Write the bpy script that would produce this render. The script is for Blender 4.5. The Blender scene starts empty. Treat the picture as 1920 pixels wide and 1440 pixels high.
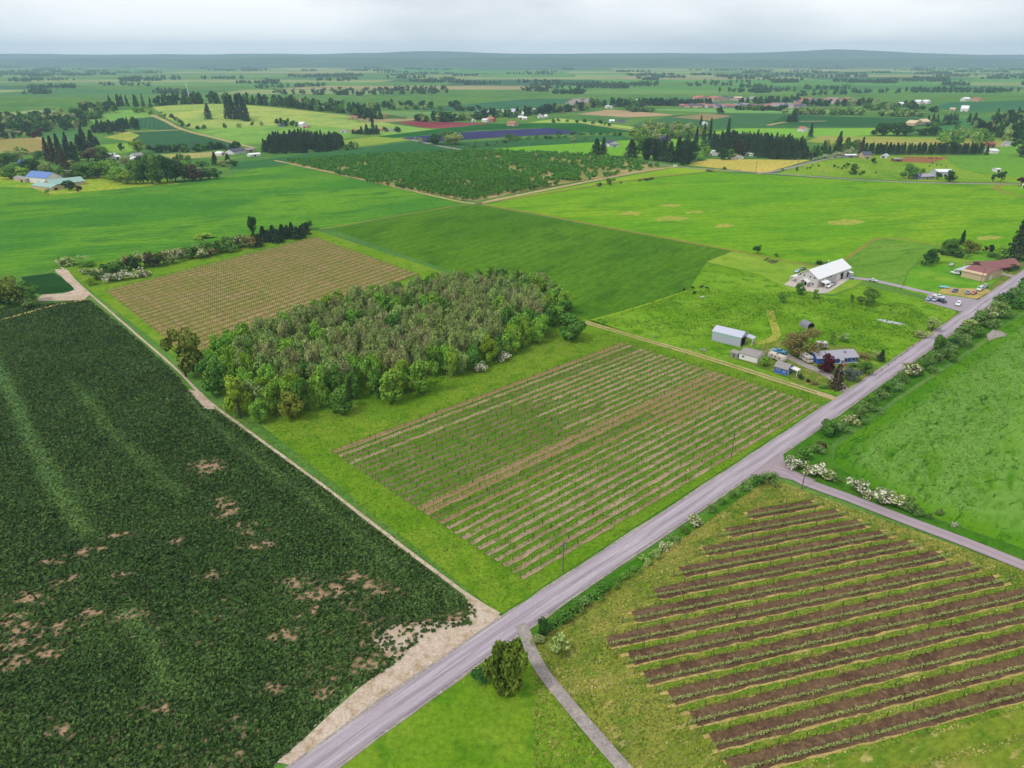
import bpy, bmesh, math, random
import numpy as np
from mathutils import Vector, Matrix
from mathutils.geometry import delaunay_2d_cdt
random.seed(7); rng = np.random.default_rng(11)
S = bpy.context.scene
COL = S.collection

# ------------------------------------------------------------------ camera
CAM_H = 110.0; FPX = 1320.0; HOR = 105.0; CX, CY = 960.0, 720.0
PITCH = math.atan((CY - HOR) / FPX)
cd = bpy.data.cameras.new('camera'); cam = bpy.data.objects.new('camera', cd); COL.objects.link(cam)
cam.location = (0, 0, CAM_H); cam.rotation_euler = (math.pi / 2 - PITCH, 0, 0)
cd.sensor_fit = 'HORIZONTAL'; cd.sensor_width = 36.0; cd.lens = 36.0 * FPX / 1920.0
cd.clip_start = 1.0; cd.clip_end = 40000.0
S.camera = cam

# ------------------------------------------------------------------ sky, sun, exposure
SUN_EL, SUN_AZ = math.radians(52), math.radians(-125)   # from behind and to the left
W = bpy.data.worlds.new('World'); S.world = W; W.use_nodes = True
nt = W.node_tree; nt.nodes.clear()
out = nt.nodes.new('ShaderNodeOutputWorld'); bg = nt.nodes.new('ShaderNodeBackground')
sky = nt.nodes.new('ShaderNodeTexSky'); sky.sky_type = 'NISHITA'; sky.sun_disc = False
sky.sun_elevation = SUN_EL; sky.sun_rotation = SUN_AZ; sky.air_density = 1.0; sky.dust_density = 2.0
tc = nt.nodes.new('ShaderNodeTexCoord'); mp = nt.nodes.new('ShaderNodeMapping'); mp.inputs['Scale'].default_value = (1, 1, 4)
nz = nt.nodes.new('ShaderNodeTexNoise'); nz.inputs['Scale'].default_value = 3.0; nz.inputs['Detail'].default_value = 6.0
cr = nt.nodes.new('ShaderNodeValToRGB'); cr.color_ramp.elements[0].position = .36; cr.color_ramp.elements[1].position = .62
cr.color_ramp.elements[0].color = (5.4, 5.7, 6.1, 1); cr.color_ramp.elements[1].color = (7.9, 8.0, 8.1, 1)
mx = nt.nodes.new('ShaderNodeMix'); mx.data_type = 'RGBA'; mx.inputs[0].default_value = .9
nt.links.new(tc.outputs['Generated'], mp.inputs[0]); nt.links.new(mp.outputs[0], nz.inputs[0]); nt.links.new(nz.outputs[0], cr.inputs[0])
nt.links.new(sky.outputs[0], mx.inputs[6]); nt.links.new(cr.outputs[0], mx.inputs[7])
nt.links.new(mx.outputs[2], bg.inputs[0]); bg.inputs[1].default_value = .1; nt.links.new(bg.outputs[0], out.inputs[0])
sl = bpy.data.lights.new('sun', 'SUN'); sl.energy = 1.5; sl.angle = math.radians(10); sl.color = (1, .96, .9)
so = bpy.data.objects.new('sun', sl); COL.objects.link(so); so.location = (0, 0, 300)
sdir = Vector((math.cos(SUN_EL) * math.sin(SUN_AZ), math.cos(SUN_EL) * math.cos(SUN_AZ), math.sin(SUN_EL)))
so.rotation_euler = sdir.to_track_quat('Z', 'Y').to_euler()
S.view_settings.view_transform = 'Standard'; S.view_settings.look = 'None'
S.view_settings.exposure = 0.60; S.view_settings.gamma = 1.0; S.view_settings.use_curve_mapping = False
S.cycles.use_denoising = True
try: S.cycles.denoiser = 'OPENIMAGEDENOISE'
except Exception: pass
S.cycles.max_bounces = 5; S.cycles.diffuse_bounces = 3; S.cycles.volume_bounces = 1
KEXP = 1.35

# ------------------------------------------------------------------ terrain and the way from a photo pixel to a ground point
HILLS = [(-600, 1500, 340, 210, 24.0), (-1250, 1750, 300, 250, 22.0), (1500, 1500, 420, 480, 55.0)]
def hz(x, y):
    z = 0.0
    for (a, b, sx, sy, h) in HILLS: z = z + h * np.exp(-(((x - a) / sx) ** 2 + ((y - b) / sy) ** 2))
    return np.where(z < .04, 0.0, z - .04)
HZ = lambda x, y: float(hz(np.float64(x), np.float64(y)))
def ray(px, py):
    u = (px - CX) / FPX; v = (CY - py) / FPX
    return np.array([u, math.cos(PITCH) + v * math.sin(PITCH), -math.sin(PITCH) + v * math.cos(PITCH)])
_ts = np.concatenate([np.arange(400, 6000, 6.0), np.arange(6000, 12000, 40.)])
def G(px, py, lift=0.0):
    d = ray(px, py)
    if d[2] > -1e-4: d[2] = -1e-4
    t = min((CAM_H - lift) / -d[2], 14000.)
    if t > 600:
        x, y, z = d[0] * _ts, d[1] * _ts, CAM_H + d[2] * _ts
        below = np.nonzero(z < hz(x, y) + lift)[0]
        if len(below):
            i = below[0]; lo, hi = _ts[max(i - 1, 0)], _ts[i]
            for _ in range(20):
                m = (lo + hi) / 2
                if CAM_H + d[2] * m < HZ(d[0] * m, d[1] * m) + lift: hi = m
                else: lo = m
            t = hi
    return Vector((d[0] * t, d[1] * t, HZ(d[0] * t, d[1] * t)))
def scl(p):      # photo pixels per metre at a ground point
    return FPX / (p.y * math.cos(PITCH) + (CAM_H - p.z) * math.sin(PITCH))
def tall(p, py_top):   # height of a thing standing at p whose top shows on photo row py_top
    k = (CY - py_top) / FPX; c, s = math.cos(PITCH), math.sin(PITCH)
    return CAM_H + p.y * (k * c - s) / (c + k * s) - p.z

# ------------------------------------------------------------------ naming helpers
def tag(o, label=None, cat=None, group=None, kind=None):
    if label: o['label'] = label
    if cat: o['category'] = cat
    if group: o['group'] = group
    if kind: o['kind'] = kind
    return o
def empty(name, loc, rz=0.0, label=None, cat=None, group=None):
    o = bpy.data.objects.new(name, None); COL.objects.link(o); o.location = loc; o.rotation_euler = (0, 0, rz)
    o.empty_display_size = .3
    return tag(o, label, cat, group)
def link(name, me, parent=None, loc=None):
    o = bpy.data.objects.new(name, me); COL.objects.link(o)
    if parent is not None: o.parent = parent
    if loc is not None: o.location = loc
    return o
def mesh(name, verts, faces, mats=(), mi=None, smooth=False):
    me = bpy.data.meshes.new(name); me.from_pydata([tuple(map(float, v)) for v in verts], [], [tuple(map(int, f)) for f in faces])
    for m in (mats if isinstance(mats, (list, tuple)) else [mats]): me.materials.append(m)
    if mi is not None: me.polygons.foreach_set('material_index', np.asarray(mi, dtype=np.int32))
    if smooth: me.polygons.foreach_set('use_smooth', np.ones(len(me.polygons), dtype=bool))
    me.update(); return me
class MB:
    """collects boxes, tubes and prisms into one mesh"""
    def __init__(s): s.v = []; s.f = []
    def add(s, vs, fs):
        n = len(s.v); s.v += [tuple(v) for v in vs]; s.f += [tuple(i + n for i in f) for f in fs]; return s
    def box(s, x0, y0, z0, x1, y1, z1):
        return s.add([(x0, y0, z0), (x1, y0, z0), (x1, y1, z0), (x0, y1, z0), (x0, y0, z1), (x1, y0, z1), (x1, y1, z1), (x0, y1, z1)],
                     [(0, 3, 2, 1), (4, 5, 6, 7), (0, 1, 5, 4), (1, 2, 6, 5), (2, 3, 7, 6), (3, 0, 4, 7)])
    def tube(s, a, b, r0, r1, n=6, cap=True):
        a, b = Vector(a), Vector(b); d = (b - a).normalized(); u = d.orthogonal().normalized(); w = d.cross(u)
        vs = []
        for c, r in ((a, r0), (b, r1)):
            for k in range(n):
                t = 2 * math.pi * k / n; vs.append(c + u * (r * math.cos(t)) + w * (r * math.sin(t)))
        fs = [(k, (k + 1) % n, n + (k + 1) % n, n + k) for k in range(n)]
        if cap: fs += [tuple(range(n - 1, -1, -1)), tuple(range(n, 2 * n))]
        return s.add(vs, fs)
    def prism(s, prof, y0, y1):     # profile in x-z, extruded along y
        n = len(prof)
        vs = [(x, y0, z) for x, z in prof] + [(x, y1, z) for x, z in prof]
        fs = [(k, (k + 1) % n, n + (k + 1) % n, n + k) for k in range(n)] + [tuple(range(n - 1, -1, -1)), tuple(range(n, 2 * n))]
        return s.add(vs, fs)
    def me(s, name, mats, smooth=False): return mesh(name, s.v, s.f, mats, None, smooth)

# ------------------------------------------------------------------ value noise in numpy (for geometry and wear)
_perm = rng.random((512, 512))
def vnoise(x, y):
    xi = np.floor(x).astype(int); yi = np.floor(y).astype(int); fx = x - xi; fy = y - yi
    fx = fx * fx * (3 - 2 * fx); fy = fy * fy * (3 - 2 * fy)
    g = lambda i, j: _perm[np.mod(i, 512), np.mod(j, 512)]
    return (g(xi, yi) * (1 - fx) + g(xi + 1, yi) * fx) * (1 - fy) + (g(xi, yi + 1) * (1 - fx) + g(xi + 1, yi + 1) * fx) * fy
def fbm(x, y, o=4):
    a = 0; w = .5; t = 0
    for k in range(o): a = a + w * vnoise(x * 2 ** k + 17.3 * k, y * 2 ** k + 9.1 * k); t += w; w *= .55
    return a / t
def inside(P, poly):
    x, y = P[:, 0], P[:, 1]; c = np.zeros(len(P), bool); n = len(poly)
    for i in range(n):
        x1, y1 = poly[i][0], poly[i][1]; x2, y2 = poly[(i + 1) % n][0], poly[(i + 1) % n][1]
        k = ((y1 > y) != (y2 > y)) & (x < (x2 - x1) * (y - y1) / ((y2 - y1) if y2 != y1 else 1e-9) + x1); c ^= k
    return c

# ------------------------------------------------------------------ materials (colours given as they show in the photo, turned into base colours)
def lin(c): return c / 12.92 if c <= .04045 else ((c + .055) / 1.055) ** 2.4
def RGB(r, g, b): return tuple(min(.86, lin(v / 255) / KEXP) for v in (r, g, b)) + (1.0,)
def newmat(name, rough=.9, spec=.2, metal=0.0):
    m = bpy.data.materials.new(name); m.use_nodes = True; n = m.node_tree.nodes; b = n['Principled BSDF']
    b.inputs['Roughness'].default_value = rough; b.inputs['Specular IOR Level'].default_value = spec; b.inputs['Metallic'].default_value = metal
    return m, m.node_tree, b
def mixc(t, fac, a, b):
    x = t.nodes.new('ShaderNodeMix'); x.data_type = 'RGBA'
    for s, v in ((0, fac), (6, a), (7, b)):
        if hasattr(v, 'links') or hasattr(v, 'is_output'): t.links.new(v, x.inputs[s])
        else: x.inputs[s].default_value = v
    return x.outputs[2]
def noise(t, co, scale, detail=4, dist=0.0, rough=.55):
    n = t.nodes.new('ShaderNodeTexNoise'); n.inputs['Scale'].default_value = scale; n.inputs['Detail'].default_value = detail
    n.inputs['Distortion'].default_value = dist; n.inputs['Roughness'].default_value = rough; t.links.new(co, n.inputs['Vector']); return n.outputs[0]
def ramp(t, v, lo, hi):
    r = t.nodes.new('ShaderNodeMapRange'); r.interpolation_type = 'SMOOTHSTEP'; r.inputs[1].default_value = lo; r.inputs[2].default_value = hi
    t.links.new(v, r.inputs[0]); return r.outputs[0]
def mth(t, op, a, b=None, c=None):
    x = t.nodes.new('ShaderNodeMath'); x.operation = op
    for i, v in enumerate((a, b, c)):
        if v is None: continue
        if hasattr(v, 'is_output'): t.links.new(v, x.inputs[i])
        else: x.inputs[i].default_value = v
    return x.outputs[0]
def coords(t, ang=0.0, stretch=1.0):
    c = t.nodes.new('ShaderNodeTexCoord'); m = t.nodes.new('ShaderNodeMapping')
    m.vector_type = 'TEXTURE'; m.inputs['Rotation'].default_value = (0, 0, ang); m.inputs['Scale'].default_value = (stretch, 1, 1)
    t.links.new(c.outputs['Object'], m.inputs[0]); return m.outputs[0]
def bump(t, b, h, strength=.5, dist=.3):
    x = t.nodes.new('ShaderNodeBump'); x.inputs['Strength'].default_value = strength; x.inputs['Distance'].default_value = dist
    t.links.new(h, x.inputs['Height']); t.links.new(x.outputs[0], b.inputs['Normal'])
_fm = {}
def field(name, a, b, c=None, big=.012, mid=.09, fine=1.1, ang=0.0, stretch=1.0, stripe=None, bmp=.5, speck=None):
    """ground cover: colour a with patches of b (broad) and c (small), fine grain, optional drill or mowing stripes (spacing, colour, amount, angle)"""
    m, t, bs = newmat(name, 1.0, 0.0)
    co = coords(t, ang, stretch); raw = coords(t)
    col = mixc(t, ramp(t, noise(t, co, big, 5, .6), .38, .66), RGB(*a), RGB(*b))
    if c: col = mixc(t, ramp(t, noise(t, co, mid, 5, .4), .45, .72), col, RGB(*c))
    f1 = noise(t, co, fine, 5, .2, .7)
    if stripe:
        sp, sc, am, sa = stripe
        c2 = coords(t, sa); sep = t.nodes.new('ShaderNodeSeparateXYZ'); t.links.new(c2, sep.inputs[0])
        wob = mth(t, 'MULTIPLY', noise(t, raw, .03, 2), .35)
        v = mth(t, 'ADD', mth(t, 'DIVIDE', sep.outputs[1], sp), wob)
        tri = mth(t, 'PINGPONG', v, .5)
        msk = mth(t, 'MULTIPLY', ramp(t, tri, .2, .36), mth(t, 'MULTIPLY', ramp(t, noise(t, raw, .05, 4), .3, .6), am))
        col = mixc(t, msk, col, RGB(*sc))
    if speck:
        scn, th, am, sc = speck
        col = mixc(t, mth(t, 'MULTIPLY', ramp(t, noise(t, co, sc, 4, .3, .65), th, th + .12), am), col, RGB(*scn))
    hv = t.nodes.new('ShaderNodeHueSaturation'); t.links.new(col, hv.inputs['Color'])
    t.links.new(mth(t, 'MULTIPLY_ADD', f1, 1.5, .25), hv.inputs['Value'])
    t.links.new(hv.outputs[0], bs.inputs['Base Color'])
    if bmp: bump(t, bs, f1, bmp, .5)
    return m
def plain(name, c, rough=.8, spec=.3, metal=0.0, var=.12, sc=1.2, wave=None):
    m, t, bs = newmat(name, rough, spec, metal); co = coords(t)
    hv = t.nodes.new('ShaderNodeHueSaturation'); hv.inputs['Color'].default_value = RGB(*c)
    t.links.new(mth(t, 'MULTIPLY_ADD', noise(t, co, sc, 5), 2 * var, 1 - var), hv.inputs['Value']); t.links.new(hv.outputs[0], bs.inputs['Base Color'])
    if wave:
        w = t.nodes.new('ShaderNodeTexWave'); w.bands_direction = 'X'; w.inputs['Scale'].default_value = wave; t.links.new(co, w.inputs[0]); bump(t, bs, w.outputs[1], .6, .05)
    return m
def leafmat(name, a, b, hue=.012, val=.35, flower=None, amount=0.0, trans=.0):
    """foliage: two leaf colours mixed leaf by leaf, each plant a little different"""
    m, t, bs = newmat(name, .9, .04)
    at = t.nodes.new('ShaderNodeAttribute'); at.attribute_name = 'tint'
    col = mixc(t, at.outputs['Fac'], RGB(*a), RGB(*b))
    oi = t.nodes.new('ShaderNodeObjectInfo'); hv = t.nodes.new('ShaderNodeHueSaturation')
    t.links.new(mth(t, 'MULTIPLY_ADD', oi.outputs['Random'], 2 * hue, .5 - hue), hv.inputs['Hue'])
    t.links.new(mth(t, 'MULTIPLY_ADD', mth(t, 'FRACT', mth(t, 'MULTIPLY', oi.outputs['Random'], 7.31)), val, 1 - val / 2), hv.inputs['Value'])
    t.links.new(col, hv.inputs['Color']); col = hv.outputs[0]
    if flower:
        a2 = t.nodes.new('ShaderNodeAttribute'); a2.attribute_name = 'bloom'
        col = mixc(t, mth(t, 'LESS_THAN', a2.outputs['Fac'], amount), col, RGB(*flower))
    t.links.new(col, bs.inputs['Base Color']); return m
# ------------------------------------------------------------------ ground: one terrain sheet, then fields laid on it
def axis(lo, hi, fine, coarse):
    a = [lo]; x = lo
    while x < hi:
        st = fine[2] if fine[0] <= x < fine[1] else coarse(x); x = min(x + st, hi); a.append(x)
    return np.array(a)
xs = axis(-16000, 16000, (-2200, 2400, 20), lambda x: 60 if abs(x) < 3000 else 900)
ys = axis(-900, 15000, (900, 2500, 20), lambda y: 150 if y < 900 else (60 if y < 3000 else 900))
XX, YY = np.meshgrid(xs, ys); ZZ = hz(XX, YY)
nx, ny = len(xs), len(ys); ii = (np.arange(ny - 1)[:, None] * nx + np.arange(nx - 1)[None, :]).ravel()
F = np.stack([ii, ii + 1, ii + nx + 1, ii + nx], 1)
M_land = field('meadow_land', (92, 134, 56), (76, 120, 60), (112, 144, 66), big=.004, mid=.02, fine=.5, bmp=.3)
me = mesh('ground', np.stack([XX.ravel(), YY.ravel(), ZZ.ravel()], 1), F, M_land, smooth=True)
tag(link('ground', me), 'rolling green valley land under all the fields', kind='structure')

LAY = .05
def resample(P, step, closed=True):
    out = []; n = len(P)
    for i in range(n if closed else n - 1):
        a, b = P[i], P[(i + 1) % n]; d = (b - a).length; k = max(1, int(d / step)) if step else 1
        for j in range(k): out.append(a + (b - a) * (j / k))
    if not closed: out.append(P[-1])
    return out
def sheet_pts(name, P, mat, layer, label=None, kind='structure', wob=0.0):
    P = [Vector((p.x, p.y)) for p in P]
    mid = sum((p.y for p in P)) / len(P); hilly = any(HZ(p.x, p.y) > 0 for p in P)
    P = resample(P, 20 if hilly else (wob * 4 if wob else None))
    if wob: P = [p + Vector((fbm(p.x * .2, p.y * .2, 3) - .5, fbm(p.x * .2 + 50, p.y * .2, 3) - .5)) * wob for p in P]
    A = np.array([[p.x, p.y] for p in P]); ex = []
    if hilly:
        gx, gy = np.meshgrid(np.arange(math.floor(A[:, 0].min() / 20) * 20 + 3, A[:, 0].max(), 20), np.arange(math.floor(A[:, 1].min() / 20) * 20 + 3, A[:, 1].max(), 20))
        Q = np.stack([gx.ravel(), gy.ravel()], 1); Q = Q[inside(Q, A)]; ex = [Vector(q) for q in Q]
    n = len(P)
    vs, _, fs, *_r = delaunay_2d_cdt(P + ex, [(i, (i + 1) % n) for i in range(n)], [], 1, 1e-4)
    V = np.array([[v.x, v.y] for v in vs]); z = hz(V[:, 0], V[:, 1]) + LAY * layer + (.04 if hilly else 0)
    fs = [tuple(f) if (V[f[1]][0] - V[f[0]][0]) * (V[f[2]][1] - V[f[0]][1]) - (V[f[1]][1] - V[f[0]][1]) * (V[f[2]][0] - V[f[0]][0]) > 0 else tuple(reversed(f)) for f in fs]
    o = link(name, mesh(name, np.column_stack([V, z]), fs, mat)); return tag(o, label, kind=kind)
def sheet(name, px, mat, layer, label=None, wob=0.0): return sheet_pts(name, [G(*q) for q in px], mat, layer, label, 'structure', wob)
def spline(P, step):
    out = []; n = len(P)
    for i in range(n - 1):
        p0, p1, p2, p3 = P[max(i - 1, 0)], P[i], P[i + 1], P[min(i + 2, n - 1)]
        k = max(2, int((p2 - p1).length / step))
        for j in range(k):
            t = j / k; out.append(.5 * ((2 * p1) + (p2 - p0) * t + (2 * p0 - 5 * p1 + 4 * p2 - p3) * t * t + (3 * p1 - p0 - 3 * p2 + p3) * t ** 3))
    out.append(P[-1]); return out
def track(name, px, w, mat, layer, label=None, crown=0.0, off=0.0, rag=0.0):
    P = [Vector((q.x, q.y)) for q in (G(*p) for p in px)]; P = spline(P, 6.0)
    vs, fs = [], []; L = 0.0; uv = []
    for i, p in enumerate(P):
        d = (P[min(i + 1, len(P) - 1)] - P[max(i - 1, 0)]).normalized(); nn = Vector((-d.y, d.x))
        if i: L += (p - P[i - 1]).length
        for k in (-1, 0, 1):
            ww = w / 2 * (1 + (rag * (fbm(p.x * .15 + k * 30, p.y * .15, 3) - .5) if rag else 0)); q = p + nn * (off + k * ww)
            vs.append((q.x, q.y, HZ(q.x, q.y) + LAY * layer + (crown if k == 0 else 0))); uv.append((k * .5 + .5, L))
    for i in range(len(P) - 1):
        for k in (0, 1): a = i * 3 + k; fs.append((a, a + 3, a + 4, a + 1)[::-1])
    me = mesh(name, vs, fs, mat); ul = me.uv_layers.new(name='UVMap')
    vi = np.zeros(len(me.loops), dtype=np.int32); me.loops.foreach_get('vertex_index', vi); ul.data.foreach_set('uv', np.array(uv, dtype=np.float32)[vi].ravel())
    return tag(link(name, me), label, kind='structure')

# materials of the ground
M_left = field('left_meadow', (74, 134, 42), (108, 156, 42), (66, 122, 44), big=.013, mid=.05, fine=.4, ang=.35, stretch=2.2, stripe=(9., (66, 116, 40), .35, .35))
M_blue = field('bluegreen_crop', (62, 112, 62), (52, 104, 58), None, big=.01, fine=.6, stripe=(6., (72, 122, 66), .5, .3))
M_mid = field('mid_crop', (78, 122, 30), (90, 132, 32), (66, 108, 30), big=.012, mid=.06, fine=.45, ang=.95, stretch=2.5, stripe=(8., (64, 106, 26), .35, .95))
M_past = field('pasture', (106, 150, 30), (128, 168, 48), (80, 128, 24), big=.03, mid=.16, fine=.7, speck=((70, 116, 24), .56, .55, .25))
M_lawn = field('pale_lawn', (130, 166, 52), (148, 174, 62), (110, 150, 44), big=.03, mid=.12, fine=1.2)
M_lawn2 = field('house_lawn', (100, 158, 40), (140, 172, 54), (84, 138, 34), big=.03, mid=.12, fine=1.2)
M_right = field('bright_meadow', (106, 160, 32), (132, 170, 38), (88, 144, 32), big=.011, mid=.05, fine=.4, ang=.25, stretch=2.5, speck=((176, 172, 84), .70, .7, .02), stripe=(10., (92, 140, 32), .35, .25))
M_strip = field('yellowgreen_strip', (146, 176, 46), (126, 164, 42), None, fine=.7)
M_padd = field('paddock_grass', (104, 148, 50), (120, 158, 58), (86, 130, 42), big=.04, mid=.14, fine=1.0, ang=.4, stretch=3)
M_prop = field('vineyard_grass', (106, 146, 32), (126, 154, 46), (86, 132, 28), big=.03, mid=.16, fine=.9, speck=((172, 176, 84), .64, .55, .5))
M_fore = field('dry_grass', (122, 140, 46), (156, 152, 72), (94, 128, 38), big=.07, mid=.25, fine=1.2, ang=.5, stretch=2, speck=((196, 176, 116), .58, .65, .4))
M_verge = field('verge', (112, 132, 50), (84, 124, 34), (150, 146, 76), big=.06, mid=.3, fine=1.6)
M_vergeg = field('green_verge', (70, 122, 30), (88, 132, 40), (56, 104, 28), big=.06, mid=.3, fine=1.6)
M_tan = field('tan_earth', (196, 172, 132), (178, 160, 104), (150, 150, 90), big=.05, mid=.3, fine=1.5)
M_track = field('brown_track', (158, 136, 78), (140, 140, 60), (120, 140, 50), big=.05, mid=.3, fine=1.5)
M_apron = field('pale_dirt', (206, 188, 170), (192, 172, 150), (170, 150, 118), big=.1, mid=.5, fine=2.0, bmp=.2)
M_grav = field('grey_gravel', (166, 156, 150), (150, 140, 138), (180, 170, 158), big=.1, mid=.5, fine=2.0, bmp=.2)
M_conc = field('concrete', (206, 196, 186), (192, 182, 174), None, big=.1, fine=1.0, bmp=.05)
M_straw = field('straw_ground', (200, 176, 112), (180, 160, 96), (160, 150, 84), big=.1, mid=.4, fine=1.6)
M_worn = field('worn_grass', (158, 166, 62), (176, 166, 84), (134, 158, 50), big=.1, mid=.4, fine=1.2)
def roadmat(name, a, b, c):
    m, t, bs = newmat(name, .9, .2); u = t.nodes.new('ShaderNodeUVMap'); sep = t.nodes.new('ShaderNodeSeparateXYZ'); t.links.new(u.outputs[0], sep.inputs[0])
    mpn = t.nodes.new('ShaderNodeMapping'); mpn.inputs['Scale'].default_value = (9, .05, 1); t.links.new(u.outputs[0], mpn.inputs[0])
    streak = noise(t, mpn.outputs[0], 1.0, 4); raw = coords(t)
    two = mth(t, 'PINGPONG', mth(t, 'MULTIPLY', sep.outputs[0], 2.0), .5)       # two wheel tracks in each lane
    col = mixc(t, ramp(t, two, .12, .42), RGB(*a), RGB(*b))
    col = mixc(t, ramp(t, streak, .42, .68), col, RGB(*c))
    hv = t.nodes.new('ShaderNodeHueSaturation'); t.links.new(col, hv.inputs['Color'])
    t.links.new(mth(t, 'MULTIPLY_ADD', noise(t, raw, 1.2, 6, 0, .7), .36, .82), hv.inputs['Value']); t.links.new(hv.outputs[0], bs.inputs['Base Color'])
    bump(t, bs, noise(t, raw, 6.0, 3), .2, .05); return m
M_road = roadmat('chipseal', (156, 144, 154), (176, 164, 172), (190, 180, 186))
M_road2 = roadmat('side_chipseal', (166, 150, 156), (178, 162, 168), (160, 144, 150))

def F_(name, px, mat, layer, label=None, wob=0.0): return sheet(name, px, mat, layer, label, wob)
# --- near and middle fields
F_('meadow', [(-260, 345), (0, 345), (60, 352), (95, 366), (290, 347), (420, 332), (520, 305), (545, 309), (868, 380), (850, 386), (620, 429), (575, 428), (118, 503), (45, 516), (-260, 524)], M_left, 1, 'bright green meadow with lighter patches beyond the vineyard')
F_('crop_field', [(428, 318), (440, 305), (560, 291), (650, 280), (800, 262), (890, 283), (700, 291), (545, 308), (500, 314)], M_blue, 1)
F_('field', [(622, 430), (850, 388), (895, 385), (1375, 472), (1325, 492), (1290, 545), (1108, 601)], M_mid, 1, 'dark green field between the grove and the tan field edge')
F_('pasture', [(1106, 602), (1290, 545), (1325, 491), (1425, 515), (1485, 546), (1560, 556), (1615, 534), (1795, 577), (1780, 612), (1640, 708), (1568, 742)], M_past, 1, 'cattle pasture around the white barn and blue house')
F_('lawn', [(1325, 491), (1373, 471), (1490, 493), (1540, 502), (1620, 526), (1600, 538), (1560, 553), (1485, 546), (1425, 515)], M_lawn, 2)
F_('meadow', [(905, 384), (1060, 358), (1200, 337), (1330, 323), (1440, 328), (1560, 336), (1700, 343), (1920, 346), (2300, 350), (2300, 430), (1920, 440), (1905, 480), (1795, 468), (1650, 446), (1570, 492), (1490, 492), (1373, 470)], M_right, 1, 'large bright green meadow beyond the white barn')
F_('grass_strip', [(908, 380), (1060, 352), (1265, 314), (1300, 316), (1420, 322), (1330, 322), (1200, 336), (1060, 357)], M_strip, 1)
F_('paddock', [(1568, 495), (1650, 447), (1780, 463), (1735, 478), (1700, 512), (1690, 542), (1620, 526)], M_padd, 2)
F_('lawn', [(1690, 543), (1702, 511), (1736, 478), (1780, 464), (1890, 472), (1895, 508), (1850, 540), (1830, 566), (1795, 570)], M_lawn2, 2)
F_('vineyard_grass', [(118, 503), (575, 426), (1560, 748), (937, 1152)], M_prop, 1, 'mown grass of the vineyard property')
F_('dry_grass', [(1000, 1196), (1290, 1000), (1440, 893), (1520, 925), (1700, 990), (1960, 1085), (2300, 1210), (2300, 1700), (900, 1700), (1060, 1320), (1010, 1240)], M_fore, 1, 'yellowing grass round the small roadside vineyard')
F_('verge', [(975, 1205), (985, 1180), (1290, 985), (1420, 900), (1445, 895), (1290, 1003), (1010, 1200), (1000, 1225)], M_vergeg, 2)
F_('verge', [(937, 1152), (1562, 748), (1570, 752), (1570, 765), (960, 1160)], M_vergeg, 2)
F_('verge', [(1570, 745), (1640, 700), (1790, 590), (1850, 545), (1895, 505), (1915, 500), (1910, 515), (1800, 600), (1600, 742)], M_verge, 2)
F_('verge', [(1560, 790), (1700, 690), (1940, 520), (2100, 420), (2120, 440), (1940, 570), (1880, 610), (1780, 680), (1680, 745), (1560, 830), (1560, 870), (1700, 955), (1960, 1045), (1960, 1068), (1700, 980), (1560, 920), (1490, 888), (1462, 862), (1480, 840)], M_vergeg, 2)
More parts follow.
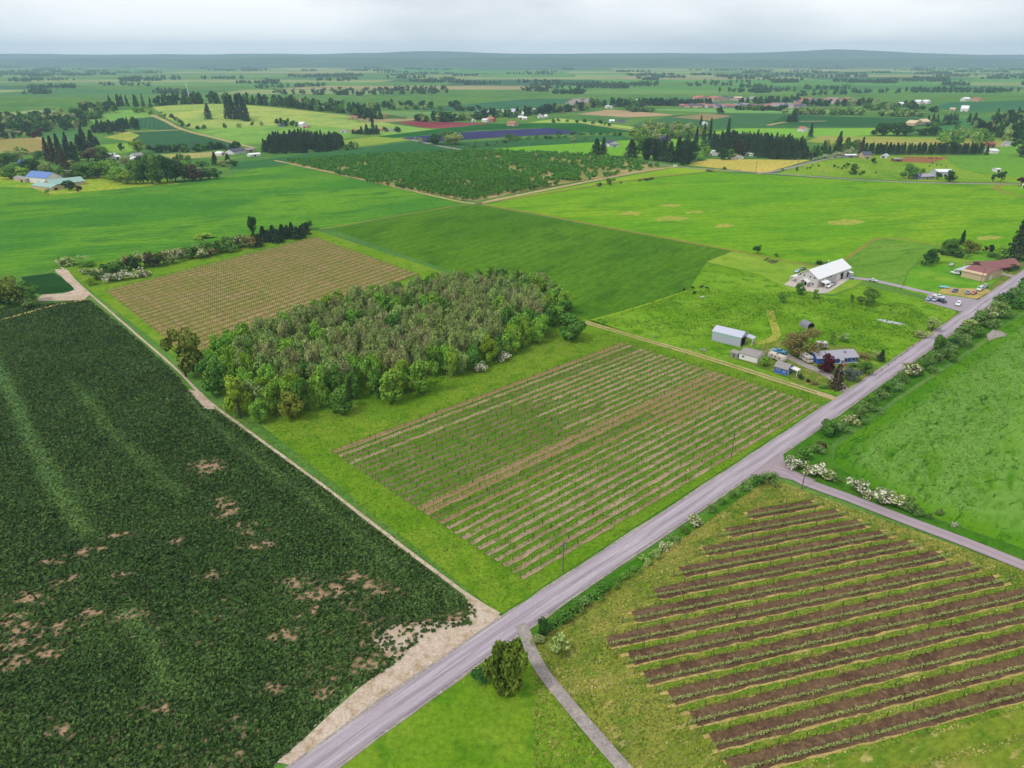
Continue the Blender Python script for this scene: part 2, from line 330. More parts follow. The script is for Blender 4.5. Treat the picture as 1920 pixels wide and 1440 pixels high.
# --- distant fields, seen over the trees
FAR = [
 ('hill_pasture', [(285, 201), (330, 197), (420, 195), (520, 202), (650, 216), (760, 236), (690, 243), (560, 233), (480, 238), (400, 241), (355, 241), (310, 220)], ((158, 178, 88), (178, 186, 96), (120, 160, 78)), 1),
 ('hill_pasture', [(356, 243), (480, 238), (560, 234), (700, 243), (640, 262), (490, 271), (456, 272)], ((118, 164, 68), (132, 172, 76), (104, 150, 66)), 2),
 ('crop_field', [(245, 248), (340, 245), (455, 273), (430, 281), (300, 281), (240, 277)], ((62, 106, 66), (56, 98, 62), None), 1),
 ('crop_field', [(250, 223), (288, 219), (342, 242), (300, 244), (262, 240)], ((70, 116, 74), (62, 108, 70), None), 2),
 ('hill_pasture', [(168, 224), (210, 209), (245, 206), (300, 218), (250, 222), (180, 234)], ((132, 174, 80), (118, 164, 76), None), 1),
 ('crop_field', [(75, 252), (140, 243), (160, 242), (150, 262), (85, 264)], ((88, 134, 72), (76, 124, 70), None), 1),
 ('stubble_field', [(-200, 262), (80, 258), (86, 284), (0, 300), (-200, 304)], ((156, 142, 84), (140, 148, 72), (168, 146, 96)), 1),
 ('pasture', [(185, 272), (245, 268), (282, 272), (240, 286), (190, 290)], ((118, 164, 58), (132, 170, 66), None), 1),
 ('stubble_field', [(195, 258), (240, 246), (262, 254), (243, 265)], ((176, 170, 84), (150, 168, 70), None), 2),
 ('stubble_field', [(300, 290), (420, 284), (425, 292), (330, 300)], ((178, 168, 110), (150, 160, 80), None), 1),
 ('pasture', [(-260, 318), (60, 316), (230, 318), (340, 345), (290, 348), (95, 366), (60, 352), (-260, 346)], ((140, 172, 44), (172, 176, 66), (110, 160, 40)), 2),
 ('pasture', [(640, 264), (740, 251), (775, 262), (650, 278)], ((132, 160, 60), (146, 166, 70), None), 1),
 ('pasture', [(700, 243), (760, 236), (790, 240), (830, 244), (720, 256)], ((128, 172, 78), (140, 176, 84), None), 1),
 ('bare_field', [(742, 229), (770, 227), (925, 231), (880, 237), (820, 241), (792, 239)], ((132, 62, 70), (146, 76, 82), None), 2),
 ('orchard_field', [(705, 256), (905, 232), (1090, 231), (1200, 246), (1130, 251), (1010, 240), (900, 244), (740, 259)], ((48, 112, 46), (38, 98, 42), None), 2),
 ('berry_field', [(750, 259), (880, 247), (1030, 240), (1098, 250), (960, 256), (800, 267)], ((62, 62, 104), (74, 74, 118), None), 3),
 ('pasture', [(990, 230), (1050, 222), (1190, 238), (1185, 243), (1090, 231)], ((150, 184, 80), (164, 184, 90), None), 3),
 ('crop_field', [(785, 271), (1000, 259), (1160, 253), (1195, 262), (960, 276), (880, 279)], ((66, 116, 64), (58, 108, 60), None), 2),
 ('meadow', [(905, 281), (1090, 266), (1180, 259), (1320, 262), (1290, 298), (1150, 291)], ((112, 170, 44), (126, 176, 52), None), 1),
 ('bare_field', [(1080, 214), (1140, 206), (1180, 208), (1275, 216), (1180, 220)], ((186, 158, 122), (170, 150, 112), None), 1),
 ('orchard_field', [(1175, 238), (1260, 216), (1330, 212), (1460, 214), (1740, 226), (1690, 239), (1400, 240), (1200, 247)], ((74, 118, 70), (64, 110, 66), None), 1),
 ('bare_field', [(1262, 220), (1322, 212), (1372, 217), (1330, 226)], ((160, 136, 96), (130, 130, 84), None), 2),
 ('meadow', [(1320, 250), (1380, 241), (1700, 240), (1690, 252), (1500, 258)], ((132, 180, 60), (118, 172, 70), None), 2),
 ('stubble_field', [(1510, 266), (1540, 254), (1900, 260), (1900, 276), (1600, 272)], ((152, 162, 70), (170, 158, 96), (130, 160, 60)), 2),
 ('crop_field', [(1440, 234), (1470, 216), (1740, 222), (1760, 236), (1690, 239)], ((54, 104, 58), (48, 96, 56), None), 2),
 ('crop_field', [(1740, 222), (1960, 214), (1960, 240), (1770, 246)], ((70, 130, 70), (80, 140, 74), None), 1),
 ('hay_field', [(1285, 309), (1330, 298), (1520, 300), (1445, 321), (1425, 324)], ((206, 184, 92), (190, 176, 84), (176, 172, 80)), 1),
 ('pasture', [(1455, 326), (1530, 302), (1640, 292), (1960, 288), (2100, 345), (1880, 343), (1700, 340)], ((122, 158, 46), (140, 166, 54), (100, 144, 44)), 2),
 ('bare_paddock', [(1668, 303), (1700, 294), (1782, 295), (1746, 306)], ((168, 112, 74), (150, 104, 72), None), 4),
 ('pasture', [(1770, 296), (1930, 266), (2100, 290), (1960, 340), (1800, 318)], ((112, 160, 52), (98, 148, 54), None), 3),
 ('crop_field', [(740, 204), (990, 185), (1090, 186), (1010, 206), (870, 209)], ((70, 120, 80), (60, 112, 76), None), 1),
 ('crop_field', [(640, 214), (720, 207), (980, 212), (900, 224), (720, 224)], ((120, 158, 90), (104, 150, 84), None), 1),
 ('greenhouse_field', [(890, 208), (960, 204), (1020, 203), (985, 210), (920, 211)], ((206, 206, 214), (190, 192, 204), None), 2),
 ('stubble_field', [(640, 224), (720, 211), (790, 222), (770, 226), (690, 232)], ((166, 150, 104), (150, 158, 88), None), 1),
 ('crop_field', [(1100, 188), (1250, 183), (1420, 184), (1380, 194), (1180, 197)], ((84, 136, 84), (76, 128, 84), None), 1),
 ('pasture', [(1200, 205), (1420, 203), (1640, 208), (1600, 212), (1330, 211)], ((124, 168, 90), (108, 158, 86), None), 1),
 ('crop_field', [(1740, 204), (1780, 192), (1960, 186), (1960, 204), (1850, 210)], ((66, 118, 80), (74, 126, 84), None), 1),
 ('crop_field', [(0, 214), (60, 206), (110, 208), (60, 222), (-100, 226)], ((150, 168, 110), (134, 158, 104), None), 3),
]
_n = 0
for nm, px, cs, ly in FAR:
    _n += 1
    rows = (7., tuple(int(v * .72) for v in cs[0]), .6, .5 + _n * .37) if 'orchard' in nm or 'crop' in nm or 'berry' in nm else None
    F_(nm, px, field('far_%s_%d' % (nm, _n), cs[0], cs[1], cs[2], big=.008, mid=.03, fine=.3, bmp=.25, stripe=rows, ang=_n * .5, stretch=2), ly)
# patchwork of fields beyond the photo's upper edge, out to the hills
PW = [field('far_patch_%d' % i, c, tuple(int(v * .9) for v in c), None, big=.003, fine=.1, bmp=0) for i, c in enumerate([(80, 128, 70), (112, 150, 78), (150, 164, 100), (64, 110, 70), (166, 156, 112), (96, 150, 66)])]
yy = 2400.0; row = 0
while yy < 9500:
    dep = 180 + yy * .07; x = -yy * 1.0
    while x < yy * 1.0:
        w = rng.uniform(250, 700) * (1 + yy / 6000)
        if rng.random() < .8:
            j = lambda: rng.uniform(-.06, .06) * dep
            sheet_pts('field', [Vector((x + j() + 12, yy + j() + 10)), Vector((x + w + j(), yy + j() + 10)), Vector((x + w + j() + .1 * dep, yy + dep - 14 + j())), Vector((x + j() + .1 * dep + 12, yy + dep - 14 + j()))], PW[int(rng.integers(6))], 1 + (row % 2))
        x += w
    yy += dep; row += 1
# hills closing the valley
M_hill = field('forested_hill', (58, 90, 66), (74, 106, 72), (48, 78, 60), big=.0015, mid=.006, fine=.03, bmp=0)
def ridge(dist, hgt, span, seed, deep):
    n = 120; vs = []; fs = []
    for i in range(n + 1):
        x = -span + 2 * span * i / n
        h = hgt * (.35 + 1.0 * fbm(np.float64(x / 3000 + seed), np.float64(seed * 3.1), 4))
        for k, (dy, zz) in enumerate(((-deep, -.6), (-deep * .55, h * .42), (-deep * .2, h * .86), (0, h), (deep * .6, h * .4), (deep, -.6))):
            vs.append((x, dist + dy * (1 + .2 * fbm(np.float64(x / 900), np.float64(k + seed), 3)), zz))
    for i in range(n):
        for k in range(5): a = i * 6 + k; fs.append((a, a + 6, a + 7, a + 1))
    me = mesh('hills', vs, fs, M_hill, smooth=True); tag(link('hills', me), 'low wooded hills closing the far side of the valley', kind='structure')
ridge(9600, 90, 12500, 3.7, 1500); ridge(12200, 170, 14500, 8.2, 1800)

# --- roads, tracks and bare ground
MAIN = [(330, 1640), (480, 1520), (640, 1400), (838, 1258), (977, 1160), (1240, 985), (1484, 821), (1640, 714), (1735, 647), (1839, 573), (1900, 530), (1960, 489), (2080, 405)]
track('gravel_shoulder', MAIN, 7.0, M_grav, 3, 'narrow gravel shoulder of the paved road', rag=.25)
track('road', MAIN, 5.5, M_road, 5, 'grey paved country road running past both vineyards', crown=.05)
sheet('road_junction', [(1375, 908), (1440, 868), (1468, 848), (1470, 866), (1490, 884), (1530, 902), (1500, 905), (1440, 890), (1405, 897)], M_road2, 4, 'paved mouth of the side road')
track('side_road', [(1450, 878), (1480, 888), (1509, 905), (1590, 934), (1698, 976), (1810, 1018), (1915, 1060), (2060, 1118), (2300, 1215)], 4.2, M_road2, 5, 'narrow paved side road between crop and small vineyard', crown=.04)
track('driveway', [(975, 1172), (985, 1190), (995, 1220), (1018, 1262), (1060, 1315), (1120, 1385), (1220, 1500)], 2.6, M_grav, 6, 'gravel driveway curving off the road', rag=.2)
sheet('dirt_apron', [(872, 1108), (905, 1134), (940, 1156), (905, 1188), (800, 1262), (690, 1345), (560, 1440), (520, 1430), (680, 1285), (745, 1245), (700, 1200), (735, 1170), (860, 1165), (880, 1150)], M_apron, 2, 'pale bare dirt between the dark crop and the road', wob=1.5)
track('dirt_track', [(104, 488), (122, 508), (165, 548), (250, 622), (330, 692), (385, 747), (470, 812), (600, 907), (750, 1022), (870, 1112), (936, 1152)], .95, M_apron, 3, 'narrow bare dirt track along the vineyard boundary', rag=.7)
sheet('dirt_apron', [(352, 731), (378, 736), (404, 768), (385, 768)], M_apron, 4, 'bare dirt patch beside the grove')
sheet('dirt_apron', [(102, 506), (126, 505), (168, 553), (158, 563), (70, 566), (78, 553), (118, 551), (140, 544)], M_apron, 4, 'bare dirt turning place at the corner of the vineyard', wob=1.5)
track('gravel_lane', [(1095, 604), (1200, 635), (1330, 673), (1450, 711), (1540, 740), (1575, 752)], 3.4, M_tan, 4, 'two-track gravel lane along the vineyard edge', rag=.3)
track('lane_grass', [(1095, 604), (1200, 635), (1330, 673), (1450, 711), (1530, 737)], .9, M_prop, 5, 'grass strip between the wheel tracks of the lane', rag=.5)
track('field_edge', [(600, 430), (700, 413), (850, 387), (900, 381)], 2.0, M_track, 3, rag=.6)
track('field_edge', [(900, 383), (1020, 404), (1130, 425), (1260, 449), (1373, 470), (1430, 481), (1500, 495), (1540, 503)], 3.4, M_track, 4, 'tan field edge between the two green fields', rag=.6)
track('field_edge', [(1532, 500), (1575, 491), (1612, 468), (1650, 447), (1720, 453), (1790, 466)], 2.6, M_track, 4, rag=.5)
track('field_edge', [(1108, 601), (1200, 575), (1290, 545)], 1.2, M_strip, 4, rag=.5)
track('dirt_track', [(515, 301), (640, 328), (760, 355), (870, 380), (905, 381)], 4.0, M_tan, 4, 'tan track along the near side of the orchard', rag=.5)
track('dirt_track', [(895, 383), (960, 369), (1050, 351), (1180, 326), (1262, 313)], 6.0, M_tan, 4, 'tan track along the right side of the orchard', rag=.5)
track('dirt_track', [(935, 378), (1060, 357), (1190, 337), (1330, 322), (1390, 319)], 3.0, M_track, 4, rag=.6)
track('lane', [(1075, 288), (1180, 300), (1262, 312), (1350, 319), (1440, 325), (1560, 334), (1700, 342), (1930, 346)], 5.0, M_grav, 5, rag=.15)
track('lane', [(1420, 326), (1470, 318), (1530, 303), (1590, 292), (1650, 288)], 5.0, M_grav, 6, rag=.15)
track('lane', [(770, 262), (830, 275), (885, 284)], 6.0, M_grav, 5)
track('dirt_track', [(1930, 372), (1885, 362), (1866, 352), (1885, 346)], 4.5, M_track, 3, 'tan track curving into the meadow corner', rag=.3)
track('dirt_track', [(284, 216), (312, 228), (340, 242), (400, 258), (462, 274), (480, 277)], 7.0, M_tan, 4, 'pale farm track climbing the far hill', rag=.3)
track('dirt_track', [(225, 248), (262, 247), (342, 243)], 6.0, M_tan, 4, rag=.3)
track('dirt_track', [(-100, 240), (20, 245), (50, 252), (90, 265)], 7.0, M_tan, 4, rag=.3)
track('dirt_track', [(1440, 235), (1475, 229), (1550, 227)], 9.0, M_tan, 4, rag=.3)
track('lane', [(1040, 222), (1090, 231), (1190, 246)], 6.0, M_tan, 5)
F_('concrete_pad', [(1470, 534), (1490, 518), (1560, 505), (1600, 517), (1583, 530), (1552, 549), (1534, 551)], M_conc, 3, 'pale concrete pad round the white barn house')
track('driveway', [(1580, 522), (1605, 522), (1650, 529), (1720, 545), (1790, 561), (1832, 576)], 4.6, M_road, 4, 'grey driveway from the road to the white barn house', rag=.1)
F_('parking_area', [(1733, 566), (1742, 550), (1835, 563), (1842, 572), (1800, 585)], M_road, 5, 'grey parking area by the road')
F_('straw_lot', [(1758, 549), (1770, 538), (1800, 541), (1848, 541), (1858, 546), (1832, 561)], M_straw, 4, 'straw-coloured parking lot by the road', wob=1.)
track('driveway', [(1850, 508), (1875, 513), (1905, 520)], 5.0, M_grav, 4)
track('driveway', [(1585, 735), (1560, 708), (1520, 690), (1490, 676), (1465, 662), (1445, 655)], 4.0, M_grav, 4, 'worn gravel driveway to the blue house', rag=.4)
F_('yard', [(1400, 660), (1450, 640), (1600, 650), (1650, 690), (1580, 735), (1500, 720), (1440, 695), (1380, 675)], M_verge, 3, 'worn grass yard of the blue house', wob=2.)
track('worn_path', [(1444, 583), (1450, 606), (1456, 628), (1440, 640), (1415, 644)], 3.6, M_worn, 3, 'worn yellow path through the pasture', rag=.7)
M_water = plain('puddle_water', (176, 182, 182), .15, .5, 0, .1)
M_spot = field('dry_spot', (160, 166, 70), (138, 162, 50), (186, 174, 104), big=.06, mid=.3, fine=.7)
for sx, sy, sw, sh in [(1182, 400, 26, 3.5), (1258, 410, 38, 4.5), (1585, 417, 36, 5), (1255, 386, 20, 2.5), (1360, 424, 22, 3), (1855, 446, 30, 4), (1300, 398, 20, 2.5)]:
    sheet('dry_patch', [(sx + sw * (1 + .25 * math.sin(k * 5.1)) * math.cos(k * .5236), sy + sh * (1 + .3 * math.sin(k * 3.7)) * math.sin(k * .5236)) for k in range(12)], M_spot, 3, None, 7.0)
F_('puddle', [(1643, 600), (1652, 599), (1668, 602), (1688, 606), (1700, 610), (1684, 609), (1664, 606)], M_water, 4, 'narrow pale puddle in the pasture')
F_('verge', [(930, 1200), (972, 1178), (1000, 1245), (1060, 1325), (1180, 1470), (1180, 1700), (360, 1700), (640, 1412), (842, 1268)], M_prop, 1.5, 'grass between road and gravel driveway')
F_('mud_patch', [(1850, 628), (1862, 619), (1876, 622), (1898, 631), (1870, 633), (1855, 640)], M_grav, 4, 'pale dried mud patch in the corner of the crop', wob=1.)
# ------------------------------------------------------------------ leaves, tufts and clods: many small faces in one mesh
def leafcloud(name, C, size, tint, mats, up=.35, out=None, mi=None, asp=1.0, bloom=None, flat=None):
    """one bent leaf clump (a quad) at every centre C, turned at random but leaning towards 'out' and upwards"""
    C = np.asarray(C, float); n = len(C); size = np.broadcast_to(size, n)
    N = rng.normal(size=(n, 3))
    if out is not None: N = N * .7 + np.asarray(out) * 1.0
    N[:, 2] += up
    if flat is not None: N[:, 2] += flat
    N /= np.linalg.norm(N, axis=1)[:, None] + 1e-9
    A = np.cross(N, rng.normal(size=(n, 3))); A /= np.linalg.norm(A, axis=1)[:, None] + 1e-9; B = np.cross(N, A)
    s = size[:, None] * .5
    V = np.stack([C - A * s - B * s * asp, C + A * s * .8 - B * s * asp * .7, C + A * s + B * s * asp, C - A * s * .7 + B * s * asp * .9], 1).reshape(-1, 3)
    me = bpy.data.meshes.new(name); me.vertices.add(4 * n); me.vertices.foreach_set('co', V.astype(np.float32).ravel())
    me.loops.add(4 * n); me.loops.foreach_set('vertex_index', np.arange(4 * n, dtype=np.int32))
    me.polygons.add(n); me.polygons.foreach_set('loop_start', np.arange(n, dtype=np.int32) * 4)
    try: me.polygons.foreach_set('loop_total', np.full(n, 4, dtype=np.int32))
    except Exception: pass
    for m in (mats if isinstance(mats, (list, tuple)) else [mats]): me.materials.append(m)
    if mi is not None: me.polygons.foreach_set('material_index', np.asarray(mi, dtype=np.int32))
    a = me.attributes.new('tint', 'FLOAT', 'FACE'); a.data.foreach_set('value', np.broadcast_to(tint, n).astype(np.float32))
    b = me.attributes.new('bloom', 'FLOAT', 'FACE'); b.data.foreach_set('value', (rng.random(n) if bloom is None else bloom).astype(np.float32))
    me.update(calc_edges=True); return me
def scatter(P, n):       # n random points inside a ground polygon
    A = np.array([[p.x, p.y] for p in P]); lo, hi = A.min(0), A.max(0); got = []
    k = 0
    while k < n:
        Q = lo + rng.random((max(1000, n * 2), 2)) * (hi - lo); Q = Q[inside(Q, A)]; got.append(Q); k += len(Q)
        if len(Q) == 0: break
    return np.concatenate(got)[:n]
def gridsheet(name, P, step, mat, zf, attrs, label, kind='structure'):
    A = np.array([[p.x, p.y] for p in P]); lo, hi = A.min(0), A.max(0)
    gx = np.arange(lo[0], hi[0] + step, step); gy = np.arange(lo[1], hi[1] + step, step); X, Y = np.meshgrid(gx, gy); nx = len(gx)
    Q = np.stack([X.ravel(), Y.ravel()], 1); ins = inside(Q, A)
    ii = (np.arange(len(gy) - 1)[:, None] * nx + np.arange(nx - 1)[None, :]).ravel()
    F = np.stack([ii, ii + 1, ii + nx + 1, ii + nx], 1); F = F[ins[F].sum(1) >= 3]
    used = np.unique(F); mp_ = np.full(len(Q), -1); mp_[used] = np.arange(len(used)); Q = Q[used]; F = mp_[F]
    me = bpy.data.meshes.new(name); me.vertices.add(len(Q)); me.vertices.foreach_set('co', np.column_stack([Q, zf(Q[:, 0], Q[:, 1])]).astype(np.float32).ravel())
    me.loops.add(4 * len(F)); me.loops.foreach_set('vertex_index', F.astype(np.int32).ravel()); me.polygons.add(len(F)); me.polygons.foreach_set('loop_start', np.arange(len(F), dtype=np.int32) * 4)
    me.polygons.foreach_set('use_smooth', np.ones(len(F), dtype=bool)); me.materials.append(mat)
    for k, fn in attrs.items():
        a = me.attributes.new(k, 'FLOAT', 'POINT'); a.data.foreach_set('value', fn(Q[:, 0], Q[:, 1]).astype(np.float32))
    me.update(calc_edges=True); return tag(link(name, me), label, kind=kind)
def ribbon(name, a, b, w, mat, layer, rag=.35, step=1.6, label=None, parent=None, kind='structure'):
    a, b = Vector((a.x, a.y)), Vector((b.x, b.y)); d = b - a; n = max(2, int(d.length / step)); u = d.normalized(); nn = Vector((-u.y, u.x)); vs = []; fs = []
    for i in range(n + 1):
        p = a + d * (i / n)
        for k in (-1, 1):
            q = p + nn * (k * w / 2 * (1 + rag * 2 * (fbm(p.x * .35 + k * 40, p.y * .35, 3) - .5))); vs.append((q.x, q.y, LAY * layer + HZ(q.x, q.y)))
        if i: j = 2 * i; fs.append((j - 2, j, j + 1, j - 1)[::-1])
    return tag(link(name, mesh(name, vs, fs, mat), parent), label, kind=kind)

# ------------------------------------------------------------------ dark crop on the left, with bare streaks and single plants
CROP = [G(*q) for q in [(-420, 600), (0, 587), (70, 571), (130, 566), (168, 562), (250, 630), (322, 694), (355, 733), (384, 768), (404, 770), (470, 817), (600, 912), (750, 1028), (868, 1120), (896, 1150), (886, 1170), (800, 1190), (770, 1215), (742, 1245), (660, 1295), (520, 1430), (330, 1640), (-420, 1640)]]
SPOTS = [(385, 872, 5), (393, 880, 4), (410, 935, 3), (420, 948, 3), (432, 962, 4), (455, 985, 3), (487, 1022, 4), (470, 1000, 2.5), (560, 1092, 4), (592, 1112, 5), (625, 1105, 4), (640, 1112, 3), (575, 1150, 3), (670, 1085, 4), (695, 1095, 3), (720, 1108, 3.5), (30, 1205, 5), (45, 1175, 4), (105, 1180, 4), (25, 1160, 3.5), (160, 1035, 4), (95, 1055, 3), (60, 1120, 4), (230, 1155, 4), (250, 1155, 3), (230, 1075, 2.5), (240, 1000, 2.5), (210, 1005, 2), (540, 1190, 4), (520, 1195, 3), (700, 1160, 3), (735, 1195, 6), (760, 1190, 6), (800, 1180, 4), (120, 1090, 3), (170, 1150, 3), (390, 1080, 3), (330, 1015, 2.5), (740, 1225, 5), (690, 1245, 4), (655, 1140, 3), (820, 1165, 4), (860, 1160, 4), (30, 1240, 4), (75, 1225, 4), (520, 1290, 3), (600, 1300, 3), (300, 1330, 3), (120, 1370, 3)]
SP = [(G(a, b), r * .42) for a, b, r in SPOTS]
LIGHT = [([(-30, 650), (12, 720), (60, 830), (110, 920), (160, 1000)], 2.2, 1.0), ([(140, 720), (200, 800), (260, 860), (340, 930)], 2.2, .45), ([(240, 1150), (275, 1200), (320, 1290)], 2.0, .6), ([(350, 740), (450, 840), (600, 950), (740, 1060)], 1.6, .4)]
LT = [([Vector((g.x, g.y)) for g in (G(*q) for q in pl)], w, s) for pl, w, s in LIGHT]
def f_bare(x, y):
    b = np.zeros_like(x); e = fbm(x * .55, y * .55, 4); l = fbm(x * .06 + 3, y * .06, 3)
    for p, r in SP:
        d2 = ((x - p.x) * .55 - (y - p.y) * .25) ** 2 + ((y - p.y) * .9) ** 2; b = np.maximum(b, np.exp(-d2 / (r * r * 3.0)))
    near = np.clip((140 - y) / 40, 0, 1) * np.clip(l * 3 - 1.1, 0, 1)
    f = 1 - np.abs(2 * vnoise(x * .95 + 9, y * .95) - 1); g2 = vnoise(x * 1.7, y * 1.7 + 5)
    wide = np.clip(np.maximum(b * 1.0, near * .6), 0, 1)
    return np.clip((wide * .60 + f * .7 + g2 * .5 + e * .35 - 1.20) * 2.3, 0, 1)
def f_light(x, y):
    m = np.zeros_like(x)
    for pl, w, s in LT:
        for a, b in zip(pl[:-1], pl[1:]):
            d = b - a; t = np.clip(((x - a.x) * d.x + (y - a.y) * d.y) / d.length_squared, 0, 1); q = np.hypot(x - a.x - t * d.x, y - a.y - t * d.y); m = np.maximum(m, s * np.exp(-(q / w) ** 2))
    return m
def cropmat():
    m, t, bs = newmat('dark_crop', 1., 0.); co = coords(t)
    at = t.nodes.new('ShaderNodeAttribute'); at.attribute_name = 'bare'; al = t.nodes.new('ShaderNodeAttribute'); al.attribute_name = 'light'
    g = mixc(t, ramp(t, noise(t, co, .03, 5, .5), .38, .64), RGB(44, 66, 34), RGB(54, 80, 36))
    g = mixc(t, ramp(t, noise(t, co, .2, 5, .5), .5, .75), g, RGB(68, 92, 38))
    g = mixc(t, mth(t, 'MULTIPLY', al.outputs['Fac'], .9), g, RGB(92, 138, 86))
    soil = mixc(t, noise(t, co, 1.5, 5), RGB(196, 164, 138), RGB(160, 130, 98))
    f1 = noise(t, co, 1.6, 5, 0, .7); hv = t.nodes.new('ShaderNodeHueSaturation'); t.links.new(mixc(t, at.outputs['Fac'], g, soil), hv.inputs['Color'])
    t.links.new(mth(t, 'MULTIPLY_ADD', f1, .8, .6), hv.inputs['Value']); t.links.new(hv.outputs[0], bs.inputs['Base Color']); bump(t, bs, f1, .6, .4); return m
sheet_pts('soil', CROP, M_apron, 1, 'pale soil under the dark crop')
gridsheet('crop_field', CROP, .7, cropmat(), lambda x, y: .09 + 0 * x, {'bare': f_bare, 'light': f_light}, 'dark green young crop with bare pale streaks')
Q = scatter(CROP, 250000)
keep = rng.random(len(Q)) < np.clip(1.25 - Q[:, 1] / 260, .25, 1) * (1 - .96 * np.clip(f_bare(Q[:, 0], Q[:, 1]) * 1.4, 0, 1))
Q = Q[keep & (np.abs(Q[:, 0]) < Q[:, 1] * 1.15)]
lt = f_light(Q[:, 0], Q[:, 1]); big = .38 + .3 * rng.random(len(Q)); tn = np.clip(.15 + .5 * fbm(Q[:, 0] * .08, Q[:, 1] * .08, 4) + .75 * lt + rng.normal(0, .16, len(Q)), 0, 1)
C3 = np.concatenate([np.column_stack([Q, .18 + .12 * rng.random(len(Q))]), np.column_stack([Q + rng.normal(0, .16, Q.shape), .30 + .1 * rng.random(len(Q))])])
M_cropleaf = leafmat('crop_leaf', (42, 70, 36), (112, 142, 74), hue=0, val=0)
tag(link('crop_plants', leafcloud('crop_plants', C3, np.tile(big, 2), np.tile(tn, 2), M_cropleaf, up=.8)), 'clumpy dark green crop plants', kind='stuff')
SMALLF = [G(*q) for q in [(40, 520), (100, 512), (118, 522), (146, 545), (76, 553), (50, 545)]]
sheet_pts('crop_field', SMALLF, field('dark_crop_patch', (34, 74, 36), (44, 84, 36), None, big=.05, fine=.8, bmp=.6), 3, 'small dark green crop patch beyond the dirt turning place')
track('field_edge', [(-60, 612), (0, 601), (60, 584), (110, 571), (165, 563)], 2.0, M_straw, 4, 'straw-coloured strip between dark crop and bushes', rag=.5)

# ------------------------------------------------------------------ wind-combed crop on the right
RC = [G(*q) for q in [(1560, 868), (1568, 838), (1690, 748), (1790, 682), (1840, 650), (1885, 612), (1945, 574), (2060, 520), (2300, 600), (2300, 1190), (1960, 1044), (1700, 954), (1610, 900)]]
def f_swirl(x, y):
    u, v = x * .7 + y * .72, -x * .72 + y * .7; k = 5 * fbm(x * .03, y * .03, 3)
    r = 1 - np.abs(2 * fbm(u * .18 + k, v * .42 + k, 4) - 1); return np.clip(r * 1.6 - .55, 0, 1)
def edge_in(x, y):
    A = [(p.x, p.y) for p in RC]; d = np.full(len(x), 99.)
    for i in range(len(A)):
        ax, ay = A[i]; bx, by = A[(i + 1) % len(A)]; dx, dy = bx - ax, by - ay; t = np.clip(((x - ax) * dx + (y - ay) * dy) / (dx * dx + dy * dy), 0, 1); d = np.minimum(d, np.hypot(x - ax - t * dx, y - ay - t * dy))
    return np.clip(d / 6 - .5, 0, 1)
def rcmat():
    m, t, bs = newmat('tall_crop', 1., 0.); co = coords(t, .78, 3.0); raw = coords(t)
    at = t.nodes.new('ShaderNodeAttribute'); at.attribute_name = 'swirl'
    g = mixc(t, ramp(t, noise(t, raw, .03, 4, .6), .4, .65), RGB(82, 136, 26), RGB(98, 148, 32))
    g = mixc(t, mth(t, 'MULTIPLY', at.outputs['Fac'], .8), g, RGB(124, 166, 76))
    g = mixc(t, ramp(t, noise(t, co, .42, 5, 1.2), .52, .72), g, RGB(48, 94, 22))
    f1 = noise(t, co, 1.6, 5, 0, .7); hv = t.nodes.new('ShaderNodeHueSaturation'); t.links.new(g, hv.inputs['Color'])
    t.links.new(mth(t, 'MULTIPLY_ADD', f1, .7, .65), hv.inputs['Value']); t.links.new(hv.outputs[0], bs.inputs['Base Color']); bump(t, bs, f1, .7, .5); return m
swz = lambda x, y: .12 + edge_in(x, y) * (.6 * f_swirl(x, y) + .9 * fbm(x * .3, y * .3, 4) + .4 * fbm(x * .9, y * .9, 2))
gridsheet('tall_crop', RC, .6, rcmat(), swz, {'swirl': lambda x, y: f_swirl(x, y) * edge_in(x, y)}, 'bright green tall crop combed into swirls by wind')
Q = scatter(RC, 60000); Q = Q[(np.abs(Q[:, 0]) < Q[:, 1] * .8) & (Q[:, 1] < 330)]
sw = f_swirl(Q[:, 0], Q[:, 1]) * edge_in(Q[:, 0], Q[:, 1]); Q, sw = Q[rng.random(len(Q)) < .25 + .75 * sw], sw[rng.random(len(sw)) < 2] [:0]
sw = f_swirl(Q[:, 0], Q[:, 1]) * edge_in(Q[:, 0], Q[:, 1])
M_blade = leafmat('crop_blade', (54, 104, 20), (142, 180, 90), hue=0, val=0)
tag(link('crop_blades', leafcloud('crop_blades', np.column_stack([Q, swz(Q[:, 0], Q[:, 1]) + .08]), .35 + .35 * rng.random(len(Q)), np.clip(sw * .6 + rng.normal(.1, .22, len(Q)), 0, 1), M_blade, up=1.3, asp=.5)), 'bent green crop blades', kind='stuff')

# ------------------------------------------------------------------ vineyards
M_post = plain('weathered_post', (92, 80, 70), .9, .1); M_endpost = plain('end_post', (120, 104, 90), .9, .1)
M_vine = leafmat('vine_leaf', (98, 144, 30), (158, 188, 60), hue=.01, val=.15); M_vinef = leafmat('young_vine_leaf', (136, 152, 78), (186, 198, 122), hue=.01, val=.1); M_stem = plain('vine_stem', (82, 66, 52), .9, .1)
M_s1 = field('bare_row', (188, 164, 136), (164, 140, 110), (130, 136, 76), big=.08, mid=.35, fine=1.8, bmp=.3, speck=((96, 132, 50), .56, .75, .22))
M_s2 = field('grey_row', (148, 130, 102), (130, 118, 84), (108, 124, 56), big=.08, mid=.35, fine=1.8, bmp=.3, speck=((86, 126, 44), .5, .8, .22))
M_s3 = field('tilled_row', (172, 144, 112), (160, 138, 98), (154, 142, 84), big=.08, mid=.35, fine=1.8, bmp=.6)
